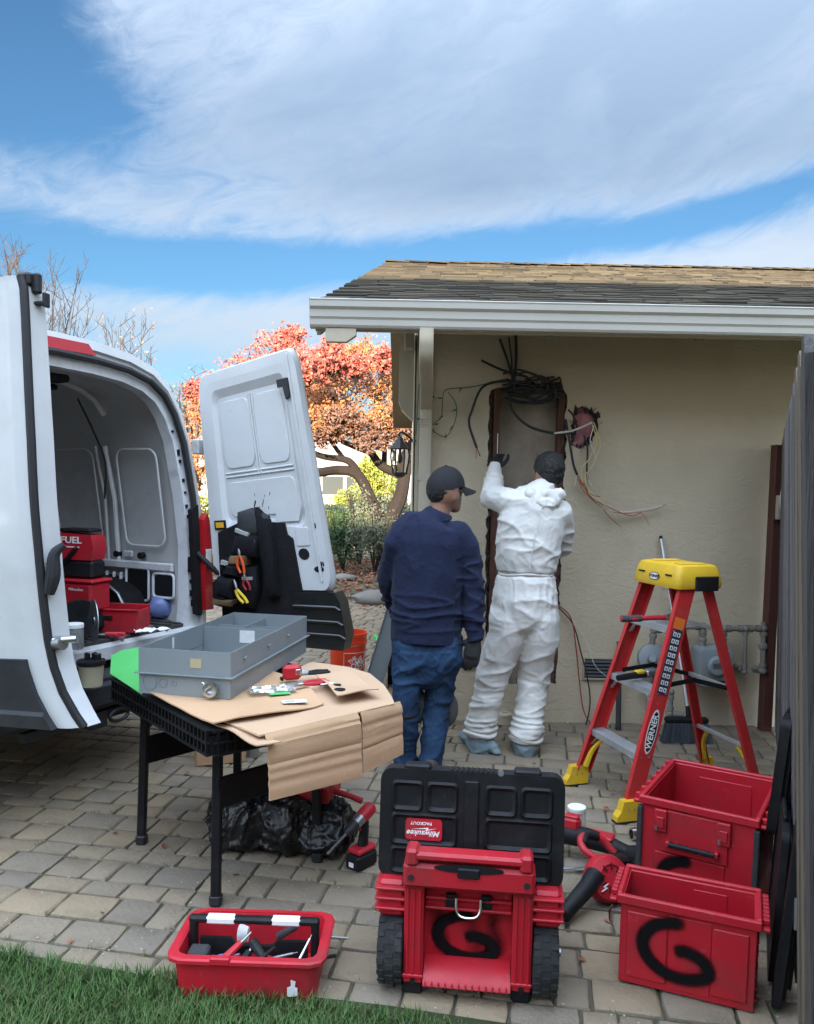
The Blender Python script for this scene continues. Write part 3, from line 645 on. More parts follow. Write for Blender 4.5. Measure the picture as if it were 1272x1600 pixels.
# shrubs and garden plants
def shrub(label, px, Y, w, h, m, n, seed, size=.05, group='shrubs in the front garden', stems=7, dz=0.):
    rg = random.Random(seed); p0 = aty(px, 850, Y); t = thing('shrub', label, 'shrub', (p0.x, Y, -.05 + dz), 0, group)
    b = MB()
    for i in range(stems): a = rg.uniform(0, 6.28); b.tube([(0, 0, 0), (math.cos(a) * w * .15, math.sin(a) * w * .15, h * .4), (math.cos(a) * w * .38, math.sin(a) * w * .38, h * .85)], [.02, .014, .006], 5)
    b.build('stem', 'bark', t); b = MB(); pts = []
    for k in range(5): pts += blob_pts(rg, n // 5, (rg.uniform(-.25, .25) * w, rg.uniform(-.25, .25) * w, h * rg.uniform(.42, .66)), (w * .42, w * .42, h * .40), .6)
    leaf_quads(b, [p for p in pts if p.z > .01], size, rg, False, .45); b.build('foliage', m, t, None)
shrub('dark green dense shrub at the edge of the leaf litter', 536, 14.6, 1.0, 1.35, 'leaf_dark', 5200, 1, .055)
shrub('grey-green twiggy shrub in front of the forked trunk', 586, 14.2, 1.1, 1.25, 'leaf_sage', 4200, 2, .05)
shrub('tall sage shrub between dark shrub and forked trunk', 562, 15.2, .7, 1.75, 'leaf_sage', 2600, 3, .055)
shrub('low pale shrub at the foot of the house side wall', 622, 13.0, .7, .95, 'leaf_sage', 2400, 4, .05)
shrub('low green shrub hugging the leaf litter beside the van door', 505, 16.5, 1.2, .8, 'leaf_dark', 2600, 5, .06)
shrub('yellow-green sunlit hedge clump on the far lawn', 520, 24, 2.6, .75, 'leaf_lime', 3200, 6, .12)
shrub('golden sunlit hedge clump below the far windows', 570, 26, 2.4, .9, 'leaf_lime', 3200, 7, .12)
shrub('round lime-yellow bush in front of the white house', 553, 33, 1.9, 1.5, 'leaf_lime', 2600, 8, .15)
shrub('bright lime bush beside the far garage', 590, 36, 2.4, 3.2, 'leaf_lime', 3400, 9, .17)
shrub('dull green hedge bush under the far windows', 515, 30, 2.6, .95, 'leaf_sage', 2600, 10, .14)
shrub('grey-green bush at the far lawn edge right of the fork', 612, 28, 1.6, 1.3, 'leaf_sage', 2200, 11, .12)
shrub('olive bush on the far lawn left of the trunk', 606, 22, 1.3, 1.2, 'leaf_sage', 2000, 12, .10)
shrub('sunlit yellow bush seen past the van corner', 312, 26, 1.4, 1.6, 'leaf_lime', 1600, 13, .12)
for label, px, py, Y, s in (('pale round boulder at the end of the paver path', 592, 930, 11.0, .34), ('low flat pale stone in the leaf litter', 537, 893, 13.2, .22)):
    p = atz(px, py + 12, 0); b = MB(); rs = []
    for j in range(7):
        ph = math.pi * (j + .2) / 7.4; rs.append([(s * math.sin(ph) * math.cos(a) * (1 + .18 * nz((math.cos(a), math.sin(a), j * .5), 1.5)), s * .8 * math.sin(ph) * math.sin(a), s * .55 * (1 + math.cos(ph)) * .62 * (1 + .1 * nz((a, j, 2)))) for a in [6.28318 * k / 14 for k in range(14)]])
    o = b.rings(rs).build('boulder', 'fieldstone', None, 60); o.location = (p.x, p.y, -.06); tag(o, label, 'stone')
# far houses
fh = thing('far_house', 'white single-storey house with wide windows across the lawn', 'house', (-3.6, 46, -.05))
MB().bb(-9, 2.6, 0, 7, 0, 2.55).build('wall', 'far_wall', fh)
b = MB(); b.prism([(-.8, 2.50), (-.8, 2.62), (3.6, 4.2), (8, 2.62), (8, 2.5)], lambda u, v, d: (d, u, v), -9.6, 3.4); b.build('roof', 'far_roof', fh)
MB().bb(-9.6, 3.4, -.86, -.80, 2.42, 2.64).build('fascia', 'far_trim', fh)
for x0, x1 in ((-1.3, .0), (.06, .75), (.85, 2.0), (-6, -4), (-3.6, -2.2)):
    w_ = MB().bb(x0, x1, -.05, -.002, .95, 2.1).build('window', 'far_trim', fh); MB().bb(x0 + .06, x1 - .06, -.06, -.052, 1.01, 2.04).build('pane', 'far_glass', w_)
g_ = thing('far_garage', 'tall cream gable garage beside the far white house', 'garage', (1.2, 44.6, -.05))
MB().bb(-1.2, 3.6, 0, 6, 0, 2.7).build('wall', 'far_wall', g_)
b = MB(); b.prism([(-1.7, 2.6), (-1.7, 2.75), (1.2, 4.4), (4.1, 2.75), (4.1, 2.6)], lambda u, v, d: (u, d, v), -.6, 6.4); b.build('roof', 'far_roof', g_)
for z in (.1, .6, 1.1, 1.6): MB().bb(-.3, 2.4, -.05, -.004, z, z + .47, .01).build('garage_panel', 'far_trim', g_)
ps = thing('garden_post', 'small white post standing in the sunlit far lawn', 'post', aty(553, 815, 27).to_tuple()[:2] + (-.04,))
MB().bb(-.05, .05, -.05, .05, 0, .85, .01).build('shaft', 'far_trim', ps); MB().bb(-.08, .08, -.08, .08, .85, .93, .02).build('cap', 'far_trim', ps)
# hills of far trees along the street end
rg = random.Random(77); b = MB()
for i in range(34):
    x = rg.uniform(-60, 60); y = rg.uniform(62, 80); h = rg.uniform(2.0, 3.4); leaf_quads(b, [Vector((x, y, h * .5)) + Vector((rg.gauss(0, 1.6), rg.gauss(0, 1), rg.gauss(0, h * .22))) for _ in range(330)], .5, rg)
o = b.build('far_trees', 'leaf_sage', None, None, 'stuff'); o['label'] = 'distant belt of grey-green trees along the far street'; o['category'] = 'trees'
# ================================================================ van
mat('van_paint', (.59, .60, .60), .34, var=.4, vs=2.0, col2=(.50, .52, .53), dirt=.42, dirtcol=(.40, .39, .37), ds=2.2, scratch=.25, scol=(.36, .35, .33), coat=.35, dirtlo=.48)
mat('van_inner', (.68, .69, .70), .5, var=.4, vs=4, col2=(.48, .49, .50), dirt=.5, dirtcol=(.15, .14, .13), ds=5)
mat('van_wall', (.62, .615, .61), .5, var=.4, vs=3, col2=(.60, .60, .59), dirt=.4, dirtcol=(.30, .28, .26), ds=4)
mat('cladding', (.018, .020, .023), .55, spec=.3, var=.5, vs=4, col2=(.05, .05, .055), bump=.25, bs=160, dirt=.35, dirtcol=(.09, .085, .08), ds=4)
mat('gloss_black', (.012, .012, .014), .22, var=.3, vs=5, bump=.08, bs=8, coat=.3)
mat('soft_black', (.008, .008, .009), .75, spec=.25, var=.4, vs=9, col2=(.018, .018, .019), bump=.4, bs=40)
mat('tail_red', (.45, .012, .018), .18, coat=.6, spec=.6); mat('lens_white', (.65, .62, .60), .2, coat=.5); mat('lens_amber', (.75, .38, .03), .25, coat=.5)
mat('floor_rubber', (.022, .022, .023), .8, spec=.25, var=.6, vs=7, col2=(.08, .075, .07), bump=.5, bs=90, dirt=.6, dirtcol=(.14, .13, .12), ds=5)
mat('chrome', (.62, .63, .64), .22, metal=1.); mat('steel_dull', (.38, .39, .40), .42, metal=.9, var=.4, vs=14, col2=(.25, .25, .26))
mat('tyre', (.02, .02, .021), .85, bump=.5, bs=40, dirt=.5, dirtcol=(.09, .085, .08), ds=8)
mat('scrape', (.16, .18, .15), .9)
mat('canvas_black', (.010, .010, .012), .95, spec=.15, var=.4, vs=12, col2=(.022, .021, .024), bump=.6, bs=90); mat('canvas_tan', (.19, .11, .06), .9, var=.4, vs=10, bump=.5, bs=80); mat('canvas_grey', (.055, .055, .058), .95, spec=.15, var=.4, vs=9, bump=.6, bs=80); mat('reflective', (.36, .36, .35), .5); mat('orange_plastic', (.70, .09, .02), .4); mat('yellow_plastic', (.72, .50, .03), .45)
hd = R(153); V0 = Vector((-1.19, 4.83, 0))
van = thing('cargo_van', 'white cargo van with both rear doors open and tools inside', 'van', V0, hd)
VM = Matrix.Translation(V0) @ Matrix.Rotation(hd, 4, 'Z'); VI = VM.inverted()
def VB(): return MB()                       # van-local coordinates: x forward, y to the left side, z up
def WB(): return MB(VI)                     # world coordinates, stored van-local
VW = 1.92
def full(h): return h + [(VW - y, z) for y, z in h[::-1][1:]]
OUT = full([(.02, .42), (0, .62), (-.005, 1.10), (.02, 1.42), (.07, 1.74), (.125, 1.93), (.19, 2.055), (.29, 2.145), (.46, 2.20), (.70, 2.228), (.96, 2.236)])
INN = full([(.15, .66), (.13, .80), (.115, 1.15), (.135, 1.44), (.18, 1.73), (.23, 1.87), (.29, 1.955), (.38, 2.01), (.52, 2.045), (.72, 2.062), (.96, 2.068)])
def mid(k): return [(a[0] + (b_[0] - a[0]) * k, a[1] + (b_[1] - a[1]) * k) for a, b_ in zip(OUT, INN)]
def xr(z): return 0 if z < 1.0 else .085 * (z - 1.0) + .10 * max(0, z - 1.75) ** 1.4
def ring_at(sec, dx, sy=1., dz=0.): return [(xr(z) + dx, VW / 2 + (y - VW / 2) * sy, z + dz) for y, z in sec]
b = VB(); secs = [ring_at(OUT, .0, .992), ring_at(OUT, .03), ring_at(OUT, .6), ring_at(OUT, 2.2), ring_at(OUT, 3.6)]
secs += [[(xr(z) + 4.3 + (0 if z < 1.1 else -.0), VW / 2 + (y - VW / 2) * .96, z if z < 1.2 else 1.2 + (z - 1.2) * .55) for y, z in OUT], [(5.3, VW / 2 + (y - VW / 2) * .86, min(z, 1.15) * .95) for y, z in OUT]]
b.rings(secs, False, False, False); b.build('body', 'van_paint', van, 45)
b = VB(); b.bb(.05, 5.2, .12, VW - .12, .36, .60); b.build('underbody', 'soft_black', van)
# rear door frame: outer flange, gutter step, black weather seal, inner flange
b = VB(); b.rings([ring_at(OUT, .0, .992), ring_at(mid(.30), -.006), ring_at(mid(.36), .012), ring_at(mid(.52), .018)], False, False, False); b.build('door_frame', 'van_paint', van, 50)
sl_ = [Vector(p) for p in ring_at(mid(.60), -.002)]
VB().tube(sl_[1:-1], .019, 8).build('weather_seal', 'black_rubber', van)
b = VB(); b.rings([ring_at(mid(.52), .018), ring_at(mid(.66), .030), ring_at(INN, .034), ring_at(INN, .11)], False, False, False); fl = b.build('inner_flange', 'van_inner', van, 50)
rg = random.Random(14)
b = VB()
for z in (.80, .86, .93, 1.13, 1.17, 1.31, 1.37, 1.45, 1.52, 1.63, 1.68, 1.80):
    k = .83 + rg.uniform(-.06, .06)
    o_ = [p for p in zip(OUT, INN)]
    for (a0, a1), (c0, c1) in zip(list(zip(OUT, INN))[:6], list(zip(OUT, INN))[1:7]):
        za = a0[1] + (a1[1] - a0[1]) * k; zc = c0[1] + (c1[1] - c0[1]) * k
        if za <= z < zc:
            t = (z - za) / (zc - za); y = (a0[0] + (a1[0] - a0[0]) * k) * (1 - t) + (c0[0] + (c1[0] - c0[0]) * k) * t
            h = rg.choice((.006, .010, .018)); b.bb(xr(z) + .022, xr(z) + .034, y - .006, y + .006, z - h, z + h)
b.build('slots', 'soft_black', fl, None, 'stuff')
VB().bb(.024, .036, .095, .132, .985, 1.075, .003).build('latch_pocket', 'soft_black', fl)
# interior shell
ins = lambda dx, sy: ring_at([(y, z) for y, z in INN], dx, sy)
def interior():
    big = [(VW / 2 + (y - VW / 2) * 1.06, z if z < .7 else z + .04) for y, z in INN]
    b = VB(); b.rings([ring_at(INN, .11), ring_at(big, .20), ring_at(big, 1.4), ring_at(big, 3.0)], False, False, False); b.build('interior_lining', 'van_wall', van, 50)
    b = VB(); b.face([b.pt(p) for p in ring_at(big, 2.98)]); b.build('bulkhead', 'van_wall', van)
    VB().bb(.0, 3.0, .06, VW - .06, .60, .662).build('load_floor', 'van_inner', van)
    VB().bb(.05, 2.95, .10, VW - .10, .664, .684, .004).build('floor_mat', 'floor_rubber', van)
    n_ = 22
    for i in range(n_):
        y = .16 + (VW - .32) * i / (n_ - 1); VB().bb(.055, .30, y, y + .03, .685, .692, .002).build('mat_ridge', 'floor_rubber', van)
    # side wall stampings, passenger side
    def wy(z):   # inner side of the wall at height z
        return .085 if z < 1.2 else .085 + (z - 1.2) * .16
    for x0, w in ((.62, .05), (.70, .03), (1.20, .06), (1.62, .05), (1.70, .03), (2.2, .06)):
        b = VB(); b.tube([(x0, wy(1.02) + .015, 1.02), (x0 + .0, wy(1.4) + .012, 1.4), (x0 + .02, wy(1.72) + .018, 1.72)], [w * .32] * 3, 8); b.build('wall_rib', 'van_wall', van)
    for x0, x1 in ((.24, .56), (.76, 1.14), (1.26, 1.58)):      # embossed window blanks
        pl = rrect(x0, x1, 1.12, 1.70, .06, 4); b = VB(); pts = [Vector((u, wy(v) + .012, v)) for u, v in pl] ; b.tube(pts + [pts[0]], .007, 6, False); b.build('pressed_panel', 'van_wall', van)
    VB().bar((.16, .115, 1.00), (2.6, .115, 1.00), .03, .05, ch=.008).build('belt_rail', 'van_inner', van)
    for x in (.42, .62): VB().cyl((x, .09, 1.06), (x, .125, 1.06), .020, None, 12).build('wall_hole', 'soft_black', van)
    VB().bb(.49, .56, .10, .118, 1.045, 1.085, .006).build('pressed_boss', 'van_inner', van)
    # lower cut-outs
    for x0, x1, z0, z1 in ((.16, .30, .83, .95), (.36, .52, .80, .98), (.78, .90, .82, .94)):
        w_ = VB(); w_.prism(rrect(x0, x1, z0, z1, .02), lambda u, v, d: (u, d, v), .10, .121); w_ = w_.build('cut_out', 'soft_black', van)
        b = VB(); pts = [Vector((u, .122, v)) for u, v in rrect(x0 - .012, x1 + .012, z0 - .012, z1 + .012, .025)]; b.tube(pts + [pts[0]], .008, 6, False); b.build('cut_out_rim', 'van_inner', w_)
    for x in (.58, .64, .70): VB().bar((x, .118, .83), (x, .118, .95), .018, .022, (0, 1, 0), .006).build('stiffener', 'van_inner', van)
    # wheel arch
    b = VB(); prof_ = [(.36 + .0, .684)] + [(.86 - .42 * math.cos(R(a)) * (1.18 if a < 90 else 1.1), .684 + .25 * math.sin(R(a)) ** .55) for a in range(12, 180, 14)] + [(1.36, .684)]
    b.prism(prof_, lambda u, v, d: (u, d, v), .08, .30); b.build('wheel_arch', 'soft_black', van, 40)
    b = VB(); b.tube([Vector((u, .302, v + .006)) for u, v in prof_], .010, 6); b.build('arch_rail', 'steel_dull', van)
    # roof bows and ceiling fittings
    for x in (.55, 1.15, 1.8, 2.4):
        b = VB(); b.tube([Vector((x + xr(z), VW / 2 + (y - VW / 2) * 1.04, z + .035)) for y, z in INN[5:-5]], .024, 6); b.build('roof_bow', 'van_wall', van)
    for y in (.72, .92): VB().bb(.30, .40, y, y + .13, 2.02, 2.06, .012).build('ceiling_bracket', 'soft_black', van)
    VB().lathe([(.07, 0), (.07, .02), (.05, .03)], 18, (.75, .52, 2.03)).build('ceiling_lamp', 'soft_black', van)
    b = VB(); b.tube(spline([(.62, .40, 1.98), (.64, .28, 1.82), (.62, .20, 1.62), (.66, .17, 1.40)], 5), .006, 6); b.build('lamp_wire', 'black_rubber', van)
interior()
# sill, bumper step, tow bar
VB().bb(-.012, .05, .10, VW - .10, .585, .660, .006).build('sill', 'van_paint', van)
b = VB(); b.bb(-.20, .03, -.01, VW + .01, .40, .545, .03); b.build('bumper', 'cladding', van)
for i in range(9): VB().bb(-.185 + .018 * i, -.175 + .018 * i, .20, VW - .20, .546, .553, .002).build('step_ridge', 'cladding', van)
VB().bb(-.16, .4, VW / 2 - .05, VW / 2 + .05, .30, .38, .006).build('tow_bar', 'dark_iron', van)
VB().bb(-.14, -.10, .55, VW - .55, .33, .38, .006).build('tow_bar_beam', 'dark_iron', van)
b = VB(); b.tube([(-.16, .84 + .06 * math.cos(a), .34 + .03 * math.sin(a)) for a in [6.283 * k / 16 for k in range(17)]], .010, 6); b.build('tow_loop', 'dark_iron', van)
# roof brake light, tail lamp, hinge
b = VB(); b.prism([(VW / 2 - .24, 2.150), (VW / 2 + .24, 2.150), (VW / 2 + .20, 2.205), (VW / 2 - .20, 2.205)], lambda u, v, d: (xr(v) + d - .012, u, v), 0, .03); b.build('roof_brake_light', 'tail_red', van)
b = VB(); b.prism([(.0, .76), (.066, .76), (.074, 1.02), (.06, 1.29), (.02, 1.33), (-.002, 1.25)], lambda u, v, d: (xr(v) + d, u, v), -.05, .0); tl = b.build('tail_lamp', 'tail_red', van)
VB().bb(-.053, -.048, .02, .07, 1.02, 1.12, .004).build('reverse_lens', 'lens_white', tl)
b = VB(); b.prism([(.08, .74), (.125, .74), (.135, 1.35), (.075, 1.38)], lambda u, v, d: (xr(v) + d, u, v), -.03, .0); b.build('lamp_recess', 'soft_black', van)
for z in (.85, 1.72):
    h_ = VB().bb(-.035 + xr(z), .02 + xr(z), -.03, .05, z - .045, z + .045, .008).build('door_hinge', 'van_inner', van); VB().cyl((-.03 + xr(z), -.025, z - .06), (-.03 + xr(z), -.025, z + .06), .012, None, 10).build('hinge_pin', 'steel_dull', h_)
b = VB(); b.tube(spline([(-.01, .10, 1.10), (-.10, .02, .98), (-.16, -.10, .90), (-.14, -.22, .98), (-.10, -.25, 1.10)], 6), .016, 8); b.build('cable_loom', 'black_rubber', van)
for x, y in ((1.25, .10), (1.25, VW - .10), (4.4, .10), (4.4, VW - .10)):
    w_ = VB(); s_ = 1 if y > 1 else -1; w_.lathe([(.20, -.11), (.33, -.11), (.35, -.08), (.355, 0), (.35, .08), (.33, .11), (.20, .11)], 28, (x, y, .355), Matrix.Rotation(R(90), 3, 'X')); w_ = w_.build('wheel', 'tyre', van)
    VB().lathe([(.03, -.06), (.19, -.05), (.205, -.09), (.205, .09), (.19, .05), (.03, .06)], 24, (x, y, .355), Matrix.Rotation(R(90), 3, 'X')).build('rim', 'steel_dull', w_)
# ---------------------------------------------------------------- passenger-side rear door, swung right round: inner face shows
HB0, HT0, FB0, FT0 = Vector((-1.10, 4.80, .62)), Vector((-1.235, 4.81, 2.13)), Vector((-.335, 4.55, .62)), Vector((-.605, 4.37, 2.235))
_n = (FB0 - HB0).cross(HT0 - HB0); _r = ray(463, 540); _o = Vector((0, 0, CH)); FT0 = _o + _r * ((HB0 - _o).dot(_n) / _r.dot(_n))     # keep the door flat
def DR(u, v, d):
    p = HB0.lerp(FB0, u).lerp(HT0.lerp(FT0, u), v); n = (FB0 - HB0).cross(HT0 - HB0).normalized()      # n faces the camera side
    return p + n * d
def dpoly(pl, d0, d1, name, m, par, sm=35):
    b = WB(); b.prism(pl, DR, d0, d1); return b.build(name, m, par, sm)
def dtube(pl, d, r, name, m, par, close=True):
    b = WB(); pts = [DR(u, v, d) for u, v in pl]; b.tube(pts + ([pts[0]] if close else []), r, 8, not close); return b.build(name, m, par, 60)
def ring_poly(b, o, i, d0o, d0i):     # sloping band between two outlines of equal count
    b.rings([[DR(u, v, d0o) for u, v in o], [DR(u, v, d0i) for u, v in i]], True, False, False)
n_ = (FB0 - HB0).cross(HT0 - HB0).normalized()
outl = rrect(0, 1, .17, 1., .07, 5)
dr = WB(); dr.prism(outl, DR, -.02, .0); door = dr.build('rear_door', 'van_paint', van, 40); door['label'] = 'swung-open rear door showing its pressed inner face'
def sc(pl, x0, x1, y0, y1): # scale outline made for 0..1 x .17..1 into a new rectangle
    return [(x0 + u * (x1 - x0), y0 + (v - .17) / .83 * (y1 - y0)) for u, v in pl]
b = WB(); o1 = sc(outl, .0, 1, .17, 1.); o2 = sc(outl, .015, .985, .18, .99); o3 = sc(outl, .075, .90, .23, .955); o4 = sc(outl, .13, .86, .40, .925); o5 = sc(outl, .165, .83, .435, .895)
for A_, B2, da, db in ((o1, o2, .0, .035), (o2, o3, .035, .035), (o3, o4, .035, .032), (o4, o5, .032, .008)): ring_poly(b, A_, B2, da, db)
b.face([b.pt(DR(u, v, .008)) for u, v in o5]); b.build('inner_panel', 'van_paint', door, 40)
for pl in (rrect(.195, .475, .63, .875, .05), rrect(.525, .80, .63, .875, .05)): dpoly(pl, .006, .016, 'pressed_panel', 'van_paint', door); dtube(pl, .010, .0035, 'panel_groove', 'van_wall', door)
pl = rrect(.20, .80, .45, .575, .04); dpoly(pl, .006, .013, 'pressed_panel', 'van_paint', door); dtube(pl, .009, .0035, 'panel_groove', 'van_wall', door)
for u in (.488, .512): dtube([(u, .60), (u, .885)], .010, .006, 'rib', 'van_paint', door, False)
for v in (.598, .612): dtube([(.19, v), (.81, v)], .010, .006, 'rib', 'van_paint', door, False)
dpoly([(.60, .42), (.80, .42), (.84, .47), (.62, .47)], .03, .036, 'step_pressing', 'van_paint', door)
dpoly([(.80, .90), (.90, .90), (.90, .84), (.86, .83), (.85, .875), (.80, .875)], .036, .055, 'top_latch', 'dark_iron', door)
dpoly(rrect(.905, .925, .21, .98, .008, 2), .035, .043, 'edge_rail', 'van_paint', door)
for u, v, w, h in ((.80, .305, .045, .020), (.905, .252, .04, .011), (.93, .27, .006, .009), (.945, .27, .006, .009), (.92, .228, .005, .007), (.93, .40, .006, .010)):
    dpoly([(u + w * math.cos(a), v + h * math.sin(a)) for a in [6.283 * k / 12 for k in range(12)]], .034, .0365, 'hole', 'soft_black', door)
dpoly(rrect(.76, .86, .335, .395, .005, 2), .034, .039, 'cover_plate', 'van_paint', door); dtube(rrect(.76, .86, .335, .395, .005, 2), .036, .003, 'panel_groove', 'van_wall', door)
dpoly([(.06, .02), (.76, .02), (.73, .36), (.69, .375), (.68, .415), (.34, .435), (.09, .395)], .032, .050, 'trim_panel', 'soft_black', door)
dpoly([(.66, -.02), (1.0, -.02), (1.045, .03), (1.04, .14), (1.01, .175), (.66, .175)], -.06, .062, 'lower_cladding', 'gloss_black', door)
for v in (.03, .075, .125): dtube([(.67, v), (1.0, v), (1.035, v - .01)], .064, .012, 'cladding_rib', 'gloss_black', door, False)
dpoly([(.06, .405), (.16, .405), (.16, .44), (.06, .44)], .034, .042, 'marker_lamp', 'soft_black', door); dpoly([(.075, .412), (.145, .412), (.145, .433), (.075, .433)], .041, .046, 'lens', 'lens_amber', door)
rg = random.Random(8)
b = WB()
for i in range(7):
    u = .43 + i * .022 + rg.uniform(-.01, .01); v = .49 + rg.uniform(-.025, .03); h = rg.uniform(.008, .022); b.prism([(u, v), (u + .007, v + .004), (u + .012, v + h), (u + .004, v + h)], DR, .0132, .0142)
b.build('scuff_marks', 'scrape', door, None, 'stuff')
# ---------------------------------------------------------------- driver-side rear door, open towards the camera: outer face shows
FE = [(146, 1137), (134, 1118), (116, 1082), (104, 1042), (97, 1000), (91, 930), (86, 860), (80, 790), (74, 690), (66, 590), (58, 500), (53, 452), (47, 430)]
FD = 2.87
fe = [aty(px - 22, py, FD) for px, py in FE]
def LD(k, u, d):
    """k runs up the free edge (float index), u 0 free edge .. 1 hinge, d outward"""
    i = min(int(k), len(fe) - 2); p = fe[i].lerp(fe[i + 1], k - i)
    h = Vector((-2.06, 3.14, .60 + (p.z - fe[0].z) * .92)); h.x -= .02 * max(0, p.z - 1.2)
    n = Vector((-.31, -.95, 0))
    return p.lerp(h, u) + n * (d + .035 * math.sin(math.pi * min(1, max(0, (p.z - .6) / 1.6))) * 1.0 + .018 * math.sin(math.pi * u))
K = len(fe) - 1
def ld_patch(k0, k1, u0, u1, d, name, m, par, th=.02, nu=8, nk=30, bul=None):
    b = WB(); g0 = []; g1 = []
    for j in range(nk + 1):
        k = k0 + (k1 - k0) * j / nk; r_ = []; r2 = []
        for i in range(nu + 1):
            u = u0 + (u1 - u0) * i / nu; dd = d + (bul(k, u) if bul else 0); r_.append(LD(k, u, dd)); r2.append(LD(k, u, d - th))
        g0.append(r_); g1.append(r2)
    ids = [[b.pt(p) for p in r_] for r_ in g0]; id2 = [[b.pt(p) for p in r_] for r_ in g1]
    for j in range(nk):
        for i in range(nu): b.face((ids[j][i], ids[j][i + 1], ids[j + 1][i + 1], ids[j + 1][i])); b.face((id2[j][i], id2[j + 1][i], id2[j + 1][i + 1], id2[j][i + 1]))
        b.face((ids[j][0], ids[j + 1][0], id2[j + 1][0], id2[j][0])); b.face((ids[j][nu], id2[j][nu], id2[j + 1][nu], ids[j + 1][nu]))
    for i in range(nu): b.face((ids[0][i], id2[0][i], id2[0][i + 1], ids[0][i + 1])); b.face((ids[nk][i], ids[nk][i + 1], id2[nk][i + 1], id2[nk][i]))
    return b.build(name, m, par, 40)
def bulge(k, u):
    e = min(1, u / .05); e = math.sin(e * math.pi / 2) * .022
    c = 0
    if u > .07: c = -.007 * (1 / (1 + math.exp((k - 10.75) * 14))) + .006 / (1 + math.exp((k - 6.75) * 12))
    return e + c
ldoor = ld_patch(0, K, 0, 1, 0, 'rear_door', 'van_paint', van, .03, 30, 110, bulge); ldoor['label'] = 'scuffed outer face of the rear door, open towards the table'
ld_patch(0.0, 3.35, .075, 1, .027, 'door_cladding', 'cladding', ldoor, .02, 16, 22, lambda k, u: .012 + (.012 if k < 1.2 else 0))
sp_ = [LD(K * i / 60, -.012, -.012) for i in range(61)]
b = WB(); b.tube(sp_, .0155, 8); b.build('door_seal', 'black_rubber', ldoor, 60)
b = WB()        # inner return of the door behind the seal
n_in = Vector((.31, .95, 0)); R1, R2, R3 = [], [], []
for i in range(61):
    p = LD(K * i / 60, -.02, -.02); R1.append(p); w_ = .055 + .025 * math.sin(math.pi * i / 60); R2.append(p + n_in * w_ + Vector((.012, 0, 0))); R3.append(p + n_in * (w_ + .004) - Vector((.10, -.02, 0)))
idx = [[b.pt(p) for p in r_] for r_ in (R1, R2, R3)]
for i in range(60):
    for j in range(2): b.face((idx[j][i], idx[j + 1][i], idx[j + 1][i + 1], idx[j][i + 1]))
b.build('inner_return', 'van_paint', ldoor, 60)
def at_return(k): p = LD(k, -.02, -.02); return p + n_in * .03
p = at_return(5.6); b = WB(); b.tube(spline([p + Vector((.01, -.03, -.09)), p + Vector((.025, -.03, -.02)), p + Vector((.03, -.03, .05)), p + Vector((.06, -.02, .085))], 4), [.018, .022, .024, .026, .026, .025, .024, .022, .02, .018, .016, .014, .012], 10); b.build('pull_handle', 'cladding', ldoor)
p = at_return(4.0); WB().cyl(p + Vector((.0, -.03, 0)), p + Vector((.085, -.035, .008)), .014, None, 12).build('door_latch', 'chrome', ldoor); WB().cyl(p + Vector((.0, -.02, -.012)), p + Vector((.035, -.035, -.008)), .026, None, 12).build('latch_body', 'steel_dull', ldoor)
p = LD(K, -.02, -.02); b = WB(); b.box(p + Vector((.005, .02, -.01)), (.05, .05, .045), rotz(R(-20)), .008); b.box(p + Vector((.035, .02, -.022)), (.03, .03, .07), rotz(R(-20)), .006); b.build('top_latch', 'dark_iron', ldoor)
p = LD(10.6, -.02, -.02); b = WB(); b.box(p + Vector((.03, .03, .0)), (.045, .03, .012), rotz(R(-18)), .003); b.box(p + Vector((.05, .03, .012)), (.012, .03, .05), rotz(R(-18)), .003); b.build('striker', 'dark_iron', ldoor)
for k, u, s in ((5.6, .42, .028), (3.55, .34, .012), (4.4, .32, .010), (5.05, .30, .009)): 
    b = WB(); p = LD(k, u, .033); b.box(p, (s, .0012, s * .16), rotz(R(-20)) @ eul(0, R(20 + 30 * u), 0)); b.build('scratch', 'scrape' if s > .02 else 'tail_red', ldoor)
# ---------------------------------------------------------------- things lying in the van
mat('tool_red', (.45, .012, .024), .45, var=.5, vs=4, col2=(.31, .010, .017), dirt=.6, dirtcol=(.10, .035, .032), ds=4, scratch=.35, scol=(.42, .16, .15), bump=.12, bs=300)
mat('tool_black', (.008, .008, .0095), .5, spec=.28, var=.3, vs=8, col2=(.014, .014, .015), scratch=.3, scol=(.06, .06, .06), dirt=.4, dirtcol=(.045, .043, .04), ds=6, bump=.12, bs=250)
mat('print_white', (.75, .74, .72), .5); mat('blue_plastic', (.17, .22, .45), .25, alpha=.9, var=.4, vs=12, bump=.5, bs=18)
mat('clear_plastic', (.75, .78, .78), .12, trans=.75, alpha=.75); mat('cream_plastic', (.56, .52, .38), .45, dirt=.4, dirtcol=(.2, .18, .13)); mat('lid_white', (.75, .76, .76), .4)
FZ = .692
def on_floor(px, py): return atz(px, py, FZ)
p = aty(120, 952, 4.38)
t = thing('black_tool_bag', 'low black canvas tool bag under the red tool case in the van', 'tool bag', Vector((p.x - .04, p.y + .02, FZ)), R(-18)); MB().bb(-.20, .20, -.09, .09, 0, p.z - FZ - .002, .03).build("bag", "canvas_black", t); MB().bb(-.12, .12, -.094, -.089, .03, p.z - FZ - .03, .006).build('front_pocket', 'canvas_black', t)
t = thing('red_tool_case', 'red hard tool case lying behind the open red tray in the van', 'tool case', p + Vector((-.04, .02, 0)), R(-18))
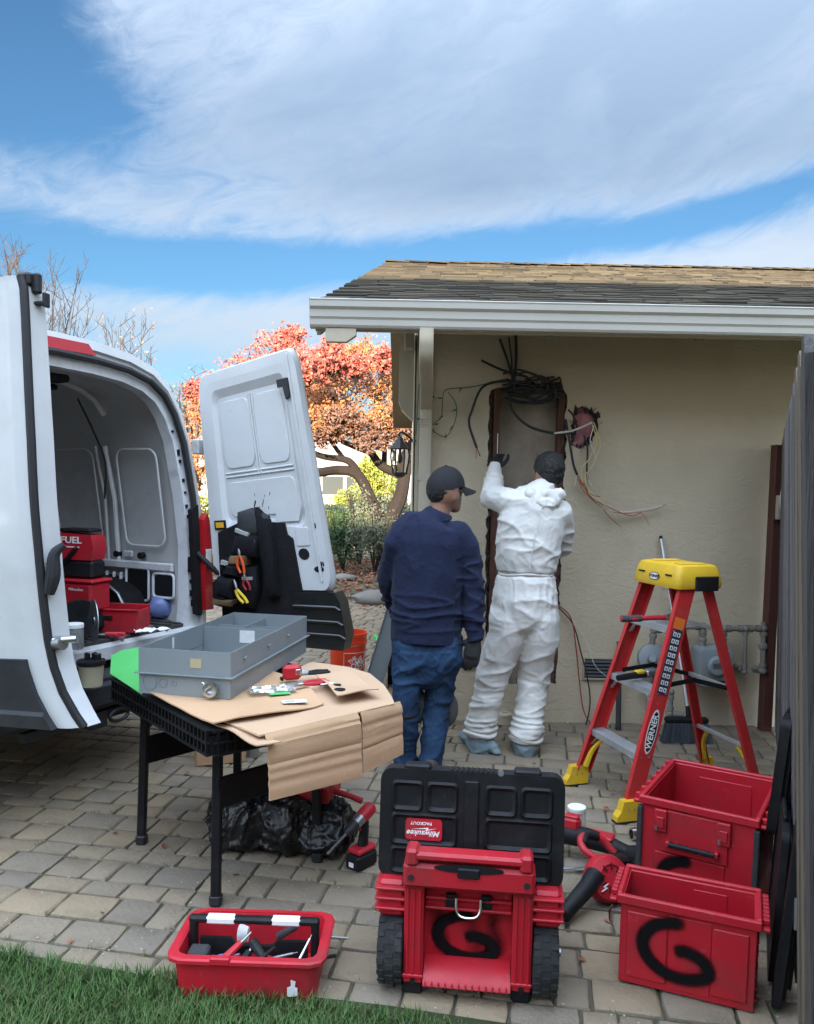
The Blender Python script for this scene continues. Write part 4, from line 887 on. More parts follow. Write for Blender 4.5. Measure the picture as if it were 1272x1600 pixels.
MB().bb(-.20, .20, -.08, .08, 0, .155, .015).build('case_body', 'tool_red', t); MB().bb(-.17, .02, -.084, -.078, .10, .125, .003).build('handle_slot', 'tool_black', t); MB().bb(-.21, .21, -.085, .085, .155, .172, .006).build('lid', 'tool_red', t)
text_mesh('Milwaukee', .022, 'print_white', t, xf=frame((.10, -.0815, .12), (1, 0, 0), (0, 0, 1)), shear=.3)
t = thing('boxed_power_tool', 'red and black power tool standing on the red tool case', 'power tool', p + Vector((.02, .02, .173)), R(-14))
b = MB(); b.prism([(-.14, .10), (.10, .10), (.115, .16), (.10, .235), (-.14, .245)], lambda u, v, d: (u, d, v), -.06, .06); b.build('housing', 'tool_red', t)
MB().bb(-.10, .095, -.055, .055, .248, .268, .008).build('top_grip', 'tool_black', t)
MB().bb(-.12, .11, -.062, .062, 0, .098, .014).build('battery', 'tool_black', t); b = MB(); b.bar((-.06, -.066, .08), (.02, -.066, .17), .02, .035, (0, 1, 0), .006); b.build('lever', 'tool_black', t)
text_mesh('FUEL', .05, 'print_white', t, xf=frame((-.02, -.0615, .205), (1, 0, 0), (0, 0, 1)), bold=.001, sx=1.2); MB().bb(-.07, .03, -.0622, -.0605, .166, .172).build('print_line', 'print_white', t)
p = on_floor(160, 988)
t = thing('parts_tray', 'open red plastic parts tray at the edge of the van floor', 'tray', p + Vector((0, .10, 0)), R(-5))
b = MB(); b.bb(-.20, .20, -.085, -.075, .0, .115, .003); b.bb(-.20, .20, .075, .085, 0, .135, .003); b.bb(-.20, -.19, -.074, .074, 0, .12, .003); b.bb(.19, .20, -.074, .074, 0, .12, .003); b.bb(-.19, .19, -.074, .074, 0, .01); b.build('tray', 'tool_red', t)
MB().bb(-.15, .06, -.090, -.0855, .065, .09, .003).build('finger_slot', 'tool_black', t); MB().bb(-.205, .205, -.092, -.082, .116, .128, .003).build('rim', 'tool_red', t)
for i in range(4): MB().cyl((-.14 + .07 * i, -.03, .03), (-.12 + .07 * i, .05, .09), .012, None, 8).build('bit', 'steel_dull', t)
p = on_floor(147, 1005)
t = thing('cutting_disc', 'grey metal cutting disc standing on edge in the van', 'disc', p + Vector((0, .0, 0)), R(-58))
b = MB(); b.lathe([(.012, -.0015), (.112, -.002), (.112, .002), (.012, .0015)], 36, (0, 0, .112), Matrix.Rotation(R(90), 3, 'X')); b.build('blade', 'steel_dull', t); b = MB(); b.lathe([(.03, -.004), (.03, .004)], 18, (0, 0, .112), Matrix.Rotation(R(90), 3, 'X')); b.build('hub', 'chrome', t)
t = thing('black_grinder_guard', 'black round tool guard behind the metal disc', 'tool', on_floor(125, 1000) + Vector((-.02, .06, 0)), R(30))
b = MB(); b.lathe([(.02, -.02), (.10, -.03), (.10, .03), (.02, .02)], 28, (0, 0, .10), Matrix.Rotation(R(90), 3, 'X')); b.build('guard', 'tool_black', t); MB().cyl((0, 0, .10), (.02, .20, .09), .03, .028, 12).build('motor', 'tool_black', t)
def jar(name, label, cat, loc, r, h, m, lid='lid_white', rz=0):
    t = thing(name, label, cat, loc, rz); b = MB(); b.lathe([(r * .9, 0), (r, .008), (r, h * .78), (r * .92, h * .84)], 24); b.build('body', m, t)
    b = MB(); b.lathe([(r * .99, h * .84), (r * 1.01, h * .85), (r * 1.01, h * .985), (r * .95, h)], 24); b.build('lid', lid, t); return t
jar('fastener_jar', 'clear jar with white lid at the van door edge', 'jar', on_floor(116, 1014), .045, .125, 'clear_plastic')
p = on_floor(246, 968)
t = thing('blue_bag', 'crumpled translucent blue plastic bag near the van pillar', 'bag', p + Vector((0, .06, 0)), R(20))
b = MB(); rs = []
for j in range(9):
    ph = math.pi * (j + .3) / 9; rs.append([(.075 * math.sin(ph) ** .6 * math.cos(a) * (1 + .22 * nz((math.cos(a) * 2, math.sin(a) * 2, j * .6))), .06 * math.sin(ph) ** .6 * math.sin(a) * (1 + .2 * nz((math.sin(a) * 3, j, 1))), .065 * (1 - math.cos(ph)) * (1 + .1 * nz((a, j, 5)))) for a in [6.283 * k / 18 for k in range(18)]])
b.rings(rs); b.build('film', 'blue_plastic', t, 25)
def pliers(label, loc, rz, m, l=.2, flat=True, rot=None, cat='pliers'):
    t = thing('pliers', label, cat, loc, rz, rot=rot)
    for s in (-1, 1): b = MB(); b.tube(spline([(-.01 * s * 0, .003 * s, .011), (.03, .014 * s, .011), (.08, .022 * s, .011), (l * .68, .012 * s, .011)], 4), [.006] * 4 + [.0085] * 7 + [.009, .007], 8); b.build('handle', m, t)
    b = MB(); b.box((-.005, 0, .011), (.03, .026, .014), None, .004); b.prism([(-.015, -.012), (-.015, .012), (-.055, .006), (-.062, 0), (-.055, -.006)], lambda u, v, d: (u, v, d), .005, .018); b.build('jaw', 'steel_dull', t); return t
pliers('red-handled pliers on the van threshold', on_floor(190, 1000), R(115), 'tool_red', .22)
pliers('red-gripped cutters lying by the blue bag', on_floor(222, 982), R(190), 'tool_red', .2)
pliers('blue-handled pliers next to the red tray', on_floor(206, 977), R(170), 'blue_plastic', .2)
t = thing('chisel', 'short dark chisel with red handle on the van threshold', 'chisel', on_floor(165, 995), R(10)); MB().cyl((0, 0, .014), (.10, 0, .014), .013, .011, 10).build('handle', 'tool_red', t); MB().bb(-.10, .0, -.008, .008, .010, .016, .002).build('blade', 'steel_dull', t)
t = thing('rag', 'crumpled pale rag on the van sill', 'rag', on_floor(238, 992) + Vector((-.01, .03, 0)), R(30)); b = MB(); gx = 12
ids = [[b.pt((-.09 + .18 * i / gx, -.035 + .07 * j / 6, .010 + .020 * nz((i * .5, j * .6, 2)) + .012)) for i in range(gx + 1)] for j in range(7)]
for j in range(6):
    for i in range(gx): b.face((ids[j][i], ids[j][i + 1], ids[j + 1][i + 1], ids[j + 1][i]))
b.build('cloth', 'print_white', t, 60)
p = atz(136, 1075, .553)
t = thing('mud_tub', 'cream plastic tub with dark rim on the van bumper step', 'tub', p + Vector((0, .05, 0)))
b = MB(); b.lathe([(.05, 0), (.058, .10), (.062, .105), (.062, .115), (.055, .115), (.05, .02)], 24, (0, 0, 0), None, True, True); b.build('bucket', 'cream_plastic', t); b = MB(); b.lathe([(.064, .100), (.066, .108), (.064, .120)], 24); b.build('rim', 'tool_black', t)
for a in (.3, 1.4, 2.5): MB().box((.03 * math.cos(a), .03 * math.sin(a), .125), (.03, .018, .05), rotz(a), .004).build('scrap', 'tool_black', t)
# tool belt on the door
def DP(px, py, d):   # point on the open door's inner face seen at this pixel, lifted d towards the camera
    r_ = ray(px, py); o_ = Vector((0, 0, CH)); n = n_; t_ = (DR(.4, .4, .05) - o_).dot(n) / r_.dot(n); return o_ + r_ * t_ + n * d
bag = thing('tool_belt', 'black and tan canvas tool belt hanging on the open van door', 'tool belt', DP(385, 950, .05))
BI = Matrix.Translation(-bag.location)
def pouch(pl, d0, d1, name, m, par, puff=.0):
    b = MB(BI); c = (sum(p[0] for p in pl) / len(pl), sum(p[1] for p in pl) / len(pl))
    rs = [[DP(x, y, d0) for x, y in pl], [DP(x, y, d0 + (d1 - d0) * .75) for x, y in pl], [DP(c[0] + (x - c[0]) * .9, c[1] + (y - c[1]) * .92, d1) for x, y in pl], [DP(c[0] + (x - c[0]) * .55, c[1] + (y - c[1]) * .6, d1 + puff) for x, y in pl]]
    b.rings(rs); return b.build(name, m, par, 50)
pouch([(376, 800), (398, 793), (422, 806), (425, 830), (418, 836), (398, 838), (376, 832)], 0, .05, 'top_flap', 'canvas_grey', bag, .012)
pouch([(404, 792), (424, 812), (432, 850), (436, 900), (440, 930), (424, 935), (416, 880), (408, 840)], .0, .06, 'strap_pad', 'canvas_black', bag, .01)
pouch([(376, 832), (412, 836), (410, 870), (366, 868)], .0, .07, 'upper_pouch', 'canvas_black', bag, .015)
pu1 = pouch([(370, 866), (395, 866), (392, 882), (366, 880)], .005, .085, 'tan_pocket', 'canvas_tan', bag, .012)
pouch([(364, 880), (390, 882), (384, 900), (358, 896)], .0, .085, 'middle_pouch', 'canvas_black', bag, .015)
pouch([(355, 872), (368, 868), (386, 902), (350, 900)], .0, .05, 'side_pouch', 'canvas_black', bag, .01)
pouch([(352, 898), (380, 902), (376, 934), (350, 930)], .0, .10, 'lower_pouch', 'canvas_black', bag, .02)
pouch([(346, 930), (378, 934), (374, 944), (345, 940)], .005, .105, 'tan_band', 'canvas_tan', bag, .008)
pouch([(343, 906), (351, 900), (376, 942), (372, 950), (345, 942)], .0, .09, 'lower_pouch', 'canvas_black', bag, .02)
pouch([(380, 884), (408, 884), (410, 920), (402, 950), (380, 946)], .0, .06, 'tool_sleeve', 'canvas_black', bag, .012)
for pl in ([(377, 824), (398, 832), (397, 837), (376, 830)], [(398, 839), (408, 840), (408, 846), (397, 845)], [(355, 873), (377, 879), (376, 885), (354, 880)], [(387, 899), (404, 899), (404, 904), (387, 904)]): pouch(pl, .05, .075, 'reflective_strip', 'reflective', bag)
b = MB(BI); b.tube([DP(404, 792, .05), DP(404, 782, .035)], .004, 6); b.build('hook_loop', 'canvas_black', bag)
def hang_tool(name, label, cat, pts, r, m, jaw):
    o_ = DP(*pts[0], .10); t = thing(name, label, cat, o_); I = Matrix.Translation(-o_)
    for k in (-1, 1): b = MB(I); b.tube(spline([DP(x + k * w, y, .105) for x, y, w in [(p[0], p[1], q) for p, q in zip(pts, (1.5, 4.5, 3))]], 4), r, 8); b.build('handle', m, t)
    b = MB(I); b.tube([DP(x, y, .105) for x, y in jaw], [.007, .009, .003], 8); b.build('jaw', 'steel_dull', t)
hang_tool('pliers', 'orange-handled pliers in the hanging tool belt', 'pliers', [(388, 866), (390, 880), (393, 892)], .008, 'orange_plastic', [(389, 868), (388, 860), (387, 855)])
hang_tool('pliers', 'yellow-handled pliers at the bottom of the hanging tool belt', 'pliers', [(384, 918), (392, 930), (398, 938)], .009, 'yellow_plastic', [(385, 918), (382, 908), (380, 902)])
hang_tool('screwdriver', 'red-handled driver tucked in the hanging tool belt', 'screwdriver', [(397, 902), (399, 910), (402, 918)], .006, 'tool_red', [(397, 903), (396, 897), (396, 892)])
# ================================================================ people
mat('skin', (.27, .14, .092), .55, var=.3, vs=20, col2=(.21, .10, .068), sss=.15, bump=.15, bs=120)
mat('hair', (.012, .011, .011), .55, var=.4, vs=60, stretch=(1, 1, .4), col2=(.03, .027, .025), bump=1, bs=120)
mat('navy_cotton', (.0150, .0195, .044), .92, spec=.15, var=.4, vs=5, col2=(.022, .028, .058), bump=.5, bs=60, sheen=.05)
mat('denim', (.016, .036, .080), .88, spec=.2, var=.7, vs=6, stretch=(1, 1, .5), col2=(.036, .075, .14), bump=.6, bs=60)
mat('cap_black', (.012, .012, .014), .85, bump=.3, bs=200); mat('glove_black', (.02, .02, .022), .7, var=.3, vs=20, bump=.4, bs=90)
mat('tyvek', (.66, .64, .60), .68, spec=.3, var=.3, vs=5, col2=(.57, .555, .52), dirt=.35, dirtcol=(.46, .44, .40), ds=3.5, bump=.30, bs=24, dist=.8)
mat('boot_cover', (.20, .27, .30), .65, var=.5, vs=9, col2=(.13, .18, .21), bump=.8, bs=40, dirt=.5, dirtcol=(.30, .29, .26), ds=8)
mat('knee_pad', (.085, .085, .085), .75, var=.5, vs=10, bump=.4, bs=60); mat('boot_brown', (.06, .04, .03), .7, bump=.3)
def sec_limb(b, pts, side=(1, 0, 0), n=16):
    """closed tapered limb through pts = [(pos, r_side, r_front)], elliptical rings, rounded ends"""
    P = [Vector(p[0]) for p in pts]; rs = []; side = Vector(side)
    def ring(c, t, a, f):
        sd = (side - t * side.dot(t)); sd = sd.normalized() if sd.length > 1e-3 else t.orthogonal().normalized(); fr = t.cross(sd)
        return [c + sd * (a * math.cos(6.28318 * k / n)) + fr * (f * math.sin(6.28318 * k / n)) for k in range(n)]
    T = [(P[min(i + 1, len(P) - 1)] - P[max(i - 1, 0)]).normalized() for i in range(len(P))]
    a, f = pts[0][1], pts[0][2]
    for k in (80, 55, 28): rs.append(ring(P[0] - T[0] * min(a, f) * math.sin(R(k)), T[0], a * math.cos(R(k)), f * math.cos(R(k))))
    for i in range(len(P)):
        rs.append(ring(P[i], T[i], pts[i][1], pts[i][2]))
        if i < len(P) - 1:
            for q in (.33, .67): rs.append(ring(P[i].lerp(P[i + 1], q), T[i].lerp(T[i + 1], q).normalized(), pts[i][1] * (1 - q) + pts[i + 1][1] * q, pts[i][2] * (1 - q) + pts[i + 1][2] * q))
    a, f = pts[-1][1], pts[-1][2]
    for k in (28, 55, 80): rs.append(ring(P[-1] + T[-1] * min(a, f) * math.sin(R(k)), T[-1], a * math.cos(R(k)), f * math.cos(R(k))))
    b.rings(rs)
def ellip(b, c, r, n=16, Q=None):
    c = Vector(c); Q = Q if Q is not None else Matrix.Identity(3); rs = []
    for j in range(1, 12): ph = math.pi * j / 12; rs.append([c + Q @ Vector((r[0] * math.sin(ph) * math.cos(a), r[1] * math.sin(ph) * math.sin(a), r[2] * math.cos(ph))) for a in [6.28318 * k / n for k in range(n)]])
    b.rings(rs)
def fuse(b, name, m, parent, vox=.012, smooth=4, fn=None, fac=.6):
    """melt the overlapping limbs into one continuous skin, then sculpt it with fn(co, normal) -> offset along normal"""
    me = b.mesh(name, None, [M[m]]); o = bpy.data.objects.new(name, me); COL.objects.link(o)
    r_ = o.modifiers.new('r', 'REMESH'); r_.mode = 'VOXEL'; r_.voxel_size = vox
    s_ = o.modifiers.new('s', 'SMOOTH'); s_.iterations = smooth; s_.factor = fac
    dg = bpy.context.evaluated_depsgraph_get(); me2 = bpy.data.meshes.new_from_object(o.evaluated_get(dg))
    bpy.data.objects.remove(o); bpy.data.meshes.remove(me); me2.name = name
    if fn:
        ns = [Vector(v.normal) for v in me2.vertices]
        for v, n in zip(me2.vertices, ns): v.co += n * fn(v.co.copy(), n)
    me2.polygons.foreach_set('use_smooth', [True] * len(me2.polygons)); me2.update()
    if not me2.materials: me2.materials.append(M[m])
    return link(name, me2, parent)
def ridge(x): return 1 - abs(x) * 2
def folds(co, fx, fz, amp, seed=0., warp=.6):
    """soft cloth creases: ridged noise, stretched"""
    p = Vector((co.x * fx, co.y * fx, co.z * fz)); w = Vector((nz(p, .6, seed), nz(p, .6, seed + 3), nz(p, .6, seed + 7))) * warp
    return amp * (max(0, ridge(nz(p + w, 1, seed))) ** 3 - .22)
def glove_hand(b, w, down, side, palm_n, curl=.5, s=1.):
    """palm with four fingers of different length and a thumb on the side; w wrist, down = hand direction, side = towards the thumb"""
    down = Vector(down).normalized(); side = Vector(side); side = (side - down * side.dot(down)).normalized(); pn = Vector(palm_n).normalized()
    w = Vector(w); c = w + down * .05 * s
    sec_limb(b, [(w - down * .02, .030 * s, .024 * s), (w + down * .02, .037 * s, .020 * s), (w + down * .065 * s, .043 * s, .019 * s), (w + down * .09 * s, .041 * s, .017 * s)], side, 14)
    for k, (off, l) in enumerate(((.030, .068), (.010, .078), (-.011, .072), (-.031, .056))):
        p = w + down * .088 * s + side * off * s; q = [p]; d = down.copy()
        for j, f in enumerate((.42, .32, .26)):
            d = (d + pn * curl * (.45 + .35 * j)).normalized(); q.append(q[-1] + d * l * f * s * 1.12)
        b.tube(q, [.0105 * s, .0100 * s, .0095 * s, .0080 * s], 8)
    p = w + down * .025 * s + side * .034 * s; q = [p, p + (side * .6 + down * .6 + pn * .3) * .035 * s, p + (side * .62 + down * 1.25 + pn * .55) * .045 * s, p + (side * .42 + down * 1.75 + pn * .8) * .05 * s]
    b.tube(q, [.014 * s, .0125 * s, .011 * s, .009 * s], 8)
# ---------------------------------------------------------------- man in the navy shirt
NYD = 4.22
man = thing('person', 'man in navy long-sleeved shirt, blue jeans and black cap, watching', 'person', atz(660, 1213) * 1.0)
O = man.location.copy(); I = Matrix.Translation(-O)
A = lambda px, py, dy=0.: aty(px, py, NYD + dy) - O
def leg_pts(hip, knee, ank): return [(hip, .070, .075), (hip.lerp(knee, .5), .066, .070), (knee, .058, .062), (knee.lerp(ank, .4), .056, .062), (ank, .036, .042)]
lh, lk, la = A(641, 1010, 0), A(634, 1092, -.03), A(633, 1198, .06); rh, rk, ra = A(693, 1010, 0), A(684, 1098, .05), A(672, 1203, -.02)
# body
b = MB()
sec_limb(b, [(A(666, 1000), .115, .08), (A(667, 980), .135, .095), (A(668, 930), .145, .10), (A(670, 880), .155, .105), (A(672, 845), .150, .09), (A(678, 822, .02), .09, .07), (A(685, 805, .03), .058, .058), (A(691, 785, .04), .054, .058)])
hc = A(696, 766, .05); ellip(b, hc + Vector((0, 0, .0)), (.078, .096, .110)); Qc = rotz(R(-52)); sec_limb(b, [(hc + Qc @ Vector((0, .055, -.04)), .046, .046), (hc + Qc @ Vector((0, .066, -.085)), .036, .036)])   # skull and jaw, turned to the right
ellip(b, hc + Qc @ Vector((0, .105, -.022)), (.013, .018, .018), 10); ellip(b, hc + Qc @ Vector((.080, -.004, -.028)), (.011, .020, .034), 10, Qc)
for p, q, r_ in ((lh, lk, la), (rh, rk, ra)): sec_limb(b, leg_pts(p, q, r_ + Vector((0, 0, .03))))
ls, le_, lw = A(624, 842), A(608, 905, .10), A(622, 960, .26); rs_, re_, rw = A(727, 842), A(739, 925, .0), A(741, 992, -.03)
for s_, e_, w_ in ((ls, le_, lw), (rs_, re_, rw)): sec_limb(b, [(s_, .055, .055), (s_.lerp(e_, .5), .048, .048), (e_, .040, .040), (w_, .028, .026)])
bod = fuse(b, 'body', 'skin', man, .010, 3)
# shirt
b = MB()
sec_limb(b, [(A(667, 1003), .186, .138), (A(667, 975), .186, .138), (A(667, 925), .182, .132), (A(669, 880), .190, .128), (A(671, 848), .205, .125), (A(673, 828, .01), .200, .112), (A(675, 820, .015), .150, .095), (A(679, 815, .02), .085, .078)])
sec_limb(b, [(A(632, 835), .075, .080), (A(622, 850), .072, .078), (ls.lerp(le_, .45), .066, .068), (le_, .062, .062), (le_.lerp(lw, .6), .056, .054), (lw, .045, .043)])
sec_limb(b, [(A(715, 836), .078, .082), (A(728, 856), .074, .078), (rs_.lerp(re_, .5), .066, .068), (re_, .062, .062), (re_.lerp(rw, .5), .058, .058), (rw, .046, .044)])
def shirt_fn(co, n):
    z = co.z; d = 0
    if co.x < .19 - 0 and z > .7: d += folds(co, 7, 1.8, .008, 2.)           # vertical drape on the back
    low = max(0, 1 - abs(z - .86) / .16); d += folds(co, 3.5, 15, .017 * low, 5., .9)   # bunched folds above the hem
    if (co - rw).length < .42 and co.x > rs_.x - .05: d += folds(co, 6, 14, .014, 8., .8)
    return d + folds(co, 16, 12, .0022, 21., 1.)
shirt = fuse(b, 'shirt', 'navy_cotton', man, .0075, 8, shirt_fn)
def trim(o, co, no):
    bm = bmesh.new(); bm.from_mesh(o.data); bmesh.ops.bisect_plane(bm, geom=bm.verts[:] + bm.edges[:] + bm.faces[:], plane_co=co, plane_no=no, clear_inner=True); bm.to_mesh(o.data); bm.free()
hem_c = A(667, 1004); trim(shirt, hem_c, (.03, .10, 1))
b = MB(); c = A(682, 812, .025); b.tube([c + Vector((.074 * math.cos(a), .074 * math.sin(a), .016 * math.sin(a) + .012)) for a in [6.283 * k / 24 for k in range(25)]], .008, 8); b.build('collar', 'navy_cotton', shirt, 60)
# jeans
b = MB()
sec_limb(b, [(A(667, 990), .145, .10), (A(667, 1006), .160, .118), (A(667, 1030), .168, .128), (A(667, 1045), .155, .115)])
for p, q, r_, o in ((lh, lk, la, 0), (rh, rk, ra, 0)):
    sec_limb(b, [(p + Vector((0, 0, .02)), .098, .115), (p + Vector((0, 0, -.06)), .098, .112), (p.lerp(q, .6), .084, .092), (q, .072, .080), (q.lerp(r_, .45), .066, .076), (r_, .060, .070)])
pk = [A(640, 1030), A(694, 1030)]; A_hem = A(667, 1000).z
def jean_fn(co, n):
    hem = min(1, max(0, (A_hem - co.z) / .10)); d = folds(co, 5, 7, .013, 12., .9) * hem
    for q in pk:
        if n.y < -.3 and abs(co.x - q.x) < .052 and -.062 + .5 * abs(co.x - q.x) < co.z - q.z < .06: d += .006; kn = max(0, 1 - abs(co.z - .34) / .18); d += folds(co, 4, 20, .020 * kn, 15., .8); bt = max(0, 1 - co.z / .14); d += folds(co, 3, 26, .016 * bt, 18.)
    return d + folds(co, 18, 18, .0045, 24., 1.)
jeans = fuse(b, 'jeans', 'denim', man, .0078, 7, jean_fn)
b = MB(); b.tube([A(667, 998) + Vector((.150 * math.cos(a), .105 * math.sin(a), 0)) for a in [6.283 * k / 30 for k in range(31)]], .014, 8); b.build('waistband', 'denim', jeans, 60)
for q, r_ in ((lk, la), (rk, ra)):     # knee pads strapped round the knees
    m_ = q.lerp(r_, .12); b = MB(); ellip(b, m_ + Vector((.045, .075, -.01)), (.075, .055, .105)); b.build('knee_pad', 'knee_pad', man, 60)
    for dz in (-.015,): b = MB(); b.tube([m_ + Vector((.066 * math.cos(a), .072 * math.sin(a), dz + .02 * math.sin(a))) for a in [6.283 * k / 24 for k in range(25)]], .009, 6); b.build('knee_strap', 'cap_black', man, 60)
for r_, dx in ((la, 0), (ra, .0)):
    b = MB(); f = Vector((r_.x, r_.y, 0)); sec_limb(b, [(f + Vector((0, -.045, .055)), .045, .05), (f + Vector((.01, .05, .045)), .050, .042), (f + Vector((.02, .15, .036)), .046, .034)]); sec_limb(b, [(f + Vector((0, 0, .05)), .042, .044), (f + Vector((0, 0, .09)), .038, .042)]); fuse(b, 'boot', 'boot_brown', man, .010, 3)
# gloves
b = MB(); glove_hand(b, rw + Vector((0, 0, -.012)), (-.10, -.1, -1), (-1, .2, 0), (-.3, .9, 0), .38, 1.08); fuse(b, 'glove', 'glove_black', man, .0045, 3)
b = MB(); glove_hand(b, lw, (.35, .8, -.5), (.8, .2, .4), (.5, 0, -.6), .5, 1.05); fuse(b, 'glove', 'glove_black', man, .0045, 3)
# cap with brim, hair under it
b = MB(); ellip(b, hc + Qc @ Vector((0, -.020, -.004)), (.082, .090, .080), 16, Qc); hr = fuse(b, 'hair', 'hair', man, .008, 3, lambda co, n: .003 * nz(co, 60))
b = MB(); rs = []
for k in range(9): ph = R(92 - 11.2 * k); rs.append([hc + Vector((0, 0, .018)) + Qc @ Vector((.092 * math.sin(ph) * math.cos(a), .110 * math.sin(ph) * math.sin(a), .110 * math.cos(ph) + (-.012 if math.sin(a) < 0 else .004) * math.sin(ph))) for a in [6.283 * q / 28 for q in range(28)]])
b.rings(rs, True, False, True); cap = b.build('cap', 'cap_black', man, 60)
b = MB(); g = []
for i in range(13):
    a = R(-70 + 140 * i / 12); e = []
    for j in range(5): q = j / 4; e.append(hc + Qc @ Vector((math.sin(a) * (.086 + .004 * q), math.cos(a) * .104 + q * .100 * math.cos(a * 1.05), .024 - .022 * q - .030 * math.sin(a) ** 2 * q)))
    g.append(e)
for off in (0, -.005):
    ids = [[b.pt(p + Vector((0, 0, off))) for p in r_] for r_ in g]
    for i in range(12):
        for j in range(4): b.face((ids[i][j], ids[i + 1][j], ids[i + 1][j + 1], ids[i][j + 1]))
b.build('brim', 'cap_black', cap, 60); b = MB(); ellip(b, hc + Vector((0, 0, .127)), (.009, .009, .005), 10); b.build('cap_button', 'cap_black', cap, 60)
b = MB()
for s_ in (-1, 1): p = hc + Qc @ Vector((s_ * .030, .084, .0)); ellip(b, p, (.012, .008, .007), 10)
b.build('eyes', 'print_white', man, 60); b = MB(); b.tube([hc + Qc @ Vector((-.024, .082, -.058)), hc + Qc @ Vector((0, .092, -.055)), hc + Qc @ Vector((.024, .082, -.058))], .004, 6); b.build('mouth', 'tool_red', man, 60)
# ---------------------------------------------------------------- man in the white coverall
WYD = 4.58
man2 = thing('person', 'man in white hooded coverall and blue-grey boot covers reaching into the wall opening', 'person', (atz(745, 1168) + atz(823, 1178)) / 2)
O = man2.location.copy(); I = Matrix.Translation(-O)
A = lambda px, py, dy=0.: aty(px, py, WYD + dy) - O
lh, lk, la = A(793, 985), A(768, 1062, .02), A(750, 1140, .02); rh, rk, ra = A(843, 985), A(834, 1062, .06), A(822, 1148, -.02)
ls, le_, lw = A(796, 785, .0), A(769, 778, .22), A(773, 733, .40); rs_, re_, rw = A(872, 800), A(876, 855, .14), A(842, 842, .32)
b = MB(); sec_limb(b, [(A(817, 955), .115, .08), (A(818, 935), .130, .095), (A(822, 890), .14, .10), (A(830, 830), .155, .105), (A(836, 795), .15, .095), (A(845, 775, .03), .075, .07), (A(850, 758, .05), .055, .058)])
hc = A(856, 738, .07); Qc = rotz(R(28)); ellip(b, hc, (.073, .093, .108), 16, Qc); sec_limb(b, [(hc + Qc @ Vector((0, .055, -.04)), .045, .045), (hc + Qc @ Vector((0, .065, -.08)), .036, .036)])
ellip(b, hc + Qc @ Vector((0, .100, -.02)), (.012, .016, .018), 10); ellip(b, hc + Qc @ Vector((-.074, .0, -.02)), (.011, .020, .033), 10)
for p, q, r_ in ((lh, lk, la), (rh, rk, ra)): sec_limb(b, leg_pts(p, q, r_ + Vector((0, 0, .03))))
for s_, e_, w_ in ((ls, le_, lw), (rs_, re_, rw)): sec_limb(b, [(s_, .055, .055), (s_.lerp(e_, .5), .048, .048), (e_, .040, .040), (w_, .028, .026)])
fuse(b, 'body', 'skin', man2, .010, 3)
b = MB()   # the coverall: torso, waist gathered, baggy legs, sleeves
sec_limb(b, [(A(819, 960), .185, .145), (A(820, 930), .182, .145), (A(821, 908), .168, .13), (A(822, 896), .155, .118), (A(823, 882), .168, .13), (A(827, 850), .185, .14), (A(831, 815), .192, .135), (A(835, 792), .178, .12), (A(842, 776, .02), .12, .095), (A(848, 766, .03), .075, .072)])
for p, q, r_ in ((lh, lk, la), (rh, rk, ra)):
    sec_limb(b, [(p + Vector((0, 0, .07)), .110, .132), (p + Vector((0, 0, -.03)), .108, .122), (p.lerp(q, .55), .100, .108), (q, .091, .096), (q.lerp(r_, .5), .086, .090), (r_ + Vector((0, 0, .012)), .088, .092)])
sec_limb(b, [(A(808, 795), .085, .088), (ls, .082, .082), (ls.lerp(le_, .5), .076, .076), (le_, .072, .072), (le_.lerp(lw, .5), .062, .062), (lw, .046, .046)])
sec_limb(b, [(A(858, 802), .085, .088), (rs_, .082, .082), (rs_.lerp(re_, .5), .076, .076), (re_, .070, .070), (re_.lerp(rw, .5), .060, .060), (rw, .044, .044)])
zw = A(822, 896).z
def suit_fn(co, n):
    z = co.z; d = folds(co, 3.4, 5, .010, 31., 1.3) + folds(co, 9, 12, .0030, 33., 1.0) + folds(co, 24, 26, .0012, 36., .8)
    d += folds(co, 13, 3, .010 * max(0, 1 - abs(z - (zw - .10)) / .18), 35., .5)            # gathers below the waist
    low = max(0, 1 - z / .50); d += folds(co, 3.2, 20, .020 * low, 38., .8) + folds(co, 6, 38, .006 * low, 39., .6)     # stacked folds down the legs
    if z > zw: d += folds(co, 3.2, 8, .009, 44., 1.4)
    if abs(z - zw) < .018: d -= .012 * (1 - abs(z - zw) / .018)
    return d
suit = fuse(b, 'coverall', 'tyvek', man2, .0072, 8, suit_fn)
b = MB()   # hood bunched on the back of the neck
for k, (dx, dz, r_) in enumerate(((-.075, .02, .026), (-.05, -.015, .032), (-.012, -.04, .036), (.03, -.038, .036), (.062, -.01, .032), (.08, .02, .026))): ellip(b, A(850, 778, -.070) + Vector((dx, .02 - .035 * math.cos(dx * 12), dz)), (.038, .040, r_ + .008))
ellip(b, A(851, 786, -.070), (.042, .034, .045)); ellip(b, A(858, 772, -.05), (.08, .06, .03))
fuse(b, 'hood', 'tyvek', suit, .009, 3, lambda co, n: folds(co, 12, 14, .010, 51., 1.2))
b = MB(); b.tube([A(845, 806, -.155), A(838, 830, -.158), A(832, 860, -.152), A(829, 890, -.135)], .0028, 6); b.build('back_seam', 'tyvek', suit, 60)
b = MB(); b.tube([A(822, 896) + Vector((.152 * math.cos(a), .116 * math.sin(a), .006 * math.sin(3 * a))) for a in [6.283 * k / 36 for k in range(37)]], .007, 6); b.build('waist_elastic', 'tyvek', suit, 60)
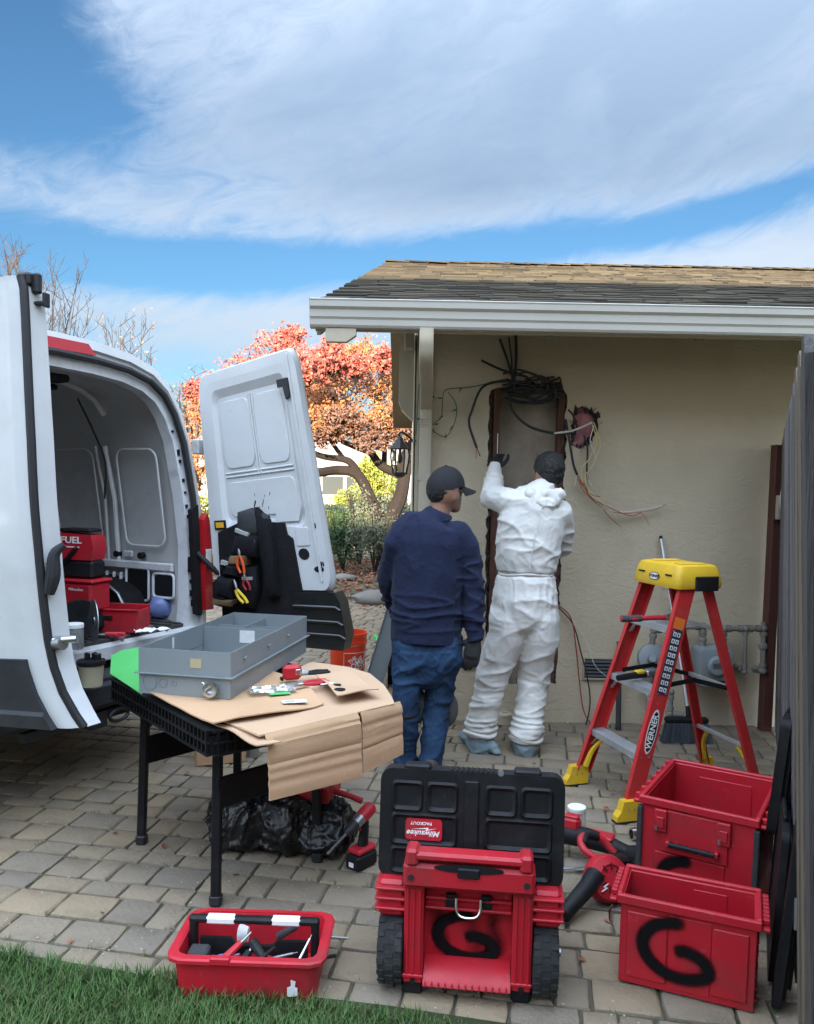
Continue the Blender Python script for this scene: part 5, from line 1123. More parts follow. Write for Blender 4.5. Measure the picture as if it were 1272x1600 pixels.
for w_, e_ in ((la, lk), (ra, rk)): b = MB(); b.tube([w_ + Vector((.088 * math.cos(a), .09 * math.sin(a), -.012 + .01 * math.sin(2 * a))) for a in [6.283 * k / 28 for k in range(29)]], .013, 8); b.build('ankle_cuff', 'tyvek', suit, 60)
for r_, dirx, sp_ in ((la, -.35, 1), (ra, .12, 0)):
    b = MB(); f = Vector((r_.x, r_.y, 0)); dv = Vector((dirx, .9, 0)).normalized()
    sec_limb(b, [(f + Vector((0, 0, .085)), .078, .082), (f + Vector((0, 0, .045)), .078, .085), (f + Vector((0, 0, .022)), .070, .085)]); sec_limb(b, [(f - dv * .045 + Vector((0, 0, .045)), .062, .042), (f + dv * .07 + Vector((0, 0, .045)), .064, .042), (f + dv * .17 + Vector((0, 0, .036)), .055, .032)])
    if sp_: sec_limb(b, [(f + Vector((.06, -.05, .05)), .03, .03), (f + Vector((.095, -.085, .015)), .022, .014)])
    fuse(b, 'boot_cover', 'boot_cover', man2, .009, 3, lambda co, n: folds(co, 9, 14, .010, 61., 1.))
b = MB(); ellip(b, hc + Qc @ Vector((0, -.014, .026)), (.081, .094, .094), 18, Qc); ellip(b, hc + Qc @ Vector((.0, -.040, -.015)), (.068, .058, .062), 16, Qc); fuse(b, 'hair', 'hair', man2, .0045, 2, lambda co, n: .006 * abs(nz(co, 110)) + .005 * nz(co, 45) + .004 * nz(co, 24))
b = MB(); d_ = (lw - le_).normalized(); glove_hand(b, lw, d_ + Vector((.1, .3, 0)), (.7, -.2, .2), (.3, .5, .2), .55, 1.05); fuse(b, 'glove', 'glove_black', man2, .0045, 3)
b = MB(); d_ = (rw - re_).normalized(); glove_hand(b, rw, d_, (0, .2, 1), (-.3, .7, 0), .5, 1.05); fuse(b, 'glove', 'glove_black', man2, .0045, 3)
b = MB()
for s_ in (-1, 1): ellip(b, hc + Qc @ Vector((s_ * .026, .083, .0)), (.010, .007, .006), 10)
b.build('eyes', 'print_white', man2, 60); b = MB(); b.tube([hc + Qc @ Vector((-.022, .094, -.062)), hc + Qc @ Vector((0, .102, -.060)), hc + Qc @ Vector((.022, .094, -.062))], .004, 6); b.build('mouth', 'tool_red', man2, 60)
p = lw + O + Vector((.02, .05, .05))
t = thing('screwdriver', 'thin steel driver held up in the gloved hand at the stud', 'screwdriver', p); MB().cyl((0, 0, -.03), (0, .004, .045), .011, .010, 10).build('handle', 'tool_black', t); MB().cyl((0, .004, .045), (0, .012, .17), .0028, None, 8).build('shaft', 'steel_dull', t)
# ================================================================ work table and what lies on it
mat('cardboard', (.50, .315, .185), .9, spec=.2, var=.35, vs=3, col2=(.43, .27, .155), bump=.25, bs=30, stretch=(1, 1, 1), dirt=.15, dirtcol=(.27, .175, .10), ds=4)
mat('cardboard_pale', (.50, .335, .215), .9, spec=.2, var=.35, vs=3, col2=(.42, .275, .175), bump=.25, bs=30, dirt=.15, dirtcol=(.30, .21, .13), ds=4)
mat('panel_dark', (.075, .088, .092), .45, var=.3, vs=4)
mat('panel_grey', (.215, .24, .25), .42, var=.25, vs=3, col2=(.215, .25, .265), dirt=.15, dirtcol=(.33, .35, .36), ds=6, metal=.1)
mat('green_card', (.09, .46, .12), .55, var=.2, vs=5); mat('table_black', (.007, .007, .008), .5, spec=.25, bump=.15, bs=120, dirt=.2, dirtcol=(.06, .055, .05), ds=6)
mat('label_paper', (.68, .68, .66), .6, var=.3, vs=40, col2=(.45, .45, .45)); mat('tan_label', (.42, .34, .20), .6)
TL, TN, TR = Vector((-1.23, 3.40, 0)), Vector((-.645, 2.69, 0)), Vector((-.06, 3.172, 0)); TF = TL + TR - TN; TZ = .68
tab = thing('folding_table', 'black folding work table with cardboard sheets over its top', 'table', (TL + TR) / 2)
I = Matrix.Translation(-tab.location); te = (TL - TN).normalized(); tw = (TR - TN).normalized()
b = MB(I); b.box((TL + TR) / 2 + Vector((0, 0, TZ - .012)), ((TL - TN).length, (TR - TN).length, .020), Matrix((te, -te.cross(Vector((0, 0, 1))), Vector((0, 0, 1)))).transposed(), .004); b.build('tabletop', 'table_black', tab)
for a, c, n in ((TN, TL, 30), (TN, TR, 24), (TR, TF, 30), (TL, TF, 24)):      # ribbed plastic edge
    b = MB(I); b.bar(a + Vector((0, 0, TZ - .057)), c + Vector((0, 0, TZ - .057)), .012, .066); e = b.build('edge_frame', 'table_black', tab)
    if c is TF: continue
    d = (c - a) / n; o_ = Vector((d.y, -d.x, 0)).normalized(); o_ = o_ if (a + d - (TL + TR) / 2).dot(o_) > 0 else -o_
    for k in range(n): b = MB(I); b.bar(a + d * (k + .5) + o_ * .010 + Vector((0, 0, TZ - .088)), a + d * (k + .5) + o_ * .010 + Vector((0, 0, TZ - .004)), .010, .014, o_); b.build('edge_rib', 'table_black', e)
    for dz in (-.005, -.047, -.088): b = MB(I); b.bar(a + o_ * .012 + Vector((0, 0, TZ + dz)), c + o_ * .012 + Vector((0, 0, TZ + dz)), .018, .007); b.build('edge_lip', 'table_black', e)
LA, LB, LC, LDd = Vector((-1.085, 3.30, 0)), Vector((-.66, 2.815, 0)), Vector((-.335, 3.17, 0)), Vector((-.76, 3.66, 0))
ctr = (LA + LC) / 2
for p in (LA, LB, LC, LDd):
    t_ = p.lerp(ctr, .06 if p is not LB else .14) + Vector((0, 0, TZ - .03)); b = MB(I); b.bar(p + Vector((0, 0, .03)), t_, .034, .034, (1, 0, 0), .005); l_ = b.build('leg', 'table_black', tab)
    b = MB(I); b.bar(p, p + (t_ - p) * .065, .044, .044, (1, 0, 0), .008); b.build('foot', 'black_rubber', l_)
for a, c in ((LA, LDd), (LB, LC)): b = MB(I); u = Vector((0, 0, .40)); b.bar(a.lerp(ctr, .05) + u, c.lerp(ctr, .05) + u, .016, .115, (0, 0, 1), .004); b.build('leg_panel', 'table_black', tab)
for a in (LA, LB): b = MB(I); q = a.lerp(ctr, .08); b.bar(q + Vector((0, 0, .50)), q.lerp(ctr, .35) + Vector((0, 0, TZ - .03)), .016, .016); b.build('brace', 'table_black', tab)
def sheet_of(pts, z, th, name, label, cat, m, wav=.004, seed=0, group=None, nsub=7):
    """flat sheet of real thickness from pixel outline on plane z, slightly wavy"""
    P = [atz(px, py, z) if not isinstance(px, Vector) else px for px, py in pts]; c = sum(P, Vector()) / len(P)
    t = thing(name, label, cat, c, 0, group); b = MB(); P = [p - c for p in P]; n = len(P); rs = []
    edge = []
    for i in range(n):
        for k in range(nsub): edge.append(P[i].lerp(P[(i + 1) % n], k / nsub))
    def h(p, q): return wav * nz((p.x * 6 + seed, p.y * 6, seed)) * (.3 + q) + wav * .6 * q
    for q in (1., .8, .55, .3): rs.append([Vector((p.x * q, p.y * q, h(p * q, q))) for p in edge])
    for dz in (0, -th):
        b.rings([[p + Vector((0, 0, dz)) for p in r_] for r_ in rs], True, False, False); i0 = b.pt((0, 0, dz + h(Vector((0, 0, 0)), 0)))
        base = len(b.v) - 1 - len(edge)
        for k in range(len(edge)): b.face((base + k, base + (k + 1) % len(edge), i0))
    b.rings([[p for p in rs[0]], [p - Vector((0, 0, th)) for p in rs[0]]], True, False, False)
    b.build('sheet', m, t, 30); return t, c
cs = thing('cardboard_sheet', 'large brown cardboard sheet with front flaps hanging over the table edge', 'cardboard', (-.33, 3.0, TZ))
I2 = Matrix.Translation(-cs.location)
F0, F1, F2 = Vector((-.47, 2.60, TZ + .012)), Vector((-.165, 2.895, TZ + .012)), Vector((-.035, 3.02, TZ + .012))
top = [F0, F0.lerp(F1, .5), F1, F1.lerp(F2, .5), F2, atz(612, 1088, TZ + .012), atz(600, 1070, TZ + .012), atz(578, 1052, TZ + .012), atz(545, 1042, TZ + .012), atz(487, 1034, TZ + .012), atz(430, 1060, TZ + .012), atz(335, 1120, TZ + .012)]
b = MB(I2); c = sum(top, Vector()) / len(top)
for dz in (0, -.006):
    ids = [b.pt(p + Vector((0, 0, dz))) for p in top]; im = [b.pt(c.lerp(p, .5) + Vector((0, 0, dz + .003 * nz(p * 5)))) for p in top]; ic = b.pt(c + Vector((0, 0, dz)))
    for k in range(len(top)): j = (k + 1) % len(top); b.face((ids[k], ids[j], im[j], im[k])); b.face((im[k], im[j], ic))
b.rings([[p for p in top], [p - Vector((0, 0, .006)) for p in top]], True, False, False)
b.build('top_sheet', 'cardboard_pale', cs, 25)
def flap(a, c, drop0, drop1, out, name, seed, crease=()):
    b = MB(I2); d = (c - a); o_ = Vector((d.y, -d.x, 0)).normalized(); nu, nv = 10, 26; G = []
    for j in range(nv + 1):
        r_ = []
        for i in range(nu + 1):
            u, v = i / nu, j / nv; dr = drop0 * (1 - u) + drop1 * u
            p = a.lerp(c, u) + Vector((0, 0, -dr * v)) + o_ * (out * math.sin(min(1, v * 6) * 1.57) + .010 * v + .0035 * nz((u * 2 + seed, v * 2, seed)) + .0016 * ridge(nz((u * .8, v * 12 + seed, 3))))
            for cv in crease: p += o_ * (-.005 * max(0, 1 - abs(v - cv) * 22))
            r_.append(p)
        G.append(r_)
    for th in (0, -.005):
        ids = [[b.pt(p + o_ * th) for p in r_] for r_ in G]
        for j in range(nv):
            for i in range(nu): b.face((ids[j][i], ids[j][i + 1], ids[j + 1][i + 1], ids[j + 1][i]))
    b.rings([[p for p in G[-1]], [p - o_ * .005 for p in G[-1]]], False, False, False)
    b.rings([[r_[0] for r_ in G], [r_[0] - o_ * .005 for r_ in G]], False, False, False); b.rings([[r_[-1] for r_ in G], [r_[-1] - o_ * .005 for r_ in G]], False, False, False)
    b.build(name, 'cardboard', cs, 30)
flap(F0 + Vector((.015, .012, 0)), F1 - Vector((.004, .004, 0)), .215, .235, .022, 'front_flap', 1., (.12, .45, .6, .75)); flap(F1 + Vector((.006, .006, 0)), F2 + Vector((.02, .03, 0)), .225, .20, .012, 'front_flap', 5., (.25, .62))
sheet_of([(223, 1080), (300, 1060), (420, 1050), (470, 1066), (506, 1098), (492, 1103), (455, 1112), (400, 1122), (370, 1126), (333, 1132)], TZ + .022, .005, 'cardboard_sheet', 'tan cardboard sheet with torn wavy edge under the metal panel box', 'cardboard', 'cardboard', .012, 3)
sheet_of([(333, 1133), (372, 1137), (440, 1159), (402, 1165), (380, 1155)], TZ - .004, .004, 'cardboard_flap', 'small loose cardboard flap hanging off the table corner', 'cardboard', 'cardboard_pale', .010, 5)
hs, hc_ = sheet_of([(494, 1055), (540, 1047), (592, 1080), (560, 1085), (527, 1089)], TZ + .045, .004, 'cardboard_offcut', 'small cardboard offcut with a dark round hole', 'cardboard', 'cardboard_pale', .012, 7)
for px, py, s in ((531, 1077, .022), (527, 1070, .016)):
    p = atz(px, py, TZ + .054) - hc_; b = MB(); b.lathe([(s, 0), (s * .98, .0012)], 20, p); b.build('hole', 'soft_black', hs)
b = MB(); p = atz(512, 1068, TZ + .056) - hc_; b.box(p, (.06, .012, .0015), rotz(R(35))); b.build('tape_strip', 'label_paper', hs)
# electrical panel box
PB = Vector((-1.01, 3.05, TZ + .026)); pr = R(-11)
pan = thing('panel_box', 'open grey metal electrical panel box with flange lying on cardboard', 'electrical panel', PB, pr)
def tray(x0, x1, y0, y1, z0, z1, th, floor=True):
    b = MB(); b.bb(x0, x1, y0, y0 + th, z0, z1); b.bb(x0, x1, y1 - th, y1, z0, z1); b.bb(x0, x0 + th, y0 + th, y1 - th, z0, z1); b.bb(x1 - th, x1, y0 + th, y1 - th, z0, z1)
    if floor: b.bb(x0 + th, x1 - th, y0 + th, y1 - th, z0, z0 + th)
    return b
tray(0, .37, 0, .90, 0, .078, .003).build('lower_box', 'panel_grey', pan); tray(-.001, .371, -.001, .901, .0825, .175, .003, False).build('upper_box', 'panel_grey', pan)
b = MB(); b.bb(-.014, .384, -.014, -.0005, .0785, .082); b.bb(-.014, .384, .9005, .914, .0785, .082); b.bb(-.014, -.0005, 0, .90, .0785, .082); b.bb(.3705, .384, 0, .90, .0785, .082); b.build('flange', 'panel_grey', pan)
MB().bb(.003, .367, .555, .559, .02, .165).build('partition', 'panel_grey', pan); MB().bb(.16, .163, .56, .896, .02, .155).build('partition', 'panel_grey', pan); MB().bb(.003, .367, .700, .703, .05, .150).build('partition', 'panel_grey', pan)
MB().bb(.06, .30, .20, .46, .004, .012).build('back_plate', 'galvanised', pan)
for i in range(6): MB().bb(.10 + (i % 2) * .07, .15 + (i % 2) * .07, .24 + (i // 2) * .07, .29 + (i // 2) * .07, .012, .045, .004).build('terminal', 'tool_black', pan)
for x in (.20, .245): MB().cyl((x, .62, .05), (x + .03, .62, .11), .014, None, 10).build('blue_lug', 'blue_plastic', pan)
MB().bb(.175, .245, .5535, .5552, .10, .155).build('sticker', 'label_paper', pan); MB().bb(.0028, .0045, .26, .275, .12, .165).build('sticker', 'label_paper', pan); MB().bb(.21, .255, -.0025, -.0008, .11, .145).build('sticker', 'tan_label', pan)
b = MB(); Qy = Matrix.Rotation(R(90), 3, 'X'); b.lathe([(.020, 0), (.020, .030), (.0275, .030), (.0275, .042), (.018, .042), (.016, .012)], 24, (.305, .0, .040), Qy); cn = b.build('conduit_connector', 'chrome', pan)
MB().box((.278, -.034, .062), (.012, .012, .010), None, .002).build('set_screw', 'chrome', cn)
for x, r_ in ((.045, .028), (.10, .016), (.145, .010)): b = MB(); b.tube([(x + r_ * math.cos(a), -.0012, .045 + r_ * math.sin(a)) for a in [6.283 * k / 24 for k in range(25)]], .0012, 6, False); b.build('knockout', 'panel_grey', pan)
for y in (.12, .38, .62): MB().bb(.371, .380, y, y + .02, .125, .135, .002).build('hook', 'panel_grey', pan)
b = MB(); q = [atz(174, 1024, TZ + .05), atz(190, 1016, TZ + .07), atz(222, 1010, TZ + .07), atz(222, 1040, TZ + .045), atz(196, 1042, TZ + .03), atz(222, 1085, TZ + .006), atz(172, 1052, TZ + .012)]
gt = thing('green_folder', 'bright green card tray sticking out under the panel box', 'tray', q[6]); gi = -q[6]
for dz in (0, -.003):
    i_ = [b.pt(p + gi + Vector((0, 0, dz))) for p in q]; b.face((i_[0], i_[1], i_[4], i_[6])); b.face((i_[1], i_[2], i_[3], i_[4])); b.face((i_[4], i_[3], i_[5], i_[6]))
b.build('card', 'green_card', gt, 20)
p = atz(456, 1062, TZ + .035)
t = thing('tape_measure', 'red and silver tape measure beside the panel box', 'tape measure', p, R(25)); MB().bb(-.038, .038, -.018, .018, 0, .062, .012).build('case', 'tool_red', t); MB().bb(.0, .04, -.0195, .0195, .01, .055, .012).build('side_plate', 'chrome', t); MB().bb(-.048, -.036, -.012, .012, .0, .014, .003).build('hook_end', 'tool_black', t)
t = thing('wire_stripper', 'dark grey wire stripper lying behind the red pliers', 'tool', atz(482, 1056, TZ + .035), R(20)); b = MB(); b.tube([(.0, .02, .01), (.04, .03, .012), (.09, .02, .012)], .007, 8); b.tube([(0, .0, .01), (.04, -.012, .012), (.09, -.006, .012)], .007, 8); b.build('handle', 'tool_black', t); b = MB(); b.tube([(.0, .01, .012), (-.03, .008, .012), (-.05, .004, .012)], [.012, .012, .005], 8); b.build('jaw', 'steel_dull', t)
pliers('red-handled pliers lying on the clear plastic wrap', atz(470, 1073, TZ + .035), R(30), 'tool_red', .17)
t = thing('plastic_wrap', 'crumpled clear plastic wrap next to the panel box', 'wrap', atz(425, 1080, TZ + .03), R(18)); b = MB(); G = [[(-.09 + .018 * i, -.05 + .016 * j, .010 + .014 * nz((i * .55, j * .7, 2))) for i in range(11)] for j in range(7)]; ids = [[b.pt(p) for p in r_] for r_ in G]
for j in range(6):
    for i in range(10): b.face((ids[j][i], ids[j][i + 1], ids[j + 1][i + 1], ids[j + 1][i]))
b.build('film', 'clear_plastic', t, 15); MB().bb(-.02, .06, -.075, -.03, .004, .006).build('green_print', 'green_card', t)
t = thing('shipping_label', 'white printed label stuck on the tan cardboard', 'label', atz(460, 1096, TZ + .033), R(16)); MB().bb(-.045, .045, -.02, .02, 0, .0012).build('paper', 'label_paper', t); MB().bb(-.035, .0, -.012, .012, .0013, .0018).build('barcode', 'reflective', t)
# box under the table
t = thing('small_carton', 'small brown carton with silver can under the table', 'carton', atz(352, 1186), R(20)); MB().bb(-.16, .10, -.08, .08, 0, .09, .004).build('carton', 'cardboard', t); MB().cyl((.15, 0, 0), (.15, 0, .12), .035, None, 16).build('can', 'galvanised', t)
# ================================================================ step ladder
mat('ladder_red', (.46, .022, .022), .45, var=.3, vs=9, col2=(.37, .018, .018), scratch=.35, scol=(.50, .22, .20), dirt=.25, dirtcol=(.28, .10, .08), ds=9); mat('ladder_yellow', (.66, .41, .02), .45, var=.2, vs=9, scratch=.4, scol=(.25, .17, .06), dirt=.35, dirtcol=(.40, .28, .08), ds=8); mat('alu', (.62, .63, .65), .42, metal=.8, var=.4, vs=9, col2=(.34, .35, .36), bump=.15, bs=90)
mat('sticker_navy', (.02, .028, .05), .5); mat('sticker_orange', (.65, .16, .02), .5)
lad = thing('step_ladder', 'red fibreglass step ladder with yellow cap and feet near the wall', 'ladder', (.97, 3.86, 0), R(17.2))
def lf(s, z): t = z / 1.10; return Vector((.33 * t, s * (.240 - .075 * t), z))
def lr(s, z): t = z / 1.08; return Vector((.76 - .32 * t, s * (.215 - .07 * t), z))
for s in (1, -1):
    a, c = lf(s, .075), lf(s, 1.10); d = (c - a).normalized(); b = MB(); upx = Vector((1, 0, 0)) - d * d.x; upx.normalize()
    b.bar(a, c, .005, .078, upx); b.bar(a + upx * .037 - Vector((0, s * .012, 0)), c + upx * .037 - Vector((0, s * .012, 0)), .024, .005, upx); b.bar(a - upx * .037 - Vector((0, s * .012, 0)), c - upx * .037 - Vector((0, s * .012, 0)), .024, .005, upx); b.build('front_rail', 'ladder_red', lad)
    a, c = lr(s, .05), lr(s, 1.08); d = (c - a).normalized(); b = MB(); ux = (Vector((1, 0, 0)) - d * d.x).normalized(); b.bar(a, c, .005, .045, ux); b.bar(a + ux * .021 - Vector((0, s * .010, 0)), c + ux * .021 - Vector((0, s * .010, 0)), .020, .005, ux); b.bar(a - ux * .021 - Vector((0, s * .010, 0)), c - ux * .021 - Vector((0, s * .010, 0)), .020, .005, ux); b.build('rear_rail', 'ladder_red', lad)
    f = lf(s, 0); b = MB(); b.rings([[f + Vector((x, y, z)) for x, y in ((-.062 - e, -.022), (.05, -.022), (.05, .022), (-.062 - e, .022))] for z, e in ((.008, .012), (.03, .010), (.055, -.010), (.10, -.022))]); ft = b.build('foot', 'ladder_yellow', lad, 20)
    b = MB(); b.bb(f.x - .076, f.x + .052, f.y - .024, f.y + .024, 0, .008); b.build('tread_pad', 'black_rubber', ft)
    for x in (-.015, .015): MB().cyl(f + Vector((x, -.024, .06)), f + Vector((x, -.0215, .06)), .0045, None, 8).build('rivet', 'steel_dull', ft)
    f = lr(s, 0); b = MB(); b.rings([[f + Vector((x, y, z)) for x, y in ((-.03, -.02), (.042 + e, -.02), (.042 + e, .02), (-.03, .02))] for z, e in ((.0, .006), (.03, .004), (.09, -.012))]); b.build('foot', 'ladder_yellow', lad, 20)
    # gusset braces at the bottom step and rear
    b = MB(); a = lf(s, .10); c = lf(s, .285); b.tube(spline([a + Vector((.0, -s * .02, .0)), a.lerp(c, .5) + Vector((0, -s * .035, .0)), c + Vector((0, -s * .105, -.005))], 4), [.017, .016, .015, .014, .013, .012, .012, .012, .012], 6); b.build('gusset', 'ladder_yellow', lad)
    b = MB(); a = lr(s, .09); c = lr(s, .26); b.tube(spline([a + Vector((0, -s * .02, 0)), a.lerp(c, .55) + Vector((0, -s * .03, 0)), c + Vector((0, -s * .08, 0))], 4), .012, 6); b.build('gusset', 'ladder_yellow', lad)
    m_ = (lf(s, .60) + lr(s, .60)) / 2 + Vector((0, -s * .02, .02)); b = MB(); b.bar(lf(s, .60) + Vector((.02, -s * .025, 0)), m_, .004, .022); b.bar(m_ + Vector((0, 0, -.004)), lr(s, .56) + Vector((0, -s * .022, 0)), .004, .022); b.build('spreader', 'tool_black', lad)
for z in (.295, .585, .875):
    w = lf(1, z).y - .004; x = lf(1, z).x
    b = MB(); b.bb(x - .038, x + .040, -w, w, z - .004, z); b.bb(x - .038, x - .034, -w, w, z - .030, z - .0041); b.bb(x + .036, x + .040, -w, w, z - .030, z - .0041)
    for k in range(7): b.bb(x - .030 + k * .010, x - .026 + k * .010, -w, w, z + .0002, z + .0022)
    st = b.build('step', 'alu', lad)
    for s in (1, -1): b = MB(); b.bar((x - .03, s * w * .93, z - .075), (x - .03, s * w * .66, z - .02), .003, .018, (1, 0, 0)); b.build('step_brace', 'alu', st); 
    for s in (1, -1):
        for dx in (-.02, .02): MB().cyl(lf(s, z - .012) + Vector((dx, s * .002, 0)), lf(s, z - .012) + Vector((dx, s * .006, 0)), .006, None, 8).build('rivet', 'steel_dull', st)
    x = lr(1, z - .02).x; w = lr(1, z - .02).y - .004
    MB().bb(x - .012, x + .012, -w, w, z - .030, z - .012, .003).build('rear_bar', 'alu', lad)
b = MB(); rs = []
for z, ex, ey in ((1.055, .125, .185), (1.075, .130, .190), (1.135, .120, .178), (1.160, .110, .168), (1.166, .095, .155)): rs.append([Vector((.375 + u * 1, v, z)) for u, v in rrect(-ex, ex, -ey, ey, .03, 3)])
b.rings(rs); cap_ = b.build('top_cap', 'ladder_yellow', lad, 40)
MB().bb(.34, .47, -.195, -.186, 1.045, 1.115, .004).build('hinge_plate', 'tool_black', cap_); MB().bb(.34, .47, .186, .195, 1.045, 1.115, .004).build('hinge_plate', 'tool_black', cap_)
for y in (-.10, .10): MB().bb(.30, .45, y - .025, y + .025, 1.1655, 1.172, .004).build('tool_slot_rim', 'ladder_yellow', cap_)
for y in (-.11, .11): MB().box((.248, y, 1.115), (.004, .05, .008), None, .001).build('slot', 'tool_black', cap_)
def oval(par, xf, a, c, m1, m2, txt, size, mt):
    b = MB(xf); b.prism([(a * math.cos(t), c * math.sin(t)) for t in [6.283 * k / 32 for k in range(32)]], lambda u, v, d: (u, v, d), 0, .0008); o1 = b.build('badge', m1, par)
    b = MB(xf); b.prism([(a * .9 * math.cos(t), c * .84 * math.sin(t)) for t in [6.283 * k / 32 for k in range(32)]], lambda u, v, d: (u, v, d), .0009, .0014); b.build('badge_field', m2, o1)
    text_mesh(txt, size, mt, o1, xf=xf @ Matrix.Translation((0, 0, .0018)), bold=.0006)
oval(cap_, frame((.246, 0, 1.100), (0, -1, 0), (.1, 0, 1)), .042, .019, 'tool_black', 'label_paper', 'WERNER', .020, 'tool_black')
d = (lf(-1, 1.10) - lf(-1, 0)).normalized(); q = lf(-1, .40) + Vector((0, -.0035, 0)); oval(lad, frame(q, d, (-1, 0, .3)), .105, .026, 'label_paper', 'tool_black', 'WERNER', .040, 'print_white')
sx_ = Vector((1, 0, 0)) - d * d.x; sx_.normalize(); ny_ = d.cross(sx_).normalized(); ny_ = ny_ if ny_.y < 0 else -ny_
q0 = lf(-1, .57) + ny_ * .004; sf = frame(q0, sx_, d)
b = MB(sf); b.bb(-.026, .026, 0, .31, -.0015, .0012) ; stk = b.build('warning_sticker', 'sticker_navy', lad)
for r_ in range(9):
    for k in range(2):
        for zz in (.0014, -.0024): b = MB(sf); b.bb(-.020 + k * .022, -.006 + k * .022 + .003, .012 + r_ * .033, .032 + r_ * .033, min(zz, zz + .0008), max(zz, zz + .0008)); b.build('pictogram', 'label_paper', stk)
        for zz in (.0024, -.0034): b = MB(sf); b.bb(-.016 + k * .022, -.009 + k * .022, .016 + r_ * .033, .026 + r_ * .033, zz, zz + .0008); b.build('pictogram_mark', 'tool_black', stk)
b = MB(sf); b.bb(-.027, .027, .311, .365, -.0015, .0012); b.build('warning_sticker', 'sticker_orange', lad)
# tools on the ladder
t = thing('cable_cutter', 'red and grey handled cutter lying on the upper ladder step', 'cutter', lad.location + Vector((.22, .03, .886)), R(-5)); b = MB(); b.tube(spline([(-.16, -.06, .014), (-.08, -.05, .016), (.0, -.02, .018), (.06, -.005, .018)], 4), [.014] * 5 + [.012] * 8, 8); b.build('handle', 'tool_red', t); MB().cyl((-.155, -.06, .014), (-.06, -.044, .017), .0165, None, 10).build('grip', 'canvas_grey', t); b = MB(); b.tube([(.06, -.005, .018), (.10, .01, .018), (.13, .03, .016)], [.014, .017, .006], 8); b.build('jaw', 'steel_dull', t)
t = thing('ratchet_tool', 'dark tool with yellow trim lying on the middle ladder step', 'tool', lad.location + Vector((.175, .05, .596)), R(8)); b = MB(); b.tube([(-.13, -.05, .018), (0, 0, .020), (.10, .03, .018)], [.015, .018, .014], 8); b.build('handle', 'tool_black', t); MB().box((.0, 0, .034), (.05, .03, .020), rotz(R(20)), .005).build('head', 'ladder_yellow', t); MB().box((.06, .02, .025), (.06, .04, .03), rotz(R(20)), .006).build('body', 'steel_dull', t)
# ================================================================ broom, gas meter, pipes on the wall
t = thing('push_broom', 'grey-bristled broom with metal pole leaning on the stucco wall', 'broom', atz(1072, 1160)); bo = t.location.copy(); tp = aty(1033, 842, WY - .03) - bo; hd_ = Vector((.02, .02, .15))
MB().tube([hd_, tp], .011, 10).build('pole', 'alu', t); MB().cyl(tp, tp + (tp - hd_).normalized() * .02, .012, .009, 10).build('pole_cap', 'tool_black', t)
MB().box((0, .01, .135), (.26, .05, .035), None, .010).build('head', 'soft_black', t); MB().cyl(hd_ - Vector((.0, 0, .02)), hd_.lerp(tp, .06), .017, .013, 10).build('socket', 'tool_black', t)
mat('bristle', (.10, .115, .135), .8, rnd=.5); b = MB(); rg = random.Random(4)
for i in range(900): x = rg.uniform(-.125, .125); y = rg.uniform(-.018, .038); b.tube([(x, y, .12), (x * 1.25 + rg.uniform(-.008, .008), y * 1.1 + rg.uniform(-.01, .01) - .01, .002)], .0013, 3, False)
b.build('bristles', 'bristle', t, None, 'stuff')
gm = thing('gas_meter', 'grey gas meter with regulator and pipework on the wall', 'gas meter', (1.98, WY - .005, 0))
A = lambda px, py, dy=.13: aty(px, py, WY - dy) - gm.location
c = A(1112, 1040, .14); b = MB(); rs = [[c + Vector((u, dy, v)) for u, v in rrect(-.11 * k, .11 * k, -.125 * k, .125 * k, .03, 3)] for dy, k in ((.09, .96), (.07, 1), (-.05, 1), (-.075, .93), (-.08, .8))]; b.rings(rs); mt_ = b.build('meter_body', 'meter_grey', gm, 40)
b = MB(); b.lathe([(.062, 0), (.062, .02), (.05, .03)], 22, c + Vector((0, -.08, .015)), Matrix.Rotation(R(90), 3, 'X')); b.build('dial_cover', 'meter_grey', mt_); MB().box(c + Vector((0, -.105, .02)), (.075, .012, .045), None, .008).build('dial_window', 'steel_dull', mt_); MB().box(c + Vector((.02, -.082, -.085)), (.10, .006, .018)).build('name_plate', 'tool_black', mt_)
for s in (-1, 1): MB().cyl(c + Vector((s * .065, 0, .12)), c + Vector((s * .065, 0, .165)), .021, None, 12).build('union', 'pipe_paint', gm)
c2 = A(1018, 1028, .15); b = MB(); b.lathe([(.03, -.045), (.085, -.025), (.09, 0), (.085, .015), (.03, .035)], 26, c2, Matrix.Rotation(R(80), 3, 'X')); rgl = b.build('regulator', 'meter_grey', gm); MB().cyl(c2, c2 + Vector((0, .03, -.16)), .03, .028, 12).build('regulator_body', 'pipe_paint', rgl); MB().cyl(c2 + Vector((-.01, -.04, .0)), c2 + Vector((-.015, -.075, .012)), .028, .022, 14).build('regulator_cap', 'meter_grey', rgl)
def piperun(ps, r=.017):
    ps = [Vector(p) for p in ps]
    for a, c_ in zip(ps, ps[1:]): MB().cyl(a, c_, r, None, 12).build('pipe', 'pipe_paint', gm)
    for p in ps: b = MB(); ellip(b, p, (r * 1.45,) * 3, 12); b.build('elbow', 'pipe_paint', gm, 60)
    for a, c_ in zip(ps, ps[1:]):
        d = (c_ - a).normalized()
        for q_ in (a + d * .035, c_ - d * .035): MB().cyl(q_ - d * .011, q_ + d * .011, r * 1.4, None, 12).build('collar', 'pipe_paint', gm)
cu = c + Vector((.065, 0, .165)); piperun([cu, (cu.x, cu.y, A(1140, 982).z), A(1165, 982), A(1193, 982), A(1192, 1048), A(1180, 1045, .06)]); 
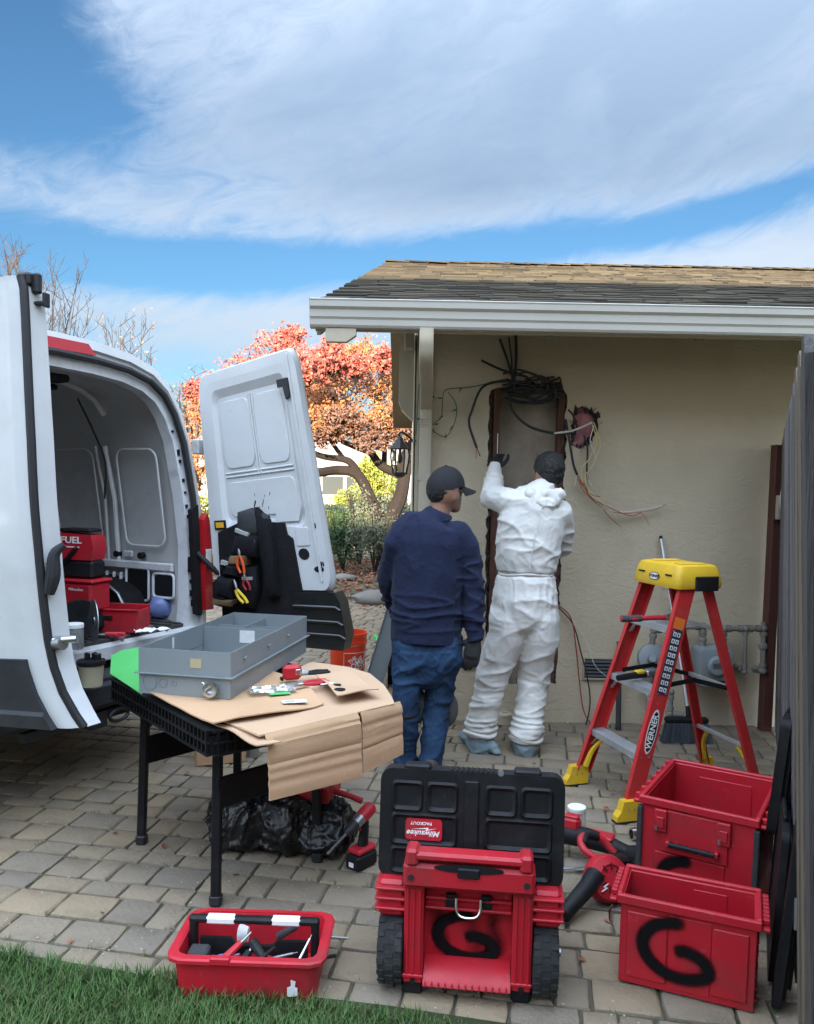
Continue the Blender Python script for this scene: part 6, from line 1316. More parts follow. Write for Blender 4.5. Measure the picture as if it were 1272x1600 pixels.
t1 = A(1165, 982); piperun([t1, A(1163, 1050), A(1150, 1040, .03)], .013); cu = c + Vector((-.065, 0, .165)); piperun([cu, (cu.x, cu.y, A(1090, 978).z), A(1060, 980), A(1022, 985), c2 + Vector((0, .02, .04))])
MB().cyl(A(1193, 982), A(1193, 972), .018, .015, 10).build('plug', 'pipe_paint', gm); MB().cyl(c2 + Vector((0, .03, -.16)), c2 + Vector((.005, .04, -.38)), .017, None, 12).build('riser', 'pipe_paint', gm); MB().box(A(1192, 1010), (.05, .05, .045), None, .012).build('valve', 'pipe_paint', gm)
c3 = A(1048, 1098, .16); piperun([c3 + Vector((-.0, 0, .07)), c3 + Vector((0, 0, -.07)), c3 + Vector((.09, -.02, -.075))], .015)
t = thing('conduit_offcut', 'dark grey pipe offcut standing against the stucco wall', 'pipe', atz(966, 1140)); q = aty(968, 1004, WY - .04) - t.location; b = MB(); b.tube([(0, 0, 0), q], .017, 14, False); b.build('tube', 'canvas_grey', t); MB().cyl(q, q + Vector((0, .002, .006)), .019, None, 14).build('rim', 'dark_iron', t); MB().cyl((0, 0, 0), q * .04, .0185, None, 14).build('collar', 'dark_iron', t)
t = thing('wall_post', 'red-brown square post fixed upright beside the fence end', 'post', (2.31, WY - .09, 0)); MB().bb(-.032, .030, -.04, .04, 0, 1.80, .004).build('shaft', 'brown_post', t); MB().bb(-.034, .032, -.042, .042, 1.8, 1.812, .003).build('cap', 'brown_post', t)
p = aty(1219, 793, WY - .14); t = thing('junction_box', 'small pale box clipped to the brown post', 'box', p); MB().bb(-.025, .022, -.02, .02, -.075, .075, .004).build('case', 'trim_paint', t); MB().bb(-.03, .03, -.024, .02, -.088, -.076, .003).build('base', 'tool_black', t)
t = thing('white_cable', 'thin white cable hanging along the fence end boards', 'cable', p); b = MB(); b.tube(spline([aty(1236, 690, 4.9) - p, aty(1230, 730, 4.95) - p, aty(1220, 775, 5.0) - p, aty(1222, 800, 5.0) - p, aty(1229, 812, 4.95) - p], 6), .006, 8); b.build('sheath', 'wire_white', t)
t = thing('sewer_cap', 'round cream pipe stub at the foot of the wall between the boots', 'pipe', (aty(787, 1120, WY - .03).x, WY - .06, 0)); b = MB(); b.lathe([(.045, 0), (.045, .05), (.05, .052), (.05, .065), (.035, .072)], 20); b.build('stub', 'cream_plastic', t); MB().bb(-.014, .014, -.014, .014, .072, .086, .003).build('plug_square', 'cream_plastic', t)
t = thing('utility_plate', 'blank outlet box stub low on the wall by the gloved hand', 'outlet', aty(733, 1030, WY - .012)); MB().bb(-.04, .04, -.01, .010, -.06, .06, .004).build('plate', 'steel_dull', t); MB().bb(-.02, .02, -.016, -.0105, -.03, .03, .003).build('cover', 'trim_paint', t)
# ================================================================ fence
fa, fb = Vector((.85, 1.45, 0)), Vector((2.40, 5.08, 0)); fd = (fb - fa).normalized(); fn_ = Vector((-fd.y, fd.x, 0))
fen = thing('board_fence', 'weathered grey board fence running from the house wall along the yard', 'fence', fa); rg = random.Random(6)
L_ = (fb - fa).length; x = 0; i = 0
lean = Matrix.Identity(4); lean[0][2] = -.032           # the old fence leans into the yard
Qf = lean @ Matrix.Rotation(math.atan2(fd.y, fd.x), 4, 'Z')
while x < L_ - .1:
    w = rg.uniform(.135, .148); z1 = 1.83 + rg.uniform(-.012, .012); lean[0][2] = -(.064 - .010 * x); Qb_ = lean @ Matrix.Rotation(math.atan2(fd.y, fd.x), 4, 'Z'); b = MB(Qb_); c_ = .022
    off = .016 if i % 2 else -.004
    b.prism([(x, .03), (x + w, .03), (x + w, z1 - .04), (x + w - .03, z1), (x + .03, z1), (x, z1 - .04)], lambda u, v, d: (u, d, v), off, off + .019); b.build('board', 'fence_wood_warm' if 2 < i < 6 else 'fence_wood', fen); x += w + .004 - (.01 if i % 2 else 0); i += 1
for z in (.25, .95, 1.6): b = MB(Qf); b.bb(0, L_ - .1, -.045, -.006, z, z + .085, .003); b.build('rail', 'fence_wood', fen)
for x in (0.02, 2.1, 4.1): b = MB(Qf); b.bb(x, x + .09, -.14, -.046, 0, 1.9, .004); b.build('post', 'fence_wood', fen)
for px_, z in ((1.24, .30), (1.24, .24)): pass
for x, z in ((.96, .34), (.80, .32)): b = MB(Qf); b.bb(x - .035, x + .035, .036, .040, z - .05, z + .05, .002); h_ = b.build('hinge_plate', 'galvanised', fen); b = MB(Qf); b.tube([(x + .03, .044, z - .045), (x + .03, .044, z + .045)], .006, 8); b.build('hinge_barrel', 'galvanised', h_)
# ================================================================ wall lantern
lp = aty(625, 718, 7.4); t = thing('wall_lantern', 'black carriage lantern bracketed on the house side wall', 'lantern', lp); s = .95
b = MB(); b.tube(spline([Vector((CX - lp.x, .02, .16)), Vector((.06, 0, .22)), Vector((.0, 0, .245)), Vector((-.012, 0, .20))], 5), .010, 8); b.build('arm', 'dark_iron', t); MB().bb(CX - lp.x - .012, CX - lp.x - .001, -.04, .04, .06, .26, .004).build('back_plate', 'dark_iron', t)
b = MB(); b.lathe([(.012, .21), (.022, .195), (.03, .17), (.052, .145), (.060, .14), (.088, .105), (.095, .098), (.085, .092)], 8); b.build('roof', 'dark_iron', t, 20)
b = MB(); b.lathe([(.068, -.135), (.072, -.12), (.055, -.115), (.045, -.15), (.015, -.165)], 8); b.build('base', 'dark_iron', t, 20)
for k in range(6): a = 6.283 * k / 6; MB().tube([(.080 * math.cos(a), .080 * math.sin(a), .095), (.084 * math.cos(a), .084 * math.sin(a), .02), (.062 * math.cos(a), .062 * math.sin(a), -.12)], .007, 6).build('rib', 'dark_iron', t)
mat('lamp_glass', (.9, .9, .9), .02, trans=1., ior=1.1)
for k in range(6):
    a, c_ = 6.283 * k / 6 + .08, 6.283 * (k + 1) / 6 - .08; b = MB(); b.quad((.078 * math.cos(a), .078 * math.sin(a), .09), (.078 * math.cos(c_), .078 * math.sin(c_), .09), (.060 * math.cos(c_), .060 * math.sin(c_), -.115), (.060 * math.cos(a), .060 * math.sin(a), -.115)); b.build('pane', 'lamp_glass', t, None)
b = MB(); b.lathe([(.012, .09), (.014, .05), (.022, .02), (.02, -.02), (.005, -.035)], 14); b.build('bulb', 'lens_white', t)
# ================================================================ sprayed marks (soft-edged ribbon of paint)
def spray_mat():
    m = bpy.data.materials.new('spray_black'); m.use_nodes = True; nt = m.node_tree; N = nt.nodes.new; L = nt.links.new; p = nt.nodes['Principled BSDF']
    p.inputs['Base Color'].default_value = (.004, .0035, .004, 1); p.inputs['Roughness'].default_value = .75; p.inputs['Specular IOR Level'].default_value = .15
    a = N('ShaderNodeAttribute'); a.attribute_name = 'cover'; n = N('ShaderNodeTexNoise'); n.inputs['Scale'].default_value = 300; c = N('ShaderNodeTexCoord'); L(c.outputs['Object'], n.inputs['Vector'])
    q = N('ShaderNodeMath'); q.operation = 'MULTIPLY_ADD'; L(n.outputs[0], q.inputs[0]); q.inputs[1].default_value = .22; L(a.outputs['Fac'], q.inputs[2])
    r_ = N('ShaderNodeMapRange'); r_.interpolation_type = 'SMOOTHSTEP'; L(q.outputs[0], r_.inputs[0]); r_.inputs[1].default_value = .10; r_.inputs[2].default_value = .85; L(r_.outputs[0], p.inputs['Alpha']); M['spray_black'] = m
spray_mat()
def spray(pts, w, fn, par, name='sprayed_letter', k0=1.):
    P = spline([Vector((x, y, 0)) for x, y in pts], 8); b = MB(); cov = []; rows = []
    prof_ = [(-1.5, 0), (-1.0, .12), (-.62, .55), (0, .95), (.62, .55), (1.0, .12), (1.5, 0)]
    for i, p in enumerate(P):
        t = (P[min(i + 1, len(P) - 1)] - P[max(i - 1, 0)]).normalized(); s = Vector((-t.y, t.x, 0)); e = min(1, i / 4, (len(P) - 1 - i) / 4); r_ = []
        for k, c in prof_: q = p + s * (k * w); r_.append(b.pt(fn(q.x, q.y, .0012 + i * .00002))); cov.append(c * (.15 + .85 * e) * k0)
        rows.append(r_)
    for a, c in zip(rows, rows[1:]):
        for k in range(6): b.face((a[k], a[k + 1], c[k + 1], c[k]))
    me = b.mesh(name, None, [M['spray_black']]); at = me.attributes.new('cover', 'FLOAT', 'POINT'); at.data.foreach_set('value', cov)
    return link(name, me, par)
G_PTS = [(.62, .93), (.40, .90), (.20, .78), (.10, .55), (.18, .30), (.40, .12), (.68, .10), (.90, .22), (.84, .42), (.62, .52), (.48, .46)]
# ================================================================ red crates
def crate(name, label, P_fl, wdir, w, d, h, lid_side):
    ang = math.atan2(wdir[1], wdir[0]); t = thing(name, label, 'tool crate', P_fl, ang, 'red tool crates standing open by the fence'); th = .008; fl = .012
    # walls as four bevelled panels with a small draft
    b = MB(); b.bb(0, w, 0, th, .006, h - .012, .003); b.bb(0, w, d - th, d, .006, h - .012, .003); b.bb(0, th, th, d - th, .006, h - .012); b.bb(w - th, w, th, d - th, .006, h - .012); b.bb(th, w - th, th, d - th, .006, .016); b.build('shell', 'tool_red', t)
    b = MB()
    for q in ((-fl, w + fl, -fl, .004, h - .030, h), (-fl, w + fl, d - .004, d + fl, h - .030, h), (-fl, .004, .0045, d - .0045, h - .030, h), (w - .004, w + fl, .0045, d - .0045, h - .030, h)): b.bb(*q, .004)
    rim = b.build('rim', 'tool_red', t)
    for s in (0, 1):        # latch teeth along the side rails
        x0 = -fl - .022 if s == 0 else w + fl
        MB().bb(x0, x0 + .022, .0, d, h - .034, h - .022, .003).build('rail', 'tool_red', t)
        for k in range(7): MB().bb(x0 + .002, x0 + .020, .02 + k * (d - .05) / 6, .02 + k * (d - .05) / 6 + .018, h - .021, h - .004, .002).build('rail_tooth', 'tool_red', rim)
    return t, ang
P1 = Vector((.675, 2.405, 0)); w1 = Vector((.36, -.15)); 
c1, an1 = crate('tool_crate', 'low red crate with a sprayed black letter G and no latches', P1, w1, .385, .20, .285, 1)
f1 = lambda u, v, d: (u, -d, v)
for x0, x1 in ((.02, .14), (.265, .365)): MB().bb(x0, x1, -.006, .001, .03, .235, .004).build('front_pressing', 'tool_red', c1)
MB().bb(.142, .263, -.003, .001, .02, .245, .002).build('front_pressing', 'tool_red', c1)
spray([(.045 + x * .235, .045 + y * .20) for x, y in G_PTS], .024, lambda u, v, d: (u, -.0075 - d, v), c1)
for k in range(6): MB().bb(.3845, .392, .02, .18, .03 + k * .035, .036 + k * .035).build('side_rib', 'tool_red', c1)
b = MB(); b.tube(spline([(-.036, .10, .19), (-.045, .10, .17), (-.045, .10, .14), (-.036, .10, .13)], 4), .003, 6); b.build('side_ring', 'chrome', c1)
MB().bb(.20, .30, .188, .1915, .06, .25, .002).build('inner_pressing', 'tool_red', c1)
P2 = Vector((.875, 2.885, 0)); w2 = Vector((.33, -.205)); wd2, dp2, h2 = .385, .47, .41
c2_, an2 = crate('tool_crate', 'tall red crate with black grip handle and two latches behind the low crate', P2, w2, wd2, dp2, h2, 1)
for x in (.07, .285): q = MB().bb(x - .022, x + .022, -.020, .0, h2 - .115, h2 - .035, .003).build('latch', 'tool_red', c2_); MB().bb(x - .014, x + .014, -.026, -.021, h2 - .10, h2 - .06, .003).build('latch_tongue', 'tool_red', q); MB().bb(x - .017, x - .008, -.0275, -.0265, h2 - .11, h2 - .09).build('latch_pin', 'steel_dull', q)
MB().bb(.07, .30, -.008, .0005, h2 - .19, h2 - .036, .004).build('handle_plate', 'tool_red', c2_)
b = MB(); b.tube([(.105 + .0155 * k, -.030, h2 - .150) for k in range(11)], [.011, .008] * 5 + [.011], 10); b.build('grip', 'tool_black', c2_)
for x in (.10, .265): MB().bb(x - .008, x + .008, -.034, -.008, h2 - .160, h2 - .140, .003).build('grip_mount', 'tool_red', c2_)
for x in (-.016, wd2 - .006): MB().bb(x, x + .020, -.012, .012, .02, h2 - .04, .004).build('corner_post', 'canvas_grey', c2_)
MB().bb(.05, .29, -.004, .0005, .02, h2 - .195, .002).build('front_pressing', 'tool_red', c2_); spray([(.06 + x * .20, .055 + y * .16) for x, y in G_PTS[:7]], .026, lambda u, v, d: (u, -.0055 - d, v), c2_)
MB().bb(.10, .30, dp2 - .012, dp2 - .0085, .06, h2 - .05, .002).build('inner_pressing', 'tool_red', c2_)
def crate_lid(label, o, along, upv, w, h, th=.045):
    along = Vector(along).normalized(); upv = Vector(upv).normalized(); t = thing('crate_lid', label, 'crate lid', o); fr = frame((0, 0, 0), along, upv)
    b = MB(fr); b.prism(rrect(0, w, 0, h, .03), lambda u, v, d: (u, v, d), 0, th * .7); b.build('plate', 'tool_black', t, 40)
    b = MB(fr); b.prism(rrect(.02, w - .02, .02, h - .02, .025), lambda u, v, d: (u, v, d), th * .7, th); b.build('raised_field', 'tool_black', t, 40)
    for k in range(3):
        for j in range(2): b = MB(fr); b.prism(rrect(.045 + k * (w - .06) / 3, .045 + (k + .8) * (w - .06) / 3, .05 + j * (h - .06) / 2, .05 + (j + .8) * (h - .06) / 2, .012, 2), lambda u, v, d: (u, v, d), th, th + .012); b.build('cleat', 'tool_black', t, 40)
    b = MB(fr); b.bb(.1, w - .1, h - .002, h + .018, .004, th * .6, .005); b.build('lid_latch', 'tool_black', t); return t
cd2 = Vector((-w2.y, w2.x, 0)).normalized(); r_2 = P2 + Vector((w2.x, w2.y, 0)).normalized() * (wd2 + .03) + Vector((0, 0, h2 - .04))
crate_lid('black lid standing open on the tall red crate', r_2 - cd2 * .02, -cd2 if False else cd2, (.13, .06, 1), .47, .40)
cd1 = Vector((-w1.y, w1.x, 0)).normalized()
crate_lid('black lid with cleats leaning between low red crate and fence', P1 + Vector((w1.x, w1.y, 0)).normalized() * .430 + cd1 * .02 + Vector((0, 0, .012)), (cd1.x + .06, cd1.y, 0), (.07, -.03, 1), .42, .53, .035)
crate_lid('second black lid resting flat on the fence behind the other', P1 + Vector((.452, -.02, .012)), (fd.x, fd.y, 0), (.035, -.02, 1), .40, .48, .03)
# ================================================================ rolling tool box, seen from its wheeled back
rb = thing('rolling_tool_box', 'red rolling tool box on two wheels with black lid flipped up', 'tool box', (.198, 2.285, 0), R(-6.5))
MB().bb(-.185, .185, .075, .40, .075, .345, .008).build('body', 'tool_red', rb)
for s in (-1, 1):
    q = MB().bb(*sorted((s * .130, s * .187)), .0, .073, .048, .350, .005).build('back_column', 'tool_red', rb)
    for x in (.140, .158, .176): MB().bb(*sorted((s * x - .003, s * x + .003)), -.006, .0005, .075, .335, .001).build('column_rib', 'tool_red', q)
    for z in (.068, .34): MB().bb(*sorted((s * .128, s * .189)), -.007, .001, z, z + .010, .002).build('column_cap', 'tool_red', q)
    MB().cyl((s * .158, -.010, .058), (s * .158, -.001, .058), .008, None, 10).build('screw', 'soft_black', q)
    w_ = MB().bb(*sorted((s * .189, s * .268)), .02, .40, .235, .345, .010).build('shoulder', 'tool_red', rb)
    for z in (.262, .292, .322): MB().bb(*sorted((s * .186, s * .276)), .004, .41, z, z + .008, .002).build('shoulder_ridge', 'tool_red', w_)
for z in (.262, .292, .322): MB().bb(-.128, .128, .030, .072, z, z + .008, .002).build('back_ridge', 'tool_red', rb)
MB().bb(-.128, .128, .050, .0745, .26, .345, .003).build('back_band', 'tool_red', rb)
b = MB(); b.prism([(-.012, .050), (.074, .050), (.074, .100), (.060, .100), (-.004, .064)], lambda u, v, d: (d, u, v), -.128, .128); lg = b.build('kick_ledge', 'tool_red', rb)
for k in range(13): MB().bb(-.122 + k * .0197, -.118 + k * .0197, -.018, -.0125, .050, .068, .001).build('ledge_rib', 'tool_red', lg)
MB().bb(-.19, .19, -.030, .055, .352, .424, .010).build('handle_housing', 'tool_red', rb)
b = MB(); b.bb(-.182, .182, -.036, .020, .436, .462, .008); b.bb(-.182, -.145, -.038, .030, .42, .470, .008); b.bb(.145, .182, -.038, .030, .42, .470, .008); b.build('pull_handle', 'tool_red', rb)
b = MB(); b.prism([(.10 * math.cos(a), .013 * math.sin(a)) for a in [6.283 * k / 24 for k in range(24)]], lambda u, v, d: (u, -.0325 + d, .420 + v * .95), 0, .004); b.build('grip_slot', 'soft_black', rb)
MB().bb(-.032, .032, -.040, -.0305, .395, .425, .004).build('release_button', 'tool_black', rb)
for s in (-1, 1): MB().cyl((s * .166, -.0345, .385), (s * .166, -.0305, .385), .009, None, 12).build('screw', 'dark_iron', rb); MB().bb(s * .052 - .016, s * .052 + .016, .030, .0495, .272, .310, .003).build('ring_mount', 'tool_black', rb)
b = MB(); b.tube(spline([(-.036, .022, .306), (-.034, .014, .272), (-.018, .010, .256), (.018, .010, .256), (.034, .014, .272), (.036, .022, .306)], 5), .0042, 8); b.build('tie_ring', 'chrome', rb)
spray([(-.115 + x * .215, .085 + y * .155) for x, y in G_PTS], .022, lambda u, v, d: (u, .0742 - d, v), rb)
for sx, sw, kk in ((-.085, .03, .42), (.08, .03, .45), (.02, .045, .34)): spray([(sx, .10), (sx + .01, .15), (sx - .008, .20), (sx + .004, .25)], sw, lambda u, v, d: (u, .0737 - d * .5, v), rb, 'soot_streak', kk)
for s in (-1, 1):
    x = s * .228; Qx = Matrix.Rotation(R(90), 3, 'Y'); b = MB(); b.lathe([(.070, -.034), (.105, -.038), (.117, -.034), (.121, -.018), (.122, 0), (.121, .018), (.117, .034), (.105, .038), (.070, .034)], 40, (x, .10, .122), Qx); wh = b.build('wheel', 'tyre', rb)
    for k in range(40):
        for j, (dx, l) in enumerate(((-.026, .020), (0, .022), (.026, .020))):
            if k % 2 == j % 2: a = 6.283 * k / 40; MB().box((x + dx, .10 + .1225 * math.cos(a), .122 + .1225 * math.sin(a)), (l, .017, .0035), Matrix.Rotation(a - R(90), 3, 'X')).build('tread_block', 'tyre', wh)
    b = MB(); b.lathe([(.02, -.030), (.068, -.026), (.069, .026), (.02, .030)], 24, (x, .10, .122), Qx); b.build('rim', 'tool_black', wh); MB().cyl((x - .05, .10, .122), (x + .05, .10, .122), .012, None, 12).build('axle', 'steel_dull', wh)
for s in (-1, 1): MB().bb(s * .16 - .03, s * .16 + .03, .02, .12, .0, .047, .008).build('skid_foot', 'tool_black', rb)
lf_ = frame((0, .085, .335), (1, 0, 0), (0, .10, 1))
b = MB(lf_); b.prism(rrect(-.275, .275, 0, .325, .035), lambda u, v, d: (u, v, -d), -.025, .035); lid = b.build('lid', 'tool_black', rb, 40); lid['label'] = 'black lid standing upright with its logo upside down'
def LDd_(u, v, d): return (u, v, -d)
def ring2(o, i, d0, d1, name, m): b = MB(lf_); b.rings([[LDd_(u, v, d0) * 1 if False else (u, v, d0) for u, v in o], [(u, v, d1) for u, v in i]], True, False, False); return b.build(name, m, lid, 30)
for x0, x1, z0, z1 in ((-.235, -.150, .205, .285), (-.130, -.045, .205, .285), (.045, .130, .205, .285), (.150, .235, .205, .285), (-.235, -.045, .105, .190), (.045, .235, .105, .190), (-.235, -.150, .02, .090), (-.130, -.045, .02, .090), (.045, .130, .02, .090), (.150, .235, .02, .090)):
    o1 = rrect(x0, x1, z0, z1, .012, 3); i1 = rrect(x0 + .010, x1 - .010, z0 + .010, z1 - .010, .008, 3); o0 = rrect(x0 - .006, x1 + .006, z0 - .006, z1 + .006, .014, 3)
    b = MB(lf_); b.rings([[(u, v, .0255) for u, v in o0], [(u, v, .034) for u, v in o1], [(u, v, .0262) for u, v in i1]], True, False, False); b.build('lid_pocket', 'tool_black', lid, 25)
b = MB(lf_); b.bb(-.022, .022, .02, .30, .0255, .033, .004); b.build('lid_spine', 'tool_black', lid)
b = MB(lf_); b.prism(rrect(-.195, -.085, .118, .180, .010), lambda u, v, d: (u, v, d), .027, .035); bd = b.build('logo_plate', 'tool_red', lid, 40)
up_ = lf_ @ Matrix.Translation((-.140, .139, .0356)) @ Matrix.Rotation(math.pi, 4, 'Z'); text_mesh('Milwaukee', .023, 'print_white', bd, xf=up_, shear=.35, bold=.0003)
up_ = lf_ @ Matrix.Translation((-.148, .168, .0356)) @ Matrix.Rotation(math.pi, 4, 'Z'); text_mesh('PACKOUT', .012, 'print_white', bd, xf=up_, sx=1.15, bold=.0002)
b = MB(lf_); b.prism([(-.175, .150), (-.125, .156), (-.128, .150), (-.10, .155), (-.135, .146), (-.132, .152)], lambda u, v, d: (u, v, d), .0352, .0358); b.build('logo_bolt', 'print_white', bd)
for x in (-.165, .165): b = MB(lf_); b.bb(x - .04, x + .04, .318, .338, -.03, .022, .006); b.build('lid_latch', 'tool_black', lid)
for k in range(9): b = MB(lf_); b.bb(-.065 + k * .0155, -.057 + k * .0155, .323, .331, -.02, .024, .002); b.build('lid_rib', 'tool_black', lid)
b = MB(lf_); b.cyl((.085, .327, .01), (.085, .327, .026), .009, None, 12); b.build('lid_bolt', 'steel_dull', lid)
# ================================================================ open tote with tools
tt_ = thing('tool_tote', 'low open red tool tote with black and white carry bar on the grass edge', 'tool tote', (-.445, 2.405, 0), R(-1.5))
hw, hd2, hh = .205, .118, .13
b = MB(); o_ = rrect(-hw, hw, -hd2, hd2, .03, 3); o2 = rrect(-hw - .012, hw + .012, -hd2 - .012, hd2 + .012, .04, 3); i2 = rrect(-hw + .0, hw - .0, -hd2 + .0, hd2 - .0, .03, 3); i0 = rrect(-hw + .012, hw - .012, -hd2 + .012, hd2 - .012, .02, 3)
b.rings([[(u, v, 0) for u, v in o_], [(u, v, .004) for u, v in o_], [(u, v, hh - .02) for u, v in o2], [(u, v, hh) for u, v in o2], [(u, v, hh) for u, v in i2], [(u, v, .012) for u, v in i0]]); b.build('tub', 'tool_red', tt_, 30)
b = MB(); b.rings([[(u, v, z) for u, v in rrect(-hw - e, hw + e, -hd2 - e, hd2 + e, .045, 2)] for z, e in ((hh - .016, .012), (hh - .012, .030), (hh - .002, .030), (hh + .002, .024), (hh + .002, .006))], True, False, False); b.build('rim', 'tool_red', tt_, 25)
MB().bb(-.10, -.04, -hd2 - .032, -hd2 - .01, hh - .014, hh + .010, .004).build('front_notch', 'tool_red', tt_)
for s in (-1, 1): MB().bb(*sorted((s * (hw - .006), s * (hw - .030))), -.014, .014, .05, hh + .052, .006).build('handle_upright', 'tool_black', tt_)
bar_ = MB().bb(-hw + .004, hw - .004, -.014, .014, hh + .035, hh + .057, .007).build('carry_bar', 'tool_black', tt_)
for x in (-.102, .098): MB().bb(x - .046, x + .046, -.0152, .0152, hh + .0335, hh + .0585, .006).build('metal_sleeve', 'print_white', bar_)
b = MB(); b.prism([(-.165, .015), (.165, .015), (.165, .115), (.07, .115), (.055, .098), (-.055, .098), (-.07, .12), (-.165, .12)], lambda u, v, d: (u, d, v), -.010, .004); b.build('divider', 'tool_black', tt_)
MB().bb(-.185, -.125, -.085, -.03, .014, .115, .006).build('parts_case', 'canvas_grey', tt_); MB().bb(-.180, -.132, -.0868, -.0852, .06, .10).build('case_label', 'label_paper', tt_)
b = MB(); b.prism([(.125, .02), (.155, .025), (.155, .05), (.147, .052), (.150, .07), (.135, .075), (.136, .055), (.125, .05)], lambda u, v, d: (u, -hd2 - .0115 - (v / hh) * .011 - d, v), 0, .0015); b.build('torn_sticker', 'label_paper', tt_)
def in_tote(name, label, p, q, r_, m, shaft=None):
    p, q = Vector(p), Vector(q); wp = Matrix.Translation(tt_.location) @ Matrix.Rotation(R(-1.5), 4, 'Z'); t = thing(name, label, name.split('_')[-1] if '_' in name else name, wp @ p); q = (wp.to_3x3() @ (q - p)); MB().tube([(0, 0, 0), q * .15, q * .5, q], [r_, r_ * 1.15, r_, r_ * .8], 10).build('handle', m, t)
    if shaft: MB().tube([q, q * (1 + shaft)], r_ * .32, 8).build('shaft', 'steel_dull', t)
in_tote('screwdriver', 'red-handled screwdriver lying in the tote', (-.085, -.085, .085), (-.035, -.03, .12), .012, 'tool_red', .5)
in_tote('nut_driver', 'black-handled driver with steel shaft lying in the tote', (.0, -.03, .125), (.045, -.07, .095), .014, 'tool_black', .9)
in_tote('hex_key', 'bent steel hook tool at the end of the tote', (.145, -.08, .09), (.175, -.03, .14), .004, 'chrome', .15)
in_tote('screwdriver', 'blue-handled screwdriver deep in the tote beside the parts case', (-.10, -.05, .075), (-.05, -.06, .095), .013, 'blue_plastic', .4)
in_tote('drill_bit', 'long steel bit lying across the tote', (.06, -.05, .085), (.13, -.06, .11), .004, 'steel_dull', .2)
in_tote('socket_driver', 'stubby black and red driver at the middle of the tote', (-.03, -.09, .075), (-.005, -.05, .105), .013, 'tool_black', .3)
in_tote('tape_roll', 'roll of white tape behind the divider in the tote', (-.06, .05, .10), (-.03, .05, .10), .028, 'label_paper')
in_tote('strap_wrench', 'grey gripped wrench behind the tote divider', (.06, .05, .095), (.12, .07, .12), .011, 'canvas_grey', .5)
in_tote('marker_pen', 'thin dark marker lying across the tote', (.03, -.09, .10), (.07, -.04, .115), .006, 'tool_black')
pliers('red pliers half hidden in the tote', tt_.location + Vector((.09, -.075, .075)), R(170), 'tool_red', .16)
t = thing('steel_rod', 'thin steel rod lying beside the tote on the pavers', 'rod', atz(512, 1466), R(-4)); MB().cyl((0, 0, .004), (.07, 0, .004), .004, None, 8).build('shaft', 'steel_dull', t); MB().cyl((-.012, 0, .005), (0, 0, .005), .0055, None, 8).build('tip', 'tool_black', t)
t = thing('black_clip', 'small black clip on the paver beside the tote', 'clip', atz(516, 1497), R(25)); MB().bb(-.02, .02, -.006, .006, 0, .009, .003).build('jaw', 'tool_black', t); MB().cyl((-.02, 0, .006), (-.035, .006, .008), .003, None, 6).build('lever', 'tool_black', t)
# ================================================================ trash bag, dustpan, drill
mat('bag_film', (.012, .012, .013), .22, var=.3, vs=6, bump=.35, bs=18, dirt=.15, dirtcol=(.05, .05, .05), ds=4)
bg_ = thing('trash_bag', 'crumpled shiny black trash bag under the table', 'trash bag', (-.52, 3.33, 0)); b = MB()
for c, r_ in (((-.12, 0, .12), (.17, .15, .13)), ((.06, -.02, .14), (.19, .16, .15)), ((.20, -.06, .10), (.15, .14, .11)), ((.04, .05, .20), (.15, .12, .11)), ((-.20, -.04, .08), (.09, .09, .08))): ellip(b, c, r_)
def bag_fn(co, n):
    d = folds(co, 5, 5, .030, 71., 1.5) + folds(co, 13, 10, .013, 75., 1.3) + folds(co, 34, 26, .006, 79., 1.1)
    return d if co.z > .02 else d * .3
fuse(b, 'bag_film', 'bag_film', bg_, .0065, 5, bag_fn); b = MB(); ellip(b, (.10, .0, .285), (.045, .035, .05)); fuse(b, 'tied_neck', 'bag_film', bg_, .008, 1, lambda co, n: folds(co, 25, 5, .012, 81.))
t = thing('dustpan', 'red plastic dustpan lying on the black bag', 'dustpan', aty(490, 1240, 3.30), R(-12)); b = MB()
b.prism([(-.13, .01), (-.13, .0), (.08, -.05), (.085, -.035)], lambda u, v, d: (u, d, v + .05), -.09, .09); b.build('pan', 'tool_red', t); b = MB(); b.bb(-.13, .09, -.095, -.0905, .0, .06, .002); b.bb(-.13, .09, .0905, .095, .0, .06, .002); b.bb(.085, .092, -.09, .09, .0, .05, .002); b.build('pan_wall', 'tool_red', t); MB().tube([(.09, 0, .02), (.16, 0, .005), (.21, .0, -.01)], [.014, .012, .014], 8).build('handle', 'tool_red', t)
